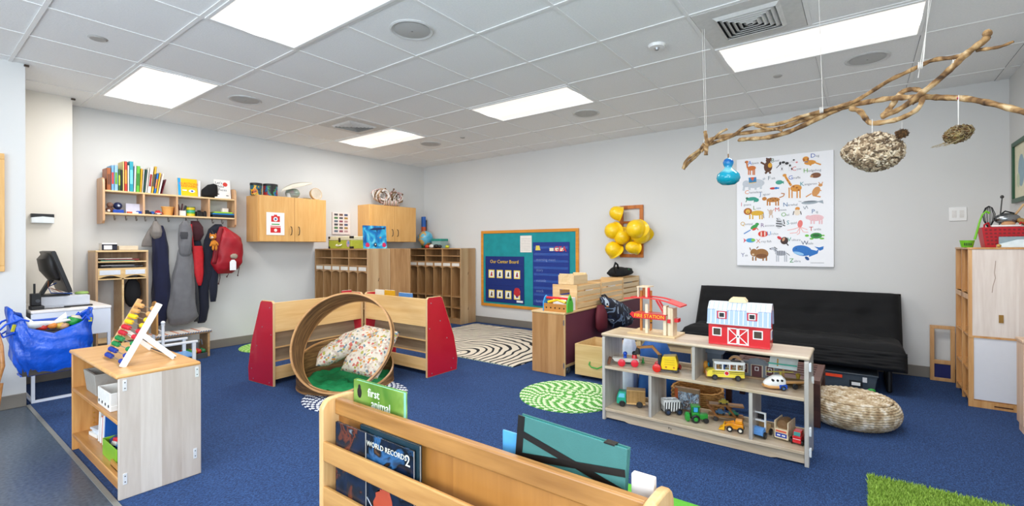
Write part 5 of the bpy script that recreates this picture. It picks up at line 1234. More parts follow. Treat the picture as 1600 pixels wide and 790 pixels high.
# brown barrel truck
t=T('toy_mixer_truck','pale wooden toy truck with a brown barrel and blue printed grille','toy vehicle',(3.20,.375,ZL),math.radians(170))
b=B(wood('efe1c4','d9c09a','y')); b.box(.02,.065,-.038,.038,.012,.068); b.box(-.07,.02,-.038,.038,.02,.034); b.box(-.07,.065,-.038,-.032,.034,.115); b.box(-.07,.065,.032,.038,.034,.115); b.out('body',t,bev=.003)
b=B(plain('8a6a48',.7,bump=.4,bscale=80)); b.lathe([(.0,-.06),(.024,-.058),(.034,-.02),(.034,.03),(.028,.05),(0,.052)],c=(-.005,0,.088),ax=Matrix.Rotation(PI/2,3,'Y'),n=24); b.out('barrel',t,'brown ribbed barrel')
b=B(plain('e26a50',.5)); b.box(.065,.0658,-.028,.028,.052,.062); b.m(plain('2747a8',.5)); b.box(.065,.0658,-.03,.03,.022,.046); b.m(WHITE); b.box(.0658,.0664,-.022,-.004,.03,.038); b.box(.0658,.0664,.004,.022,.03,.038); b.out('printed_grille',t)
for x in (-.045,.035):
    for y in (-.0425,.0425): wheel(t,(x,y,.016),.016,.009,'22201f')
# little red car
t=T('toy_red_car','small red toy car with a black side at the right end of the lower shelf','toy vehicle',(3.165,.30,ZL),math.radians(172))
b=B(RED); b.box(-.04,.045,-.022,.022,.012,.052); b.prism([(-.03,.052),(.04,.052),(.03,.078),(-.022,.078)],'xz',-.02,.02); b.out('body',t,bev=.003)
b=B(plain('2c8f8a',.3)); b.prism([(.0405,.054),(.0415,.054),(.0315,.074),(.0305,.074)],'xz',-.017,.017); b.m(plain('f0e3e0',.4)); b.box(.045,.0456,-.02,.02,.034,.037); b.out('windscreen',t)
for x in (-.022,.028):
    for y in (-.028,.026): wheel(t,(x,y,.016),.016,.009,'141416')

# ---- barn
t=T('toy_barn','red wooden toy barn with a pale blue roof on top of the toy shelf','toy building',(3.115,.613,.6185),-PI/2+math.radians(2.5))
# local: x along front (towards -y world), front face at local y=0 facing -y, depth to +y
Wb,Db,Hb=.345,.155,.135
br=plain('d5202e',.35,coat=.3,var=.02); x0,x1=-Wb/2,Wb/2
b=B(br); b.box(x0,x1,0,Db,0,Hb)
b.prism([(0,Hb),(Db,Hb),(Db-.01,Hb+.080),(Db*.68,Hb+.120),(Db*.32,Hb+.120),(.01,Hb+.080)],'yz',x0+.003,x1-.003); b.out('walls',t,bev=.002)
rf=plain('a9bede',.35,var=.02); rg=plain('dfe5ee',.35,var=.02)
def slab(p,q,th,m,xa,xb):
    b=B(m); (ya,za),(yb,zb)=p,q; n=Vector((0,-(zb-za),yb-ya)).normalized()*th
    b.prism([(ya,za),(yb,zb),(yb+n.y,zb+n.z),(ya+n.y,za+n.z)],'yz',xa,xb); return b
for side in (0,1):
    f=(lambda y:y) if side==0 else (lambda y:Db-y)
    lo=((f(-.006),Hb-.002),(f(.010),Hb+.082)); up=((f(.010),Hb+.082),(f(Db*.34),Hb+.122))
    sg=1 if side==0 else -1
    b=slab(lo[0],lo[1],.006*sg,rf,x0-.006,x1+.006); r=b.out('lower_roof',t)
    for k in range(26):
        if k%2: 
            x=x0+k*Wb/26; b=slab((lo[0][0]-.0*sg,lo[0][1]),lo[1],.0075*sg,rg,x,x+.006); b.out('roof_rib',r)
    b=slab(up[0],up[1],.006*sg,rg,x0-.006,x1+.006); r=b.out('upper_roof',t,'greyish white upper roof')
    for k in range(0,26,2):
        x=x0+k*Wb/26; b=slab(up[0],up[1],.0075*sg,rf,x,x+.003); b.out('roof_rib',r)
b=B(rg); b.box(x0-.006,x1+.006,Db*.34-.002,Db*.66+.002,Hb+.122,Hb+.129); b.box(x0-.008,x1+.008,-.010,-.004,Hb-.006,Hb+.002); b.out('ridge_board',t)
for cx in (-.092,.078):
    b=B(rg); b.box(cx-.032,cx+.032,-.012,.03,Hb+.078,Hb+.084); b.m(plain('cf3348',.4)); b.box(cx-.028,cx+.028,-.010,.02,Hb+.030,Hb+.078); d=b.out('dormer',t,bev=.001)
    b=B(WHITE); b.frame('xz',cx-.019,cx+.019,Hb+.036,Hb+.072,.005,-.013,-.010); b.m(plain('17181c',.4)); b.box(cx-.014,cx+.014,-.0108,-.010,Hb+.041,Hb+.067); b.out('dormer_window',d)
for cx in (-.122,.108):
    b=B(WHITE); b.frame('xz',cx-.027,cx+.027,.055,.108,.006,-.004,0); b.m(plain('4b3d2c',.4)); b.box(cx-.021,cx+.021,-.001,0,.061,.102); b.out('window',t)
b=B(WHITE)
dx0,dx1=-.06,.058; zb,zt=.012,.112
b.frame('xz',dx0,dx1,zb,zt,.006,-.005,0); m_=(dx0+dx1)/2; b.box(m_-.008,m_+.008,-.005,0,zb,zt)
for (p,q) in (((dx0,zt),(m_-.006,(zb+zt)/2)),((dx0,zb),(m_-.006,(zb+zt)/2)),((dx1,zt),(m_+.006,(zb+zt)/2)),((dx1,zb),(m_+.006,(zb+zt)/2))):
    b.bar((p[0],-.0025,p[1]),(q[0],-.0025,q[1]),.004,.005)
b.m(BLACK); b.cyl((m_,-.007,.062),(m_,-.005,.062),.005,n=10); b.out('barn_door',t,'white cross braced barn door')
b=B(plain('c01c2a',.4)); b.cyl((-.12,-.006,.122),(.10,-.006,.118),.004,n=10); b.out('door_rail',t)
b=B(WHITE); b.box(x1,x1+.003,Db*.3,Db*.7,.05,.105); b.m(plain('7fa7cc',.3)); b.box(x1+.003,x1+.0035,Db*.34,Db*.66,.056,.099); b.out('side_window',t)
b=B(plain('ead9b4',.5)); b.prism([(-.05,0),(.05,0),(.05,.012),(.035,.03),(-.035,.03),(-.05,.012)],'xz',Db*.28,Db*.40); b.prism([(-.05,0),(.05,0),(.05,.012),(.035,.03),(-.035,.03),(-.05,.012)],'xz',Db*.60,Db*.72)
for k in range(6): b.cyl((-.028+k*.011,Db*.4,.018),(-.028+k*.011,Db*.6,.018),.0035,n=8)
o=b.out('cupola_handle',t,'cream carrying handle on the ridge'); o.location=(-.01,0,Hb+.1295)
for v in o.data.vertices: pass

# ---- fire station
FX,FY,FZ=3.20,1.15,.6185
t=T('toy_fire_station','wooden toy fire station with red ramps and a lettered red sign on the toy shelf','toy building',(FX,FY,FZ),-PI/2)
# local x -> toward image right (-y world); local y -> away (+x world)
lw=wood('eedcb8','d8bd8e','x'); lz=wood('f0e3cc','dac6a4','z'); nt_=wood('d99a55','b87633','z')
b=B(lw); b.box(-.19,.145,-.075,.15,0,.012); b.out('base',t,bev=.002)
for (x,y,w,d,h_,m,nm_) in ((-.063,-.03,.020,.016,.215,lz,'white_column'),(-.135,.05,.016,.014,.300,nt_,'timber_post'),(-.072,.07,.016,.014,.300,nt_,'timber_post')):
    b=B(m); b.box(x-w/2,x+w/2,y-d/2,y+d/2,.012,h_); b.out(nm_,t,bev=.001)
b=B(lz); b.box(.062,.082,-.06,.0,.012,.212); b.box(.094,.118,-.055,-.01,.012,.200); b.box(.082,.094,-.035,-.028,.012,.205); b.m(lz); b.box(.118,.128,-.06,.03,.012,.198); b.out('tower_wall',t,bev=.001)
b=B(lz); b.box(-.06,.07,.045,.052,.012,.02); b.out('doorway_sill',t)
b=B(RED); b.prism([(-.170,.142),(-.155,.160),(-.140,.155),(.085,.155),(.085,.117),(-.145,.117)],'xz',-.078,-.070); s=b.out('sign_board',t,'red sign board')
b=B(RED); b.box(-.15,.085,-.07,.05,.147,.153); b.out('middle_floor',t)
b=B(YEL); b.text('FIRE STATION',.034,TM((-.03,-.0785,.1355),(1,0,0),(0,0,1)),.0006); b.out('lettering',s,'yellow lettering FIRE STATION')
b=B(RED); b.bar((.0,-.02,.245),(.062,-.02,.145),.014,.010); b.bar((.0,.03,.245),(.062,.03,.145),.014,.010); b.out('red_ladder',t)
rr=[(-.215,.252),(-.15,.260),(-.09,.264),(-.03,.264),(.03,.259),(.09,.247),(.15,.229),(.182,.218)]
for (ya,yb) in ((-.075,-.050),(.045,.07)):
    b=B(plain('e03a38',.35,coat=.3)); V=[(x,z) for x,z in rr]+[(x,z-.008) for x,z in reversed(rr)]
    for i in range(len(rr)-1):
        (xa,za),(xb,zb)=rr[i],rr[i+1]; b.prism([(xa,za),(xb,zb),(xb,zb-.008),(xa,za-.008)],'xz',ya,yb)
    b.out('roof_rail',t)
b=B(plain('e44a42',.35,coat=.3)); 
for i in (5,6):
    (xa,za),(xb,zb)=rr[i],rr[i+1]; b.prism([(xa,za),(xb,zb),(xb,zb-.008),(xa,za-.008)],'xz',-.05,.045)
b.out('landing_deck',t)
b=B(lz); b.box(-.15,-.065,.0,.11,.325,.333); b.box(-.145,-.135,.0,.01,.25,.325); b.box(-.085,-.07,.0,.01,.25,.325); b.m(nt_); b.box(-.13,-.09,.06,.09,.25,.32); b.out('tower_top',t)
b=B(RED); b.box(-.068,-.055,-.005,.012,.25,.325); b.out('red_post',t)
b=B(RED); b.box(.092,.112,-.066,-.056,.10,.125); b.out('red_block',t); b=B(RED); b.box(.13,.155,-.035,.02,.105,.13); b.out('red_block',t)
b=B(plain('d8a630',.4,metal=.5)); b.sph((-.055,.03,.09),(.009,.009,.012),12); b.m(BLACK); b.cyl((-.055,.03,.072),(-.055,.03,.08),.006,n=10); b.out('brass_bell',t)

# ---- things seen between the toy shelf and the futon
def woven(name,lab,c,rx,ry,H,tone=('c79a5a','9a6c34')):
    t=T(name,lab,'basket',c); m=wood(tone[0],tone[1],'x',gs=3,rough=.7,coat=0)
    nrow=int(H/.014)
    for part in (0,):
        b=B(m)
        for r in range(nrow):
            z=.007+r*.014; k_=64; s=(1 if r%2 else -1); V=[];m_=6
            for k in range(k_):
                a=2*PI*k/k_; off=.003*math.cos(k*PI/2+(PI if s<0 else 0)); ca,sa=math.cos(a),math.sin(a); ca=math.copysign(abs(ca)**.75,ca); sa=math.copysign(abs(sa)**.75,sa)
                for q in range(m_):
                    p=2*PI*q/m_; R=1+ (off+.0075*math.cos(p))/rx; V.append((rx*R*ca,ry*R*sa,z+.0078*math.sin(p)))
            b.add(V,[(k*m_+q,k*m_+(q+1)%m_,((k+1)%k_)*m_+(q+1)%m_,((k+1)%k_)*m_+q) for k in range(k_) for q in range(m_)])
        b.out('woven_wall',t,sharp=3)
    b=B(m); b.box(-rx*.9,rx*.9,-ry*.9,ry*.9,.0,.008); b.out('base',t); return t
woven('wicker_basket','honey brown wicker basket behind the toy shelf, seen through its lower bay',(3.56,.98,0),.14,.17,.20)
t=T('maple_table','small pale maple toddler table between the storage unit and the futon','table',(4.18,1.36,0)); m=wood('e8d2aa','cfb080','y')
b=B(m); b.box(-.22,.22,-.27,.27,.40,.42); b.out('table_top',t,bev=.006)
b=B(m); b.box(-.19,-.175,-.23,.23,.34,.40); b.box(.175,.19,-.23,.23,.34,.40); b.box(-.175,.175,-.23,-.215,.34,.40); b.box(-.175,.175,.215,.23,.34,.40); b.out('apron',t)
for sx in (-1,1):
    for sy in (-1,1): b=B(wood('e8d2aa','cfb080','z')); b.box(sx*.19-.02,sx*.19+.02,sy*.235-.02,sy*.235+.02,0,.40); b.out('leg',t,bev=.002)
b=B(plain('1e63a8',.6,bump=.3,bscale=20)); b.loft([(0,0,0,.13,.11),(0,0,.08,.17,.13),(0.01,0,.25,.15,.12),(0,.01,.42,.12,.10),(0,0,.50,.07,.06)],n=28,fold=.09,freq=6,seed=11); o=b.out('blue_bag',sharp=3); o.location=(3.66,1.32,0); tag(o,'crumpled blue bag standing behind the left part of the toy shelf','bag')
b=B(plain('cfd6e2',.8)); b.loft([(0,0,0,.07,.06),(0,0,.2,.08,.06),(0,0,.42,.06,.05),(0,0,.52,.04,.03)],n=24,fold=.12,freq=6,seed=13); o=b.out('white_cloth',sharp=3); o.location=(3.60,1.53,0); tag(o,'pale folded cloth behind the left end of the toy shelf','cloth')
# ================================================================== left wall: coats, books, desk
# ---- books on the hook shelf
ST=1.49+.3435; YS=6.185
def bookat(px0,px1,pytop,c,lab,lean=0,depth=.17,spine=None,grp=None):
    a=U(px0,300,y=YS+.0); d=U(px1,300,y=YS+.0); zt=U((px0+px1)/2,pytop,y=YS).z; w=max(.008,(d.x-a.x)); hgt=zt-ST
    t=T('book',lab,'book',((a.x+d.x)/2,YS+depth/2+.012,ST+.0005)); t.rotation_euler=(0,lean,0)
    m=plain(c,.4,var=.04); b=B(m); hw=w/2
    b.box(-hw,-hw+.0015,-depth/2,depth/2,0,hgt); b.box(hw-.0015,hw,-depth/2,depth/2,0,hgt); b.box(-hw,hw,-depth/2,-depth/2+.002,0,hgt); b.out('cover',t)
    b=B(plain('f0ece2',.7)); b.box(-hw+.0015,hw-.0015,-depth/2+.002,depth/2-.003,.003,hgt-.003); b.out('page_block',t)
    if spine:
        b=B(plain(spine,.5)); b.box(-hw*.7,hw*.7,-depth/2-.0006,-depth/2,hgt*.25,hgt*.72); b.out('spine_title',t,'printed spine panel')
    return t
BK=[(167.5,174,262,'b06a3a','tall orange brown book leftmost on the hook shelf',0,'7a4a2c'),(174.5,179,258,'7fb2dc','sky blue book second from the left on the hook shelf, red at its top',0,'d8433a'),
(179.3,185,258,'9cc4e8','wide pale blue book with green foot on the hook shelf',0,'6fa84a'),(185.5,189,264,'3d6b2e','dark green book between the pale blue and black books',0,'b8c84a'),(189.2,192,265,'26241f','black spined book left of the cream tall book',0,None),
(192.4,194.6,252,'e8d38a','tall thin cream yellow book with rounded top',0,None),(195,199.5,252,'c9402c','red orange book beside the turquoise one',0,'e0a040'),(200,202.5,258,'e9e4d6','thin white book left of the turquoise book',0,None),
(203,209,252,'2fa5b5','fat turquoise book, tallest on the hook shelf',0,'7fd0d8'),(209.5,212.5,259,'e9dfe2','white and pink thin book right of the turquoise book',.03,None),(213,218.5,259,'6fbb45','lime green book in the middle of the row',.03,'3e8a3a'),
(219,221.8,263,'f0b32a','bright yellow orange thin book after the lime one',.04,None),(222.3,224,265,'e4e0d8','very thin white book after the yellow orange one',.06,None),(224.6,227,264,'2c5a52','dark teal thin leaning book',.08,None),
(227.5,230,262,'dcd8ce','thin off white leaning book after the dark teal one',.09,None),(230.8,236,260,'f1eee8','white book with a black and red spine picture',.10,'a02c28'),(236.8,240,259,'d9b23a','leaning gold and grey book with dark head',.12,'4a4a52'),
(241,244,270,'2a7fc8','leaning blue book with an orange head',.13,'e08a3a'),(244.6,247,269,'f0c24a','leaning pale orange book right of the blue one',.14,None),(248,250.5,270,'efe9e2','leaning white book near the end of the row',.18,None),(252.5,254,279,'7a2034','thin maroon book leaning at the right end of the row',.24,None)]
for k,(a,d,zt,c,lab,ln,sp) in enumerate(BK): bookat(a,d,zt,c,lab,ln,spine=sp)
# face-out books
def faceout(px0,px1,py0,c,lab,y,deco):
    a=U(px0,300,y=y);d=U(px1,300,y=y); zt=U(px0,py0,y=y).z
    t=T('book',lab,'book',((a.x+d.x)/2,y,ST+.001)); w=(d.x-a.x)/2; H=zt-ST
    t.rotation_euler=(math.radians(-8),0,0)
    b=B(plain(c,.4,var=.02)); b.box(-w,w,0,.002,0,H); b.box(-w,w,.010,.012,0,H); b.out('cover',t); b=B(plain('f3f0ea',.7)); b.box(-w+.002,w-.001,.002,.010,.002,H-.002); b.out('page_block',t); deco(t,w,H); return t
def d1(t,w,H):
    b=B(plain('3aa8dc',.4)); b.box(-w,-w+.03,-.0006,0,0,H); b.out('blue_spine_band',t)
    b=B(plain('d8501e',.5)); b.text('QUESTIONS',.036,TM((.012,-.0008,H*.70),(1,0,0),(0,0,1)),.0003); b.text('ANSWERS',.036,TM((.012,-.0008,H*.56),(1,0,0),(0,0,1)),.0003); b.out('cover_lettering',t,'orange title lettering')
    b=B(WHITE); b.sph((.04,-.001,H*.30),(.032,.0008,.018),16); b.m(BLUE); b.sph((.042,-.0014,H*.3),(.014,.0008,.011),12); b.m(WHITE); b.box(-.055,-.01,-.001,-.0005,H*.3,H*.36); b.out('cover_picture',t)
faceout(278.5,309,277,'f4c81a','yellow picture book with a blue spine facing out on the hook shelf',6.24,d1)
b=B(plain('eceef0',.5)); a=U(311,300,y=6.26); b.box(a.x-.01,a.x+.01,6.25,6.27,ST+.001,ST+.19); tag(b.out('book'),'white book edge standing behind the yellow picture book','book')
def d2(t,w,H):
    b=B(plain('d9483c',.5)); b.sph((w*.35,-.001,H*.76),(w*.30,.0008,.026),16); b.out('red_circle',t)
    b=B(plain('3a3a44',.6)); b.text('Let\'s',.042,TM((-w*.45,-.0008,H*.82),(1,0,0),(0,0,1)),.0003); b.text('Make',.042,TM((-w*.3,-.0008,H*.64),(1,0,0),(0,0,1)),.0003); b.text('Faces',.042,TM((.0,-.0008,H*.46),(1,0,0),(0,0,1)),.0003); b.box(-w*.7,-w*.45,-.001,-.0005,H*.2,H*.25); b.box(w*.4,w*.7,-.001,-.0005,H*.15,H*.19); b.out('cover_lettering',t,'loose dark hand lettering')
faceout(336,361,279,'f0eeea','white picture book with a red circle facing out at the right of the hook shelf',6.24,d2)
b=B(plain('17171a',.9,bump=.4,bscale=60)); a=U(327,300,y=6.27)
b.loft([(-.08,0,.05,.02,.04),(-.06,0,.055,.05,.055),(-.02,0,.075,.05,.075),(.04,0,.085,.05,.085),(.075,0,.08,.04,.08)],n=24,fold=.06,freq=4,axis='x'); o=b.out('black_hat',sharp=3); o.location=(a.x,6.27,ST+.001); tag(o,'black knitted hat lying between the yellow and white face-out books','hat')
# compartment contents
SL=1.49+.1135
def at(px): return U(px,330,y=6.26).x
def thing1(name,lab,cat,px,build,grp=None,dy=0):
    t=T(name,lab,cat,(at(px),6.26+dy,SL+.0005),group=grp); build(t); return t
def f(t): 
    b=B(plain('6b4636',.7)); b.sph((0,0,.03),(.035,.03,.03),14,wob=.15); b.out('body',t); b=B(plain('8a6a5a',.7)); b.sph((0,0,.08),.028,14,wob=.1); b.m(WHITE); b.sph((-.015,-.02,.02),.014,10); b.out('head',t)
thing1('brown_doll','little brown haired doll sitting in the first compartment','doll',172,f)
def f(t):
    b=B(BLUE); b.box(-.045,.045,-.03,.03,0,.035); b.out('base',t,bev=.004); b=B(plain('1c2f5a',.4)); b.sph((0,0,.075),.038,18); b.out('ball',t,'dark blue ball'); b=B(plain('c8d0e0',.4)); b.sph((0,-.034,.075),.012,10); b.out('eye',t)
thing1('blue_toy','dark blue round headed toy on a blue base in the first compartment','toy',184,f)
def f(t):
    b=B(plain('dcdcea',.6)); b.ob((0,.03,.055),(.12,.006,.11),(-.1,0,0)); b.m(plain('e86a3a',.5)); b.box(-.06,-.02,-.03,0,0,.02); b.m(WHITE); b.box(-.02,.03,-.04,-.01,0,.018); b.m(BLUE); b.box(.02,.065,-.035,.0,0,.03); b.out('cards',t)
thing1('card_stack','pale picture card with small coloured blocks in the first compartment','card',209,f)
for px,c,w,h,lab in ((230,'24262c',.07,.045,'black toy car in the second compartment'),(238,'2b5fb0',.06,.035,'blue toy car in the second compartment'),(247,'c8232e',.07,.05,'red and white toy in the second compartment')):
    def f(t):
        b=B(plain(c,.4)); b.prism([(-w/2,.006),(w/2,.006),(w/2,h*.55),(w*.25,h*.6),(w*.12,h),(-w*.25,h),(-w*.35,h*.6),(-w/2,h*.5)],'xz',-.02,.02); b.out('body',t,bev=.002)
        for x in (-w*.3,w*.3):
            b=B(BLACK); b.cyl((x,-.023,.008),(x,.023,.008),.008,n=12); b.out('wheel',t)
        if c[0]=='c': b=B(WHITE); b.box(-w*.4,w*.4,-.0205,-.02,.008,.02); b.out('white_stripe',t)
    thing1('toy_car',lab,'toy',px,f)
def f(t):
    b=B(plain('e0aa62',.6)); b.lathe([(0,0),(.042,0),(.058,.085),(.062,.085),(.062,.095),(.05,.095),(.038,.01),(0,.01)],n=20); b.out('pot',t); b=B(plain('7a4a32',.6)); b.box(.055,.075,-.02,.02,0,.1); b.out('handle',t)
thing1('tan_pot','tan pot shaped cup at the right of the second compartment','cup',262,f)
def f(t):
    b=B(plain('e6e2dc',.5)); b.box(-.03,.03,-.03,.03,0,.06); b.m(plain('5a2c38',.6)); b.cyl((-.02,0,.05),(-.035,0,.13),.008); b.cyl((.0,.01,.05),(.01,.01,.14),.008); b.m(plain('33353c',.6)); b.cyl((.02,0,.05),(.04,0,.12),.01); b.out('cup_of_pens',t)
thing1('pen_cup','white cup holding dark sticks at the left of the third compartment','cup',284,f)
def f(t):
    b=B(plain('d9c22e',.4)); b.cyl((0,0,0),(0,0,.10),.042,n=24); b.out('can',t); b=B(plain('58a848',.4)); b.cyl((0,0,.03),(0,0,.075),.0425,n=24); b.m(plain('3aa8b0',.4)); b.cyl((0,0,.05),(0,0,.062),.043,n=24); b.out('label_band',t); b=B(plain('5a7a30',.5)); b.cyl((0,0,.10),(0,0,.108),.044,n=24); b.out('lid',t)
thing1('yellow_can','yellow and green printed can in the third compartment','can',298,f)
for px,h_,lab in ((311,.075,'black ridged toy next to the yellow can'),(321,.07,'black box toy at the right of the third compartment')):
    def f(t): b=B(BLACK); b.box(-.032,.032,-.03,.03,0,h_*.8); b.cyl((0,0,h_*.8),(0,0,h_),.018,n=14); b.out('body',t,bev=.006)
    thing1('black_toy',lab,'toy',px,f)
for k,(c,lab,w) in enumerate((('16202c','black folder lowest in the pile in the fourth compartment',.24),('2383c0','blue folder in the middle of the pile in the fourth compartment',.235),('9fcf3a','lime folder on top of the pile in the fourth compartment',.2))):
    b=B(plain(c,.4)); b.box(-w/2,w/2,-.09,.09,0,.017 if k else .03); o=b.out('folder',bev=.004); o.location=(at(346),6.28,SL+.0005+(0,.031,.049)[k]); tag(o,lab,'folder')
b=B(plain('efe2dc',.5)); b.box(-.035,.035,-.03,.03,0,.05); o=b.out('white_box',bev=.006); o.location=(at(352),6.28,SL+.068); tag(o,'small white box on the folders in the fourth compartment','box')

# ---- hanging clothes
YH=6.25
def garment(rows,mat,name,par,y=YH,ry=.05,fold=.05,freq=6,seed=0,lab=None,hang=True):
    """rows: (px_left, px_right, py) measured on the hanging plane"""
    R=[]
    for (a,d,py) in rows:
        p=U(a,py,y=y); q=U(d,py,y=y); R.append(((p.x+q.x)/2,y,(p.z+q.z)/2,max(.006,(q.x-p.x)/2),ry*(1 if len(rows)<3 else 1)))
    R=sorted(R,key=lambda r:r[2]); n=len(R); R=[(r[0],r[1],r[2],r[3],r[4]*(.25 if i in (0,n-1) else (.7 if i in(1,n-2) else 1))) for i,r in enumerate(R)]
    # finer rings
    F=[]
    for i in range(n-1):
        for k in range(4):
            s=k/4; F.append(tuple(R[i][j]*(1-s)+R[i+1][j]*s for j in range(5)))
    F.append(R[-1]); b=B(mat); b.loft(F,n=40,fold=fold,freq=freq,seed=seed); return b.out(name,par,lab,world=True,sharp=3)
clo=lambda c:plain(c,.9,var=.12,scale=14,bump=.15,bscale=220,sheen=.1)
t=T('navy_jacket','navy blue jacket with a grey shoulder yoke hanging on the left hook','jacket',(1.75,YH,.7))
garment([(240,254,352),(238,258,362),(238,262,385),(238,264,415),(238,265,445),(238,266,470),(240,262,492),(242,258,508)],clo('1b2144'),'body',t,fold=.08,seed=1,ry=.06)
garment([(240,245,345),(237,251,353),(235,253,362),(237,252,369),(240,248,373)],clo('8c8681'),'shoulder_yoke',t,y=YH-.03,fold=.04,seed=2,ry=.05,lab='grey shoulder yoke')
garment([(238,242,350),(230,241,362),(223,240,376),(221,238,385)],clo('8a8480'),'sleeve',t,y=YH+.03,seed=3,ry=.03,lab='taupe sleeve')
t=T('grey_hoodie','long heather grey hooded top hanging in the middle of the hooks','hoodie',(2.05,YH-.06,.6)); gh=clo('77777a')
garment([(281,297,384),(277,300,398),(271,302,425),(267,304,450),(264,306,475),(262,308,495),(264,302,503),(270,292,507)],gh,'body',t,y=YH-.06,fold=.08,seed=4,ry=.07,freq=5)
garment([(286,293,345),(281,298,352),(279,300,366),(279,299,382),(280,298,396),(284,294,402)],gh,'hood',t,y=YH-.09,fold=.05,seed=5,ry=.06)
garment([(282,293,362),(281,294,368),(283,293,373)],clo('4a4a4e'),'hood_opening',t,y=YH-.15,ry=.008,seed=6,lab='darker hood opening')
garment([(297,303,385),(298,306,420),(300,310,460),(302,311,490),(303,310,502)],clo('3c3d42'),'dark_sleeve',t,y=YH-.03,ry=.04,seed=7,lab='dark sleeve')
t=T('red_black_jacket','dark navy jacket with a maroon hood and red sleeve beside the grey hoodie','jacket',(2.2,YH,.6))
garment([(298,310,345),(298,317,354),(300,318,366),(303,313,376)],clo('4a1c26'),'hood',t,y=YH-.02,ry=.05,seed=8,lab='maroon hood')
garment([(300,308,358),(302,314,380),(305,320,420),(308,325,450),(309,326,480),(308,322,500),(309,320,504)],clo('171d33'),'body',t,y=YH+.01,ry=.06,seed=9)
garment([(301,316,384),(301,318,400),(303,318,425),(306,316,440),(310,314,446)],plain('c3202c',.7,var=.1),'red_sleeve',t,y=YH-.05,ry=.03,seed=10,lab='bright red sleeve')
garment([(296,300,350),(299,302,375),(302,306,400)],plain('b8202c',.7),'red_trim',t,y=YH-.05,ry=.015,seed=10,lab='red trim')
t=T('navy_coat','dark navy coat with a ribbed cuff hanging under the red backpack','coat',(2.4,YH,.8))
garment([(336,346,350),(326,350,358),(320,348,375),(317,342,400),(318,338,430),(320,334,445),(322,330,452)],clo('161b2e'),'body',t,y=YH,ry=.07,seed=11)
garment([(328,342,395),(329,342,420),(327,339,450),(328,338,464),(329,337,471)],clo('1a2036'),'sleeve',t,y=YH-.05,ry=.045,seed=12)
t=T('red_backpack','crimson red drawstring backpack with a white tag hanging on the right hook','backpack',(2.55,YH-.08,1.1)); rdn=plain('a8152a',.55,var=.2,scale=8,bump=.15,bscale=30)
garment([(344,352,354),(342,362,362),(339,374,371),(336,378,382),(333,378,398),(331,376,410),(334,370,420),(340,362,427)],rdn,'body',t,y=YH-.08,ry=.11,seed=13,fold=.07,freq=5)
garment([(343,348,354),(337,346,370),(333,341,395),(331,338,412)],plain('8c1024',.6),'side_flap',t,y=YH-.14,ry=.03,seed=14)
for a,py0,py1 in ((343,424,443),(356,424,432),(373,405,430),(377,395,408)):
    p=U(a,py0,y=YH-.1); q=U(a-1.5,py1,y=YH-.1); b=B(plain('4a1620',.6)); b.tube([p,(p+q)/2+Vector((.012,0,0)),q],.004,6); b.sph(tuple(q),(.008,.008,.012),8); b.out('drawstring',t,world=True)
p=U(364,414,y=YH-.21); b=B(plain('f0eef0',.5)); b.prism([(p.x-.035,p.z-.06),(p.x+.035,p.z-.06),(p.x+.035,p.z+.04),(p.x+.015,p.z+.065),(p.x-.015,p.z+.065),(p.x-.035,p.z+.04)],'xz',p.y-.002,p.y); b.out('luggage_tag',t,'white luggage tag',world=True)
p=U(366,400,y=YH-.2); b=B(plain('a89a8a',.8)); b.sph(tuple(p),(.04,.02,.03),12,wob=.4); b.out('knotted_cord',t,world=True)
t=T('plush_dog','small orange brown plush dog clipped onto the red backpack','plush toy',tuple(U(334,380,y=YH-.2))); og=plain('d0892f',.9,var=.2,bump=.4,bscale=150); s=.0074
b=B(og); b.sph((0,0,.0),(.034,.028,.042),16); b.out('body',t); b=B(og); b.sph((-.01,-.005,.075),(.036,.032,.032),16); hd=b.out('head',t)
b=B(plain('efe2cc',.9)); b.sph((-.03,-.03,.068),(.018,.016,.013),12); b.out('muzzle',hd,'cream muzzle'); b=B(BLACK); b.sph((-.045,-.038,.072),.006,8); b.sph((-.015,-.036,.085),.005,8); b.out('eyes_and_nose',hd)
for x,z in ((-.035,.1),(.02,.1)): b=B(plain('b06a22',.9)); b.sph((x,0,z),(.010,.010,.02),10); b.out('ear',hd)
for x,z in ((-.03,-.01),(.03,.0)): b=B(og); b.sph((x,-.01,z),(.012,.012,.03),10,rot=(0,.5 if x<0 else -.5,0)); b.out('arm',t)
for x in (-.01,.022): b=B(og); b.sph((x,-.008,-.05),(.013,.014,.035),10); b.out('leg',t)
b=B(METAL); b.tube([(0,.0,.10),(0,.03,.13),(0,.06,.15)],.003,6); b.out('clip',t)

# ---- desk, monitor
t=T('white_desk','white metal desk against the pilaster carrying the monitor','desk',(.92,5.62,0)); wm=plain('e9edf4',.35,var=.01,coat=.2)
x0,x1,y0,y1=.67,1.165,5.30,6.09
b=B(plain('f2ede8',.3)); b.box(x0,x1,y0,y1,.715,.735); b.out('desk_top',t,world=True,bev=.003)
b=B(wm); b.box(x0+.01,x1-.003,y0+.008,y0+.02,.50,.715); b.box(x1-.013,x1-.003,y0+.02,y1-.02,.50,.715); b.out('drawer_front',t,world=True,bev=.002)
for x,y in ((x0+.012,y0+.02),(x1-.015,y0+.02),(x1-.015,y1-.03),(x0+.012,y1-.03)):
    b=B(wm); b.box(x-.011,x+.011,y-.011,y+.011,0,.71); b.out('leg',t,world=True,bev=.002)
b=B(wm); b.box(x0+.02,x1-.02,y0+.012,y0+.030,.0,.02); b.box(x0+.003,x0+.021,y0+.03,y1-.04,0,.02); b.out('floor_rail',t,world=True)
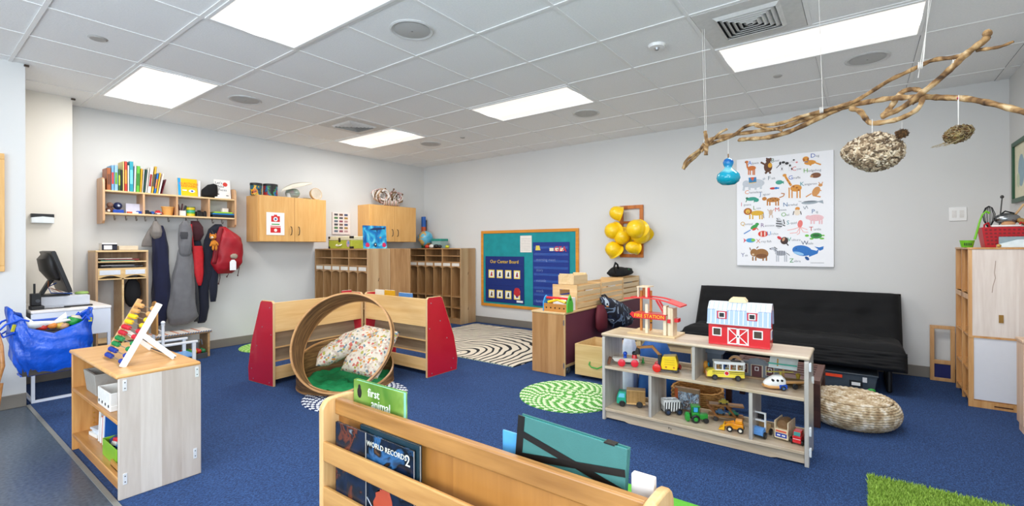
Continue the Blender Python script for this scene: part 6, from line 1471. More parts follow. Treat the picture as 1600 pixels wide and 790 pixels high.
b=B(plain('8cc4ea',.5)); b.box(x0+.03,x1-.03,y1-.30,y1-.28,.22,.50); b.out('modesty_panel',t,'pale blue lower back panel',world=True)
t=T('monitor_riser','long flat silver grey box under the monitor on the desk','riser',(.90,5.66,.736)); b=B(plain('c9ccd4',.4,var=.02)); b.box(-.155,.165,-.14,.14,0,.088); b.out('case',t,bev=.004)
b=B(plain('8d9098',.4)); b.box(-.15,.16,-.141,-.140,.012,.014); b.out('seam_line',t)
b=B(plain('1a1b1f',.4)); b.box(-.09,.09,-.02,.02,0,.012); o=b.out('keyboard',bev=.003); o.location=(.975,5.44,.736); tag(o,'narrow black keyboard in front of the silver riser on the desk','keyboard')
t=T('monitor','black monitor seen from its side and back, facing right on the silver riser','monitor',(.90,5.70,.825))
dk=plain('2b2b2e',.4,var=.05); R_m=Matrix.Translation((.03,0,.035))@Matrix.Rotation(math.radians(-17),4,'Y')
b=B(dk); b.M=R_m; b.box(-.018,.010,-.26,.26,0,.37); b.out('screen_housing',t,bev=.005)
b=B(plain('3d4a52',.12,coat=.5)); b.M=R_m; b.box(.010,.0125,-.25,.25,.02,.36); b.out('screen',t,'glossy dark screen')
b=B(plain('35322f',.45)); b.M=R_m; b.loft([(0,0,.10,.02,.10),(-.02,0,.13,.05,.14),(-.03,0,.22,.065,.16),(-.02,0,.32,.06,.16),(0,0,.36,.03,.14)],n=24); b.out('rear_bulge',t)
b=B(dk); b.bar((-.05,0,.16),(-.12,0,.012),.07,.025); b.box(-.16,.05,-.10,.10,0,.012); b.out('stand',t,bev=.003)
cb=['1a1a1c','9a5a2a','1f5aa8','b8322a','d8d4cc']
for k in range(5):
    rn=random.Random(k); b=B(plain(cb[k],.5)); b.tube([(-.06+rn.uniform(-.03,.03),-.06,.15-.02*k),(-.09,-.12+rn.uniform(-.02,.02),.08),(-.03+rn.uniform(-.05,.05),-.12,.03),(.06,-.10+rn.uniform(-.03,.03),.008+.004*k)],.004,6); b.out('cable',t)
t=T('desk_phone','black boxy phone base with an upright handset at the left end of the desk','phone',(.715,5.44,.736)); b=B(BLACK); b.box(-.035,.045,-.05,.06,0,.03); b.box(-.03,.03,-.02,.05,.03,.13); b.out('base',t,bev=.006); b=B(plain('26272a',.4)); b.cyl((-.005,.02,.13),(-.005,.02,.21),.007); b.out('antenna',t); b=B(plain('55575c',.3)); b.cyl((.01,-.022,.07),(.01,-.02,.07),.014,n=14); b.out('dial',t)
b=B(BLACK); b.tube([(.0,0,0.004),(.05,-.03,.006),(.10,-.01,.004),(.16,-.03,.006)],.004,6); o=b.out('cable'); o.location=(.83,5.38,.7365); tag(o,'short black cable lying on the desk in front of the riser','cable')
b=B(plain('9ab86a',.6)); b.lathe([(0,0),(.045,0),(.05,.008),(.04,.02),(0,.024)],n=20); o=b.out('green_dish'); o.location=(1.04,5.68,.8245); tag(o,'small green dish on the right end of the silver riser','dish')
b=B(plain('c9cbd0',.5)); b.tube([(.80,5.34,.48),(.84,5.42,.35),(.93,5.48,.24),(1.05,5.46,.20),(1.12,5.40,.24)],.006,8); o=b.out('cable'); tag(o,'grey cable sagging under the white desk','cable')

# ---- blue bag on a bentwood chair
t=T('blue_shopping_bag','big crinkled bright blue carrier bag full of toys hanging from the bentwood chair','bag',(.72,4.86,.32))
bb=plain('1860cc',.38,var=.2,scale=9,bump=1.0,bscale=22,coat=.2)
def bagw(u,v):
    """side walls: u round, v up"""
    a=2*PI*u; ca,sa=math.cos(a),math.sin(a); ca=math.copysign(abs(ca)**.4,ca); sa=math.copysign(abs(sa)**.4,sa)
    w=.195+.03*v; d=.10+.03*math.sin(PI*v)
    z=.42*v+ (.035*math.cos(2*a)*v*v) + (.05*v*v if ca<-.6 else 0) - .09*max(0,-sa)*v*v*(1-abs(ca))
    k=.005*math.sin(11*a+9*v)+.005*math.sin(19*v+5*a)+.004*math.sin(31*a-7*v)
    s=(.78+.22*min(1,v*3.5))
    return ((w*s+k)*ca,(d*s+k)*sa,z)
b=B(bb); b.grid(bagw,72,22); bmesh.ops.remove_doubles(b.bm,verts=b.bm.verts,dist=.001); 
b.grid(lambda u,v:((u-.5)*.34,(v-.5)*.15,.004+.004*math.sin(9*u+7*v)),8,6)
o=b.out('bag_shell',t,sharp=3); s_=o.modifiers.new('thick','SOLIDIFY'); s_.thickness=.003
wb_=plain('1a5fd8',.4)
for y in (-.115,.115):
    b=B(wb_); b.tube([(-.13,y,.40),(-.17,y*1.1,.42),(-.24,y*.9,.39),(-.275,y*.8,.345),(-.25,y*.7,.30),(-.2,y,.33)],.007,6); b.tube([(.15,y,.38),(.17,y,.41),(.195,y,.37)],.007,6); b.out('handle',t)
b=B(plain('c8c23a',.6)); b.ob((-.205,-.105,.36),(.015,.012,.05),(0,.3,.6)); b.ob((.20,-.10,.37),(.02,.01,.03),(0,0,-.3)); b.out('yellow_print',t,'small yellow print')
def toyin(name,lab,fn,cat='toy'):
    b=B(); fn(b); o=b.out(name,sharp=2); o.location=o.location+Vector((.72,4.86,.32)); tag(o,lab,cat)
toyin('paper_sail','white pointed paper shape sticking out of the blue bag',lambda b:(b.m(WHITE),b.prism([(-.15,.34),(-.14,.43),(-.10,.39),(0.02,.38),(.09,.385),(.10,.37),(-.02,.355),(-.12,.33)],'xz',-.06,-.052)),'paper')
toyin('paper_sail','white folded card at the back right inside the blue bag',lambda b:(b.m(WHITE),b.prism([(-.0,.36),(.08,.43),(.085,.40),(.09,.35)],'xz',.0,.006)),'paper')
toyin('green_block','green toy block in the right of the blue bag opening',lambda b:(b.m(plain('2a9a4a',.4)),b.ob((.12,-.03,.36),(.06,.06,.05),(.2,.3,.4))))
toyin('cream_block','cream toy block beside the green one in the blue bag',lambda b:(b.m(plain('e8dcc4',.5)),b.ob((.14,.03,.37),(.05,.05,.04),(.4,.2,.2))))
for k,(c,x,y,z) in enumerate((('c23a30',-.05,-.04,.34),('d88a3a',.0,-.05,.345),('e0c060',.04,-.04,.34),('8a3a2a',-.08,-.02,.335),('c9a080',.06,-.05,.335),('e06048',-.02,-.01,.35),('a87848',.02,.0,.35),('2f6ab8',-.11,-.03,.33))):
    nmz=('red','orange','yellow','dark red','beige','coral','brown','small blue')[k]
    toyin('toy_piece','%s toy piece heaped inside the opening of the blue bag'%nmz,lambda b:(b.m(plain(c,.45)),b.sph((x,y,z),(.03,.025,.022),12,wob=.3,seed=k)))
b=B(plain('4a4440',.8)); b.box(-.16,.16,-.085,.085,.01,.31); o=b.out('toy_heap'); o.location=(.72,4.86,.325); tag(o,'dark heap of toys filling the blue bag below its top layer','toy heap')
t=T('bentwood_chair','bent light wood chair at the left edge of the view holding the blue bag','chair',(.245,4.80,0)); cw=wood('c99660','a4713c','x')
b=B(cw); b.box(-.19,.19,-.19,.19,.32,.34); b.out('seat',t,bev=.008,seg=3)
for x,y,dx,dy in ((-.16,-.16,-.05,-.03),(.20,-.14,-.04,-.06),(-.16,.16,-.05,.04),(.19,.16,.02,.04)):
    b=B(cw); b.tube([(x,y,.33),(x+dx*.5,y+dy*.5,.16),(x+dx,y+dy,0)],[.014,.013,.011],10); b.out('leg',t)
b=B(cw); b.tube([(.18,-.17,.33),(.205,-.18,.45),(.20,-.165,.58),(.19,-.10,.66),(.185,0,.68),(.19,.10,.66),(.20,.165,.58),(.205,.18,.45),(.18,.17,.33)],.013,10); b.out('back_hoop',t)

# ---- white child chair behind the shelf, stool and bench
t=T('child_armchair','small white painted child armchair with a natural rounded wooden backrest behind the abacus','chair',(1.64,5.36,0)); wh=plain('eef0f2',.35,var=.01); 
for x,y,h_ in ((-.12,-.12,.33),(-.12,.13,.54),(.12,-.12,.33),(.12,.13,.54)):
    pass
xb,xf=-.12,.13
for y in (-.13,.13):
    b=B(wh); b.cyl((xb,y,0),(xb,y,.52),.014,.012); b.sph((xb,y,.54),.018,14); b.cyl((xb,y,.515),(xb,y,.525),.016); b.out('back_post',t)
    b=B(wh); b.box(xf-.014,xf+.014,y-.014,y+.014,0,.315); b.out('front_post',t,bev=.003)
    b=B(wh); b.box(xb,xf+.03,y-.018,y+.018,.315,.335); b.out('armrest',t,bev=.004)
    b=B(wh); b.box(xb,xf,y-.008,y+.008,.10,.125); b.out('side_stretcher',t)
b=B(plain('7fb0e0',.4)); b.box(xb-.01,xf+.02,-.12,.12,.18,.20); b.out('seat',t,'pale blue seat',bev=.004)
b=B(wh); b.box(xb-.01,xb+.01,-.13,.13,.43,.46); b.out('back_rail',t)
b=B(wood('d9a868','b58243','z')); pts=[(-.075,.42)]+[(.075,.42)]+[(.075*math.cos(a),.66+.075*math.sin(a)) for a in [PI*k/12 for k in range(13)]]
b.prism(pts,'yz',xb-.035,xb-.02); b.out('backrest',t,'natural wood rounded backrest',bev=.003)
t=T('tan_stool','low tan curved stool with a blue leg beside the desk','stool',(1.29,5.80,0)); b=B(plain('d9a678',.6)); b.loft([(0,0,.20,.13,.11),(0,0,.235,.15,.13),(0,0,.26,.12,.11),(0,0,.27,.05,.05)],n=28); b.out('seat',t,sharp=3)
for x,y in ((-.09,-.07),(.09,-.07),(-.09,.07),(.09,.07)): b=B(plain('8a8fa0',.5)); b.cyl((x*1.15,y*1.15,0),(x,y,.21),.014,.016); b.out('leg',t)
t=T('low_bench','low wooden bench with a blue and white patterned top below the hanging coats','bench',(1.93,6.12,0)); nb=wood('dcb98a','b58f60','x')
b=B(nb); b.box(-.28,.27,-.15,.13,.275,.295); b.out('bench_top',t,bev=.002)
b=B(plain('e6e0d8',.7)); b.box(-.285,.275,-.155,.135,.295,.305); c_=b.out('patterned_cloth',t,'white cloth with a blue zigzag edge')
b=B(plain('2e78a8',.6))
for k in range(22): b.bar((-.275+k*.025,-.1565,.283),(-.262+k*.025,-.1565,.303),.002,.006)
o=b.out('zigzag_edge',c_); o['kind']='stuff'
b=B(plain('d08a6a',.7))
for k in range(5): b.box(-.26+k*.1,-.24+k*.1,-.14,.12,.305,.3062)
o=b.out('faded_stripes',c_); o['kind']='stuff'
for x in (-.24,.245):
    b=B(nb); b.box(x-.011,x+.011,-.13,.11,0,.275); b.out('leg_panel',t,bev=.002)
t=T('ball_basket','dark low basket of bright toys under the bench','basket',(2.02,6.02,0)); b=B(plain('55585c',.6)); b.frame('xy',-.12,.12,-.09,.09,.01,.01,.06); b.box(-.12,.12,-.09,.09,0,.01); b.out('tub',t,bev=.003)
b=B(plain('8c9094',.4,metal=.5)); 
for x in (.0,.06): b.tube([(x,0,.06),(x-.01,0,.14),(x+.0,0,.20),(x+.03,0,.20),(x+.04,0,.14)],.008,8)
b.out('grey_handle',t)
rn=random.Random(21)
for k in range(14):
    c=('c8322c','2f8f3f','d9b92a','c8322c','2a7a4a')[k%5]; nm2=('red','green','yellow','red','dark green')[k%5]
    b=B(plain(c,.4)); b.sph((0,0,0),.027,12); o=b.out('toy_ball'); o.location=(2.02-.085+(k%5)*.043,6.02-.06+(k//5)*.055,.05+.008*rn.random()); tag(o,'%s toy ball heaped in the dark basket under the bench'%nm2,'ball','%s balls in the basket under the bench'%nm2)
b=B(plain('2b5f9c',.5)); b.ob((0,0,.05),(.14,.10,.10),(0,0,.3)); o=b.out('blue_box',bev=.006); o.location=(1.84,6.10,.05); o.location.z=0.0; tag(o,'blue box under the left part of the bench','box')

# ---- on top of the first wall cabinet
CT=1.906; YC=6.20
def drum(px0,px1,pyt,lab,cols,seed):
    a=U(px0,300,y=YC);d=U(px1,300,y=YC); r=(d.x-a.x)/2; H=U(px0,pyt,y=YC-.08).z-CT; t=T('toy_drum',lab,'drum',((a.x+d.x)/2,YC,CT))
    b=B(tex_cover('drum_'+str(seed),[(.3,'15161a'),(.42,cols[0]),(.48,'1d5a30'),(.54,cols[1]),(.6,cols[2]),(.68,'18191c')],14,seed*3.1,.5,.4)); b.cyl((0,0,.0),(0,0,H-.008),r*.97,n=32); b.out('shell',t)
    b=B(BLACK); b.lathe([(r*.97,H-.03),(r,H-.028),(r,H),(r*.95,H+.001)],n=32); b.out('rim',t); b=B(plain('2a2a2c',.6)); b.cyl((0,0,H-.006),(0,0,H-.003),r*.96,n=32); b.out('drum_head',t)
drum(391,409,284,'left black toy drum painted with animals on the wall cabinet',('2f6a8a','e8c22a','e07a28'),1)
drum(411.5,433,285.5,'right black toy drum painted red, blue and green on the wall cabinet',('c83240','2a5fb8','2f9a4a'),2)
t=T('white_tray','cream curved leaf shaped dish leaning on the glass bowl on top of the wall cabinet','dish',(3.30,6.17,CT))
b=B(plain('e6e0d2',.5)); 
def leaf(u,v):
    x=-.23+.42*u; w=.055*math.sin(PI*min(1,u*1.05))**.8+.003; return (x,-.06+(v-.5)*2*w*.8,.06+.18*(u**.8)+.02*(2*v-1)**2-.03*u*u+ (v-.5)*w*1.0)
b.grid(leaf,24,8,.006); b.out('leaf_dish',t,sharp=3)
b=B(plain('cfcfcb',.4)); b.cyl((-.10,0,0),(-.10,0,.06),.03,n=16); b.out('white_foot',t)
t=T('glass_bowl','round clear bowl of coloured sweets like toys on top of the wall cabinet','bowl',(3.265,6.20,CT)); b=B(plain('c9d4cf',.08,trans=.6)); b.lathe([(0,0),(.05,.0),(.085,.03),(.095,.07),(.08,.11),(.06,.125)],n=28); b.out('glass',t)
for k in range(9):
    a=k*.7; b=B(plain(('58b83a','d83a8a','7ad048','e8c83a','3aa04a')[k%5],.4)); b.sph((0,0,0),.022,10); o=b.out('bowl_toy'); o.location=(3.265+.045*math.cos(a),6.20+.045*math.sin(a),CT+.055+.012*(k%3)); tag(o,'%s toy ball in the clear bowl on the wall cabinet'%('green','pink','light green','yellow','dark green')[k%5],'toy','%s balls in the clear bowl'%('green','pink','light green','yellow','dark green')[k%5])
t=T('tambourine','cream tambourine with a wooden rim at the right end of the cabinet top','tambourine',(3.60,6.20,CT)); b=B(wood('d9b98a','b8935c','x')); ax=Matrix.Rotation(math.radians(78),3,'X'); b.lathe([(.078,-.02),(.085,-.02),(.085,.02),(.078,.02)],c=(0,0,.085),ax=ax,n=32,close=True); b.out('rim',t)
b=B(plain('efe6d6',.6)); b.lathe([(0,.018),(.08,.018)],c=(0,0,.085),ax=ax,n=32); b.lathe([(0,.016),(.08,.016)],c=(0,0,.085),ax=ax,n=32); b.out('skin',t)
b=B(plain('e2d8c4',.6)); b.sph((0,.03,.15),(.022,.012,.022),12); b.out('knob',t)
b=B(plain('cabc9c',.5)); b.lathe([(0,0),(.05,0),(.055,.01),(0,.014)],n=24); o=b.out('tan_plate'); o.location=(3.43,6.12,CT+.001); tag(o,'flat tan plate lying between the glass bowl and the tambourine','plate')
# ---- woven sculpture on the second cabinet
t=T('woven_sculpture','white and brown woven basket sculpture of rolled paper and twigs on the far wall cabinet','sculpture',(4.85,6.20,1.906)); rn=random.Random(31)
cm=[plain('e9e2dc',.7),plain('c9b09a',.8),plain('8a6f50',.8),plain('d8b8b4',.7),plain('f2eee8',.7)]
for (cx,cz,R0,g) in ((-.13,.16,.13,'left'),(.14,.15,.12,'right')):
    b=B(cm[0])
    for k in range(34):
        b.m(cm[rn.randrange(5)]); a0=rn.random()*6.28; sp=rn.uniform(.8,2.2); r_=R0*rn.uniform(.6,1.05); y_=rn.uniform(-.09,.09)
        b.tube([(cx+r_*math.cos(a0+sp*s/5),y_+.03*math.sin(s+k),max(.012,cz+r_*.9*math.sin(a0+sp*s/5))) for s in range(6)],rn.uniform(.006,.013),6)
    b.out('woven_loop',t,sharp=3)
b=B(cm[0])
for k in range(22):
    x=-.14+k*.014; b.m(cm[(k*3)%5]); b.tube([(x,-.10,.10+.03*math.sin(k)),(x+.02,-.06,.02),(x+.05,.0,.012),(x+.02,.08,.09)],.009,6)
b.out('woven_base',t,sharp=3)
for (x,y,z) in ((.22,0,.24),(.30,0,.22),(.12,0,.29),(-.05,0,.28)):
    b=B(plain('7a5a3c',.8)); b.tube([(x-.08,y,z-.08),(x-.03,y-.02,z-.03),(x,y,z)],[.008,.007,.005],6); b.sph((x,y,z),.014,10); b.out('twig',t)

# ---- on the cubbies
KT=1.2205
t=T('green_suitcase','small lime green and cream play suitcase with dark corners on top of the cubbies','suitcase',(3.87,5.82,KT))
b=B(plain('b9bf4a',.55,var=.06)); b.box(-.14,.14,-.27,.27,0,.115); b.out('lower_case',t,bev=.006); b=B(plain('e6dfc0',.55)); b.box(-.14,.14,-.27,.27,.117,.17); b.out('lid',t,'cream lid',bev=.008)
b=B(plain('6b5233',.6)); b.box(-.142,.142,.268,.272,.0,.17); b.out('brown_side',t)
for y in (-.27,.27):
    for z in (0,.14): b=B(plain('2c2418',.5)); b.box(-.144,-.10,y-.004 if y<0 else y-.035,y+.035 if y<0 else y+.004,z,z+.032); b.out('corner_guard',t,bev=.002)
b=B(plain('2c2418',.5)); b.box(-.147,-.14,-.02,.02,.09,.15); b.out('clasp',t)
b=B(plain('f2ecd8',.4)); b.tube([(-.142,.055,.06),(-.165,.05,.045),(-.168,0,.04),(-.165,-.05,.045),(-.142,-.055,.06)],.009,8); b.out('handle',t)
b=B(plain('c8a8c0',.5)); b.sph((-.141,-.20,.07),(.002,.04,.05),14); b.m(plain('6fa8c8',.5)); b.sph((-.1425,-.21,.08),(.002,.018,.022),10); b.out('sticker',t)
# poster of pictures on wall above suitcase
a=U(519,331,y=6.385);d=U(547,366,y=6.385)
b=B(plain('ece4e0',.6)); t=T('picture_chart','small white chart of tiny pictures on the wall between the two wall cabinets','chart',((a.x+d.x)/2,6.398,d.z)); w=(d.x-a.x)/2; H=a.z-d.z
b.box(-w,w,-.02,-.002,0,H); b.out('board',t); rn=random.Random(3)
for r in range(6):
    for k in range(3):
        b=B(plain(('5a5a60','8a6a5a','4f5f80','5a8a5a','6a6a72','b0904a','708090','a06070','c0a0a0')[(r*3+k)%9],.6)); b.box(-w+.03+k*(2*w-.05)/3,-w+.02+(k+.82)*(2*w-.05)/3,-.022,-.02,H-.05-r*H/6.6,H-.02-r*H/6.6-.0); b.out('tiny_picture',t)
t=T('ocean_picture','bright blue ocean picture with a whale and red corals standing on the cubbies','picture',(3.93,5.30,KT)); t.rotation_euler=(math.radians(-4),0,math.radians(-6)); oc=tex_cover('ocean',[(.3,'0f4f9a'),(.45,'1f86c4'),(.55,'3fb4d8'),(.7,'a8e2ee')],7,9,1.2,.3)
b=B(oc); b.box(-.175,.175,-.012,0,0,.31); b.out('canvas',t)
b=B(plain('1f3f6a',.5)); b.loft([(-.07,-.0135,.255,.001,.004),(-.02,-.0135,.265,.001,.016),(.06,-.0135,.27,.001,.018),(.12,-.0135,.275,.001,.008),(.155,-.0135,.28,.001,.016)],n=16,axis='x'); b.m(plain('1f3f6a',.5)); b.prism([(.02,.25),(.04,.25),(.035,.215)],'xz',-.0145,-.0125); b.out('whale',t,'dark blue whale')
for x in (-.12,.13): b=B(plain('d0326a',.5)); b.sph((x,-.013,.05),(.03,.002,.03),10,wob=.5); b.out('coral',t,'pink red coral')
b=B(plain('e8863a',.5)); b.sph((.08,-.013,.15),(.015,.002,.009),8); b.out('fish',t)
b=B(plain('1a3a4a',.5)); b.sph((0,-.013,.05),(.022,.002,.03),12); b.m(WHITE); b.sph((0,-.0145,.055),(.008,.002,.01),8); b.out('diver',t)
t=T('globe','small world globe on a dark base on the corner cubbies','globe',(5.60,6.13,KT)); gl=tex_cover('globe_map',[(.3,'4fa8c8'),(.48,'7cc4d8'),(.52,'d8a04a'),(.58,'e0c878'),(.64,'c86a3a'),(.7,'8fd0e0')],6,5.5,.8,.3)
b=B(gl); b.sph((0,0,.17),.135,28); b.out('ball',t); b=B(plain('22262b',.5)); b.lathe([(0,0),(.07,0),(.06,.015),(.015,.03),(.012,.04)],n=24); b.tube([(.0,.0,.03),(.09,.02,.05),(.148,.03,.17),(.10,.02,.28),(0,0,.315)],.006,8); b.out('stand',t)
t=T('rolled_poster','rolled poster tube printed blue, orange and green standing in the corner behind the globe','poster tube',(5.70,6.29,KT))
for z0,z1,c in ((0,.18,'3f8a4a'),(.18,.38,'d8683a'),(.38,.56,'2f6fc0')): b=B(plain(c,.5)); b.cyl((0,0,z0),(0,0,z1),.04,n=24); b.out('printed_band',t)
b=B(plain('3a2c28',.6)); b.cyl((.045,-.02,0),(.045,-.02,.5),.008,n=10); b.out('stick',t)
t=T('teal_tub','clear tub with a teal lid tilted on the corner cubbies beside the globe','tub',(5.62,5.80,KT)); 
b=B(plain('b8d4d2',.2,trans=.3)); b.add([(-.08,-.09,0),(.08,-.09,0),(.08,.09,0),(-.08,.09,0),(-.09,-.105,.12),(.09,-.105,.12),(.09,.105,.12),(-.09,.105,.12)],[(0,3,2,1),(0,1,5,4),(1,2,6,5),(2,3,7,6),(3,0,4,7)]); b.box(-.07,.07,-.08,.08,.005,.06); b.out('tub',t,bev=.004)
b=B(plain('2f9d8f',.4)); b.box(-.095,.095,-.11,.11,.12,.16); b.out('lid',t,'teal lid',bev=.006)
for (x,y,c,s_,lab) in ((5.50,5.98,'d8482e',.035,'red toy lump beside the globe on the corner cubbies'),(5.50,5.87,'e8e4dc',.04,'white toy lump in front of the teal tub'),(5.50,5.76,'1b1b1e',.04,'black toy lump in front of the teal tub'),(5.50,5.68,'28282c',.035,'black toy right of the teal tub'),(5.52,5.52,'cfd03a',.03,'small lime yellow toy at the right end of the corner cubbies')):
    b=B(plain(c,.5)); b.sph((0,0,s_*.8),(s_,s_*1.3,s_*.8),14,wob=.2); b.sph((0,s_*.9,s_*1.0),s_*.5,10); o=b.out('small_toy',sharp=2); o.location=(x,y,KT+.001); tag(o,lab,'toy')

# ---- on the tall birch cabinet
CZ=1.221
t=T('lime_ladle','lime green plastic ladle standing upside down on the tall birch cabinet','ladle',(5.06,-.70,CZ)); lm=plain('7ec32a',.4)
p=[U(1523,374,x=5.06),U(1527,360,x=5.06),U(1531,345,x=5.06),U(1535,335,x=5.06),U(1541,330,x=5.06),U(1546,333,x=5.06)]
b=B(lm); b.tube(p,[.008,.007,.006,.006,.008,.010],8); b.out('handle',t,world=True)
q0=U(1511,383,x=5.06); b=B(lm); b.lathe([(.0,0),(.034,0),(.045,.055),(.042,.055),(.031,.004),(0,.004)],n=24,c=(0,0,0)); bw_=b.out('bowl',t); bw_.location=(q0.x-5.06,q0.y+.70,.0)
b=B(plain('2a4a12',.6)); 
for k in range(4): b.box(-.0445,-.040,-.02+k*.012,-.014+k*.012,.015,.035)
sl=b.out('slots',bw_)
t=T('red_basket','red woven plastic basket full of kitchen utensils on the tall birch cabinet','basket',(5.16,-.87,CZ)); rd=plain('c4182a',.45,var=.08)
b=B(rd); RX,RY=.10,.125
def rb_(z,s): return [(-RX*s,-RY*s,z),(RX*s,-RY*s,z),(RX*s,RY*s,z),(-RX*s,RY*s,z)]
b.add(rb_(0,.82)+rb_(.155,1)+rb_(.155,.95)+rb_(.01,.78),[(0,3,2,1),(0,1,5,4),(1,2,6,5),(2,3,7,6),(3,0,4,7),(4,5,9,8),(5,6,10,9),(6,7,11,10),(7,4,8,11),(8,9,13,12),(9,10,14,13),(10,11,15,14),(11,8,12,15),(12,13,14,15)])
b.out('basket_wall',t,bev=.002)
b=B(plain('8a0f1c',.5))
for r in range(5):
    for k in range(9):
        z=.02+r*.027; s=.82+.18*z/.155+.006; y=-RY*s+.02+k*(2*RY*s-.04)/8; x=-RX*s-.0015; b.box(x-.001,x+.001,y-.007,y+.007,z,z+.012)
o=b.out('weave_holes',t); o['kind']='stuff'
for y in (-.11,.11):
    b=B(rd); b.tube([(-.09,y,.15),(-.10,y,.175),(-.09,y*.8,.19),(-.08,y*.7,.155)],.006,6); b.out('lug',t)
b=B(plain('efeae6',.7)); b.box(-.097,.09,-.09,.07,.15,.165); o=b.out('white_cloth',bev=.006); o.location=(o.location.x+5.16,o.location.y-.87,CZ+.156); tag(o,'white cloth folded over the rim of the red basket','cloth')
def uten(name,lab,fn):
    t=T(name,lab,'kitchen utensil',(5.16,-.87,CZ+.16)); fn(t); return t
def f(t):
    b=B(DARKMET); 
    for k in range(6):
        a=PI*k/6; b.tube([(0,.07,-.02),(.03*math.cos(a),.07+.03*math.sin(a),.05),(.036*math.cos(a),.07+.036*math.sin(a),.10),(.02*math.cos(a),.07+.02*math.sin(a),.15),(0,.07,.165),(-.02*math.cos(a),.07-.02*math.sin(a),.15),(-.036*math.cos(a),.07-.036*math.sin(a),.10),(-.03*math.cos(a),.07-.03*math.sin(a),.05),(0,.07,-.02)],.002,5)
    b.out('wire_loops',t); b=B(plain('2f7a4a',.5)); b.cyl((0,.07,-.1),(0,.07,.01),.01,n=10); b.out('handle',t)
uten('whisk','wire whisk with its loops up at the left of the red basket',f)
def f(t): b=B(plain('3c3a38',.4)); b.bar((-.02,.02,-.05),(-.02,-.0,.22),.014,.006); b.sph((-.02,0,.23),(.008,.012,.014),10); b.out('steel_handle',t)
uten('spatula','dark flat utensil handle standing tallest in the red basket',f)
def f(t): b=B(plain('9a9c9e',.25,metal=1)); b.sph((0,-.03,.06),(.05,.075,.045),20); b.out('bowl',t); b=B(plain('4a4c4e',.3,metal=.8)); b.tube([(0,.02,.08),(0,-.02,.12),(0,-.07,.10)],.006,6); b.out('handle',t)
uten('steel_strainer','round shiny steel bowl lying in the red basket',f)
def f(t): b=B(wood('d9b68a','b78d58','z')); b.tube([(0,-.03,.0),(0,-.08,.10),(0,-.12,.17)],.007,8); b.sph((0,-.02,-.01),(.01,.02,.03),10); b.out('spoon',t)
uten('wooden_spoon','pale wooden spoon leaning right out of the red basket',f)
def f(t): b=B(plain('a8874a',.6)); b.sph((-.02,-.11,.035),(.03,.045,.022),14,rot=(.6,0,0)); b.m(plain('c99a70',.6)); b.sph((-.04,-.03,.02),(.02,.04,.02),12); b.out('brush_head',t)
uten('wooden_brush','brown scrubbing brush at the right of the red basket',f)
t=T('toy_scale','white and grey box with gold corners in front of the red utensil basket','box',(5.01,-.91,CZ)); 
b=B(plain('e6f0f2',.35)); b.prism([(-.12,0),(.09,0),(.09,.02),(-.02,.058),(-.12,.062)],'yz',-.03,.025); b.out('body',t,bev=.002)
b=B(plain('9aaab0',.4)); b.box(.026,.04,-.12,.075,.0,.08); b.out('grey_back',t); b=B(plain('c9a45c',.4,metal=.3)); b.sph((-.032,.085,.012),(.01,.014,.013),10); b.sph((-.032,-.07,.06),(.012,.018,.013),10); b.out('gold_corner',t)

# ================================================================== hanging branches
def bx_(cx,cy): 
    px,py=1040+cx/2.857,30+cy/2.857; return px,py
def BP(cx,cy,dx=0):
    px,py=bx_(cx,cy); X=3.30-(px-1070)/530*.75+dx; return U(px,py,x=X)
def _bark(nt):
    L=nt.links.new; tc=N(nt,'ShaderNodeTexCoord'); n=N(nt,'ShaderNodeTexNoise'); n.inputs['Scale'].default_value=16; n.inputs['Detail'].default_value=7; n.inputs['Distortion'].default_value=1; L(tc.outputs['Object'],n.inputs['Vector'])
    return ramp(nt,n.outputs['Fac'],[(.3,'4f3a26'),(.43,'8a6a46'),(.55,'b8976a'),(.7,'ddc7a2')]),n.outputs['Fac']
bark=ramp_mat('bark',_bark,.8,.6)
t=T('branch_mobile','long twisted bare driftwood branches hung from the ceiling on strings','branch',tuple(BP(820,380)))
def smooth(pts,it=2):
    for _ in range(it):
        q=[pts[0]]
        for i in range(len(pts)-1): q+= [pts[i]*.75+pts[i+1]*.25,pts[i]*.25+pts[i+1]*.75]
        q.append(pts[-1]); pts=q
    return pts
def branch(pts,r0,r1,dx=0,seed=0,dz=None):
    P=smooth([BP(x,y,dx+(dz[i] if dz else 0)) for i,(x,y) in enumerate(pts)]); dist=lambda q:(q.x*SY+q.y*CY)/727.8/2.857/2; rn=random.Random(seed); n=len(P)
    R=[(r0+(r1-r0)*i/(n-1))*dist(P[i])*(1+.10*math.sin(i*1.7+seed)+rn.uniform(-.07,.10)) for i in range(n)]
    b=B(bark); b.tube(P,R,10); b.out('branch_limb',t,world=True,sharp=3)
k=1/2.857/727*2.6   # metres per crop pixel at the branch distance
S=lambda w:w*.95
branch([(78,668),(90,628),(140,590),(190,560),(250,540),(310,518),(345,482),(400,465),(430,476),(520,465),(600,435),(700,410),(760,395),(830,375),(900,335),(1000,270),(1080,235),(1140,205),(1200,178),(1290,172),(1330,158)],S(13),S(20),0,1)
branch([(80,668),(100,640),(150,600),(172,548),(230,525),(350,508),(460,492),(510,488),(560,470),(640,440),(740,405),(830,372)],S(14),S(22),.04,2)
branch([(330,538),(370,534),(450,530),(540,508),(620,472),(700,435),(760,405),(830,382),(920,366),(1000,352),(1090,348),(1150,345),(1190,348),(1240,350),(1330,352),(1420,368),(1520,392),(1640,425),(1800,450),(1900,440)],S(18),S(30),.02,3)
branch([(825,398),(870,408),(890,440),(912,466),(960,462),(1030,450),(1090,425),(1135,395),(1150,345),(1140,318)],S(24),S(20),-.03,4)
branch([(968,434),(1000,400),(1020,370),(1050,325),(1095,310),(1145,318),(1140,350),(1100,375)],S(26),S(18),.05,5)
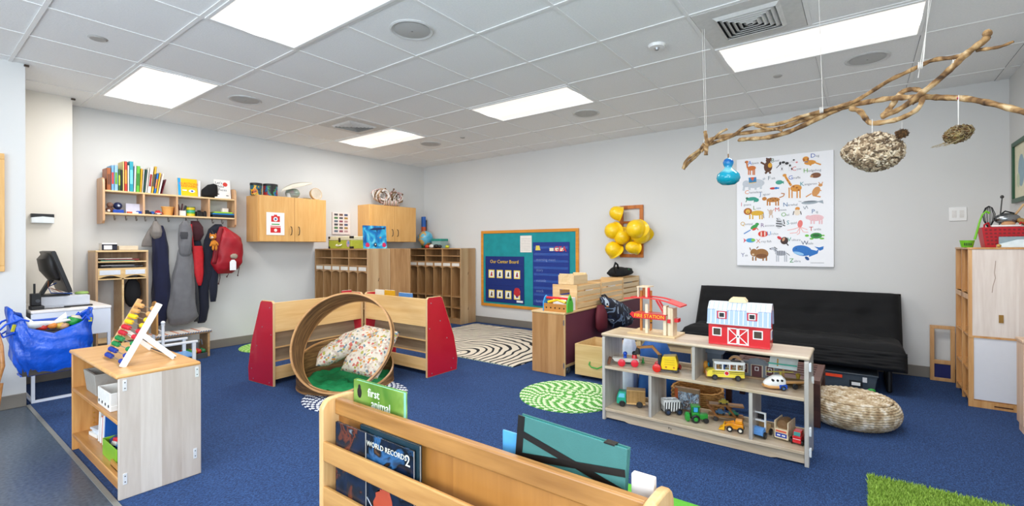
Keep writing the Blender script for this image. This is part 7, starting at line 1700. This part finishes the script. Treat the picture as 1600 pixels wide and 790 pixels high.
branch([(965,436),(1040,405),(1100,365),(1170,310),(1230,260),(1290,205),(1330,165),(1380,125),(1430,92),(1436,66)],S(22),S(32),-.04,6)
branch([(1390,138),(1450,131),(1500,122),(1552,100)],S(18),S(12),-.02,7)
branch([(176,500),(184,545),(180,606)],S(16),S(18),-.05,8)
branch([(160,590),(200,550),(238,508),(275,490)],S(14),S(10),-.02,9)
branch([(400,476),(470,492),(500,490),(520,500)],S(12),S(9),-.02,10)
P_=BP(1436,64,-.04); b=B(bark); b.sph(tuple(P_),(.015,.015,.017),12,wob=.15); b.out('branch_knob',t,world=True)
P_=BP(330,540,.02); b=B(bark); b.sph(tuple(P_),(.012,.012,.010),10,wob=.15); b.out('branch_knob',t,world=True)
st=plain('e9e6e0',.7)
def string(top,bot,r=.0013):
    b=B(st); b.tube([top,(Vector(top)+Vector(bot))/2,bot],r,6); b.out('string',t,world=True)
def ceil_pt(px,py): return U(px,py,z=CH-.001)
a_=BP(182,500,-.05); string((a_.x+.03,a_.y+.02,CH-.001),a_); string((a_.x+.02,a_.y+.03,CH-.001),BP(178,600,-.05))
a_=BP(702,405); string((a_.x,a_.y+.02,CH-.001),a_)
a_=BP(1145,205); string((a_.x+.05,a_.y-.06,CH-.001),a_); string((a_.x+.06,a_.y-.08,CH-.001),BP(1127,262,0)); string((a_.x+.04,a_.y-.05,CH-.001),BP(1150,200))
for (x,y) in ((1145,205),(702,405),(182,545),(1300,195)):
    q=BP(x,y,-.03); b=B(st); 
    for kk in range(3): b.tube([(q.x+.015*math.cos(w),q.y+.006*kk,q.z+.015*math.sin(w)) for w in [2*PI*i/10 for i in range(10)]],.002,5,closed=True)
    b.out('string_wrap',t,world=True)
# gourd
g=BP(280,702); t2=T('turquoise_gourd','turquoise blue glazed gourd hanging by a cord from the left of the branches','gourd',(g.x,g.y,g.z-.055))
def _gr(nt):
    L=nt.links.new; tc=N(nt,'ShaderNodeTexCoord'); sp=N(nt,'ShaderNodeSeparateXYZ'); L(tc.outputs['Object'],sp.inputs[0]); n=N(nt,'ShaderNodeTexNoise'); n.inputs['Scale'].default_value=18; L(tc.outputs['Object'],n.inputs['Vector'])
    a=N(nt,'ShaderNodeMath',operation='MULTIPLY_ADD'); L(n.outputs['Fac'],a.inputs[0]); a.inputs[1].default_value=.06; L(sp.outputs[2],a.inputs[2]); m=N(nt,'ShaderNodeMath',operation='MULTIPLY'); L(a.outputs[0],m.inputs[0]); m.inputs[1].default_value=4.0
    return ramp(nt,m.outputs[0],[(.1,'1a9fb0'),(.42,'22a8c4'),(.5,'9fdfe6'),(.6,'2a9fc0'),(.72,'2468b8'),(.86,'7fd0e0')]),n.outputs['Fac']
b=B(ramp_mat('gourd_glaze',_gr,.12,0)); s=1.08; b.lathe([(0,0),(.035*s,.003),(.058*s,.022),(.066*s,.045),(.060*s,.070),(.040*s,.090),(.024*s,.105),(.020*s,.115),(.027*s,.130),(.030*s,.145),(.024*s,.162),(.012*s,.172),(0,.175)],n=32); b.out('body',t2,sharp=3)
b=B(plain('8a6a44',.7)); b.cyl((0,0,.172),(0,0,.20),.004,n=8); b.out('stem',t2); b=B(st); b.tube([(0,0,.198),(0,0,.25),(0.0,.0,BP(282,535).z-(g.z-.055))],.0015,5); b.out('cord',t2)
# nests
def nest(name,lab,cx,cy,rx,rz,mats,nstr,seed,dx=0,tilt=0,ln=.06,thick=.0035,taper=0):
    c=BP(cx,cy,dx); t3=T(name,lab,'nest',tuple(c)); rn=random.Random(seed); R=Matrix.Rotation(-YAW+ -.35,4,'Z')@Matrix.Rotation(tilt,4,'Y')
    b=B(mats[0]); b.M=R; b.sph((0,0,0),(rx*.93,rx*.70,rz*.93),28,wob=.05,seed=seed); b.out('core',t3,sharp=3)
    b=B(mats[0]); b.M=R
    for k_ in range(nstr):
        th=rn.random()*6.28; ph=math.asin(rn.uniform(-1,1)); n=Vector((math.cos(ph)*math.cos(th),math.cos(ph)*math.sin(th),math.sin(ph)))
        tp=1-taper*max(0,-n.x)*.4
        p=Vector((n.x*rx,n.y*rx*.76*tp,n.z*rz*tp)); u=n.orthogonal().normalized(); v=n.cross(u); a=rn.random()*6.28; d=(u*math.cos(a)+v*math.sin(a)); d.z*=.5
        if d.length<.1: continue
        d.normalize(); b.m(mats[rn.randrange(len(mats))]); l=ln*rn.uniform(.5,1.2)
        b.tube([p-d*l/2-n*.004,p+n*rn.uniform(.002,.008),p+d*l/2-n*.005],[thick*.6,thick*rn.uniform(.8,1.5),thick*.5],5)
    o=b.out('nest_flakes',t3,sharp=3); o['kind']='stuff'; return t3,c
wm_=[plain('b8a48a',.9,var=.2),plain('d9cbb4',.9,var=.2),plain('8a765e',.9,var=.2),plain('6b5a48',.9,var=.2),plain('c9b79c',.9)]
t3,c=nest('wasp_nest','big oval papery wasp nest hanging under the branches',922,592,.122,.088,wm_,1500,5,0,.05,.045,.0045,.8)
for s_ in (-.06,.05): b=B(st); b.tube([(s_*.4,0,.10),(s_*.6,0,(BP(920,460).z-c.z)*.6),(s_*.8,0,BP(920,455).z-c.z)],.0013,5); b.out('hanging_thread',t3)
b=B(wm_[2]); b.sph((-.068,.100,.01),(.014,.014,.012),12,wob=.3); b.out('nest_tip',t3)
tw=[plain('7a5a36',.9,var=.2),plain('4f3c26',.9,var=.2),plain('9a8a5c',.9,var=.2),plain('8a7a5c',.9,var=.2),plain('a89878',.9)]
t3,c=nest('bird_nest','small scruffy twig bird nest hanging at the right of the branches',1307,512,.046,.031,tw,520,9,0,-.35,.045,.0013)
for s_ in (-.012,.012): b=B(st); b.tube([(0,0,.03),(s_*.3,0,.10),(s_,0,BP(1310,340).z-c.z)],.0012,5); b.out('hanging_thread',t3); b=B(plain('d84a7a',.5)); b.sph((.004,0,BP(1320,326).z-c.z-.02),.005,8); b.out('pink_bead',t3,'pink bead')
b=B(tw[4]); rn=random.Random(2)
for k_ in range(12): b.tube([(rn.uniform(-.04,.02),rn.uniform(.0,.05),-.03),(rn.uniform(-.07,.0),rn.uniform(.03,.09),-.05)],.0009,4)
b.out('loose_straws',t3)['kind']='stuff'
t3,c=nest('small_nest','tiny brown pod nest hanging just right of the wasp nest',1055,510,.021,.018,tw[:2],160,12,.02,0,.02,.0012)
b=B(st); b.tube([(0,0,.018),(0,0,.03),(0,0,BP(1050,435).z-c.z)],.001,5); b.out('hanging_thread',t3)
# ================================================================== animal alphabet canvas
yl,yr,zb_,zt_=1.147,.232,1.018,2.222
t=T('alphabet_poster','large white canvas print of an animal alphabet hanging on the back wall above the sofa','poster',(XB-.001,(yl+yr)/2,zb_))
PW=(yl-yr)/2; PH=zt_-zb_
b=B(plain('f4f5f8',.6,var=.005)); b.box(-.035,0,-PW,PW,0,PH); b.out('canvas',t,bev=.003)
def pc(zx,zy):
    u=(zx-28)/624; top=85-70*u; bot=772+6*u; v=(zy-top)/(bot-top); return (PW-u*2*PW, PH*(1-v))
K=2*PW/624
XP=-.0355
class A:
    def __init__(s,name,lab): s.b=B(); s.name=name; s.lab=lab; s.n=0
    def c(s,col): s.b.m(plain(col,.6,var=.08,scale=90)); return s
    def e(s,x,y,rx,ry,rot=0):
        y0,z0=pc(x,y); s.n+=1; P=[]
        for k in range(18):
            a=2*PI*k/18; dx,dy=rx*math.cos(a),ry*math.sin(a); ex,ey=dx*math.cos(rot)-dy*math.sin(rot),dx*math.sin(rot)+dy*math.cos(rot); P.append((y0-ex*K,z0-ey*K*1.06))
        s.b.prism(P,'yz',XP-.0003-.00008*s.n,XP+.0004); return s
    def p(s,*pts):
        s.n+=1; s.b.prism([pc(x,y) for x,y in pts],'yz',XP-.0003-.00008*s.n,XP+.0004); return s
    def l(s,w,*pts):
        for (x0,y0),(x1,y1) in zip(pts,pts[1:]):
            L=math.hypot(x1-x0,y1-y0) or 1; nx,ny=-(y1-y0)/L*w/2,(x1-x0)/L*w/2; s.p((x0+nx,y0+ny),(x1+nx,y1+ny),(x1-nx,y1-ny),(x0-nx,y0-ny))
        return s
    def done(s): return s.b.out(s.name,t,s.lab)
def legs(a,w,y1,*xs,y0=None):
    for x in xs: a.l(w,(x,y0 or y1-25),(x,y1))
    return a
a=A('alpaca_picture','orange alpaca'); a.c('d9823a').e(133,138,30,17); a.l(11,(105,138),(99,98)).e(99,98,13,9); legs(a,8,182,112,124,143,153,y0=145); a.c('8a4a1c').e(90,101,4,4); a.done()
a=A('bear_picture','brown bear standing'); a.c('6b4226').e(245,128,28,38).e(248,86,18,16).e(237,74,6,6).e(262,74,6,6).l(12,(222,112),(196,98)).l(13,(236,160),(226,172)).l(13,(256,160),(260,172)); a.c('e8b23a').e(258,118,14,17); a.done()
a=A('cow_picture','black and white cow'); a.c('e9e9ec').e(358,105,34,16).e(405,92,14,10); legs(a,7,155,330,342,382,396,y0=112); a.c('24262a').e(345,98,12,8).e(368,104,12,9).e(388,118,6,8).e(325,104,7,12).l(4,(325,110),(300,135)).e(412,82,7,5).e(336,140,3,9).e(398,140,4,8); a.c('e88a8a').e(430,97,7,5); a.done()
a=A('dog_picture','golden dog'); a.c('e2a03c').e(512,98,36,16).e(486,76,20,18).l(9,(545,100),(578,112)).l(11,(500,105),(520,116)); a.c('b0651c').e(474,82,5,12).e(500,78,5,11); a.c('3a78b8').l(5,(480,95),(500,93)); a.done()
a=A('elephant_picture','pale grey elephant with a bright blanket'); a.c('cdd3da').e(155,238,66,32).e(95,240,26,25).l(14,(82,250),(76,285)).l(14,(118,255),(118,280)).l(14,(160,255),(160,278)).l(14,(196,250),(196,272)).l(12,(210,212),(225,202)); a.c('3f8fc0').p((112,200),(165,195),(166,228),(115,236)); a.c('e2683a').p((124,198),(154,196),(140,222)); a.c('e8c23a').l(4,(113,236),(166,229)); a.done()
a=A('fish_picture','blue green fish and a red one'); a.c('4fae9a').e(318,228,24,15).p((335,228),(348,218),(348,240)); a.c('d8433a').e(276,268,20,8); a.c('3a8ad0').e(298,266,12,8).p((305,266),(318,258),(316,274)); a.done()
a=A('giraffe_picture','tall giraffe'); a.c('e0a040').l(15,(358,190),(395,250)).e(353,182,13,10).e(425,265,36,24); legs(a,8,330,382,400,432,450,y0=262); a.c('b06a2a').e(410,255,7,6).e(430,262,7,6).e(442,278,6,6).e(372,215,4,4).e(385,236,5,5); a.done()
a=A('hedgehog_picture','brown hedgehog'); a.c('8a5c3c').e(547,181,31,18); a.c('c99a70').e(522,188,10,8); a.done()
a=A('kangaroo_picture','tan kangaroo'); a.c('d9a060').e(548,286,22,34,.5).e(574,245,13,10).l(5,(572,240),(564,226)).l(5,(582,240),(588,224)).l(9,(530,312),(575,322)).l(7,(520,300),(486,322)).l(6,(560,272),(580,282)); a.done()
a=A('chameleon_picture','teal green chameleon'); a.c('3fa894').e(132,338,38,13,-.05).e(165,345,18,14); a.c('2f7f5a').l(5,(100,345),(92,360)).l(4,(150,350),(150,362)).e(100,334,9,7); a.done()
a=A('jaguar_picture','spotted jaguar'); a.c('c98a3a').e(278,342,44,17).e(220,336,16,13).l(6,(318,328),(345,318),(352,302),(330,300)); legs(a,9,380,240,256,296,312,y0=345); a.c('4a2e18').e(262,336,4,3).e(278,345,4,3).e(292,334,4,3).e(306,344,4,3).e(272,330,3,3); a.done()
a=A('narwhal_picture','grey narwhal'); a.c('a9b4bc').e(510,358,52,12,-.03).p((552,352),(588,342),(592,366)).l(3,(460,354),(440,350)); a.c('7f8a92').e(510,352,40,5); a.done()
a=A('lion_picture','yellow lion'); a.c('e2b83c').e(170,430,46,18); legs(a,9,470,120,140,188,204,y0=440); a.c('b5692a').e(106,420,29,25); a.c('eac25a').e(106,420,16,16); a.c('6b3a18').e(106,426,5,3); a.l(4,(212,430),(216,462)); a.done()
a=A('moose_picture','pale moose'); a.c('d8c2b0').e(262,425,13,20).l(5,(240,405),(252,418)).l(5,(286,402),(272,416)).l(6,(255,440),(252,460)).l(6,(272,440),(274,460)); a.done()
a=A('owl_picture','small owl and orange bird'); a.c('e2a04a').e(434,400,15,13); a.c('efe3d2').e(432,424,20,20); a.c('4a4a52').l(5,(412,415),(406,440)).l(5,(452,415),(458,438)); a.done()
a=A('squiggle_picture','small grey lizard'); a.c('9aa2a8').l(4,(470,385),(480,402),(490,380),(498,398)); a.done()
a=A('pig_picture','pale pink pig'); a.c('eec8cc').e(545,458,48,22).e(500,455,16,14); legs(a,9,498,518,535,568,582,y0=465); a.done()
a=A('quail_picture','green and red parrot'); a.c('3fa858').e(150,520,28,14,-.5).e(170,502,13,10); a.c('e2503a').e(150,535,15,8,-.4).l(5,(165,525),(178,540)); a.c('3a8ad0').l(6,(125,540),(78,566)); a.done()
a=A('raccoon_picture','striped lemur'); a.c('d5d8dc').e(320,500,22,32,.3).e(312,470,14,12); a.c('2c2e33').l(6,(298,480),(330,484)).l(6,(296,495),(336,500)).l(6,(296,512),(335,516)).l(6,(345,470),(352,500)).l(6,(340,505),(356,512)).l(4,(300,462),(310,472)); a.done()
a=A('squid_picture','pink squid'); a.c('ee8a84').e(450,498,16,26,.15); a.c('f2b4ae').l(4,(445,520),(400,535),(370,540)).l(4,(448,522),(430,555),(385,560)).l(4,(452,522),(470,550),(500,552)).l(4,(450,520),(445,560),(430,568)).l(4,(455,520),(495,535)); a.done()
a=A('turtle_picture','green turtle'); a.c('3fa050').e(548,574,36,20); a.c('7cc850').e(492,574,13,8).e(582,592,14,6).e(520,594,12,6).e(590,572,9,5); a.c('2a7038').e(548,572,22,10); a.done()
a=A('urchin_picture','red striped shell'); a.c('e2503a').e(210,565,34,22); a.c('f5e0d4').e(198,566,5,18).e(222,564,5,18); a.c('c83a2a').e(210,565,3,20); a.done()
a=A('vulture_picture','dark and red bird'); a.c('4a3028').e(350,608,25,26,.6); a.c('d8404a').e(318,590,16,10,.6); a.c('d8a888').e(345,600,8,14,.5); a.c('2a2a2e').l(7,(360,620),(376,640)); a.done()
a=A('xray_fish_picture','blue fish with a pink tail'); a.c('4fa8d8').e(125,608,33,16); a.c('8fcf5a').e(142,606,14,11); a.c('e0607a').p((95,608),(74,594),(80,610),(74,626)); a.done()
a=A('whale_picture','big blue whale'); a.c('2f7fc8').e(462,672,62,36,.15).p((500,660),(550,672),(566,655),(556,690),(505,712)).p((560,662),(536,645),(566,650),(592,642),(590,662),(570,672)); a.c('1f5fa0').e(492,722,16,10,.8); a.c('9fcdf0').e(440,690,34,10,.25); a.c('16324f').e(425,660,3,3); a.done()
a=A('yak_picture','shaggy brown yak'); a.c('a87a48').e(198,695,48,36).e(148,688,26,28); legs(a,10,740,140,160,210,232,y0=715); a.c('8a5c34').l(6,(125,672),(118,655)).l(6,(165,660),(178,648)).e(200,708,38,14); a.c('e6d2b4').e(142,700,8,7); a.done()
a=A('zebra_picture','grey zebra'); a.c('c2c6ce').e(328,690,38,18).l(17,(298,680),(280,658)).e(272,660,16,9,-.3); legs(a,7,745,300,312,352,364,y0=700); a.c('4a4e58')
for x in (305,316,327,338,349): a.l(4,(x,674),(x+3,704))
a.l(4,(288,664),(298,676)).l(5,(284,650),(304,664)).e(258,662,5,4).l(4,(366,690),(384,704)); a.done()
LB=[('Alpaca',155,102,'3f78c8'),('Bear',302,84,'5a7a5a'),('Cow',436,138,'d8433a'),('Dog',552,52,'3f68b8'),('Hedgehog',528,148,'6fae3a'),('Elephant',70,300,'8a8a92'),('Fish',278,200,'7a8a92'),('Giraffe',430,195,'3f68c8'),('Kangaroo',505,236,'3fa0a8'),('Chameleon',146,293,'e2903a'),('Jaguar',228,305,'5a8ab8'),
('Lion',178,396,'7a9a4a'),('Moose',334,405,'d8503a'),('Narwhal',396,372,'3f78a8'),('Owl',368,438,'6fb04a'),('Iguana',96,374,'d86a7a'),('Pig',552,416,'5a78a8'),('Quetzal',108,500,'d8b03a'),('Raccoon',244,508,'8a6a9a'),('Squid',404,490,'4fa0a8'),('Turtle',552,530,'c8503a'),('Urchin',284,562,'5aa0d0'),('Vulture',420,600,'3fa890'),('Whale',508,622,'5a6a8a'),('X-ray fish',228,612,'d88a5a'),('Yak',92,704,'8a8ab0'),('Zebra',426,738,'3fa04a')]
for w,x,y,c in LB:
    if w=='Elephant': continue
    y0,z0=pc(x,y); b=B(plain(c,.6)); b.text(w[0],.062,TM((XP-.0008,y0+.012*len(w)*.5+.014,z0),(0,-1,0),(0,0,1)),.0003); b.m(plain('8d9098',.6)); b.text(w[1:],.034,TM((XP-.0008,y0+.012*len(w)*.5-.008,z0-.004),(0,-1,0),(0,0,1)),.0003,align='LEFT'); b.out('animal_name',t)
y0,z0=pc(560,750); b=B(plain('9a9ca2',.6)); b.box(XP-.0008,XP,y0-.05,y0+.07,z0-.003,z0+.001); b.out('small_print',t)
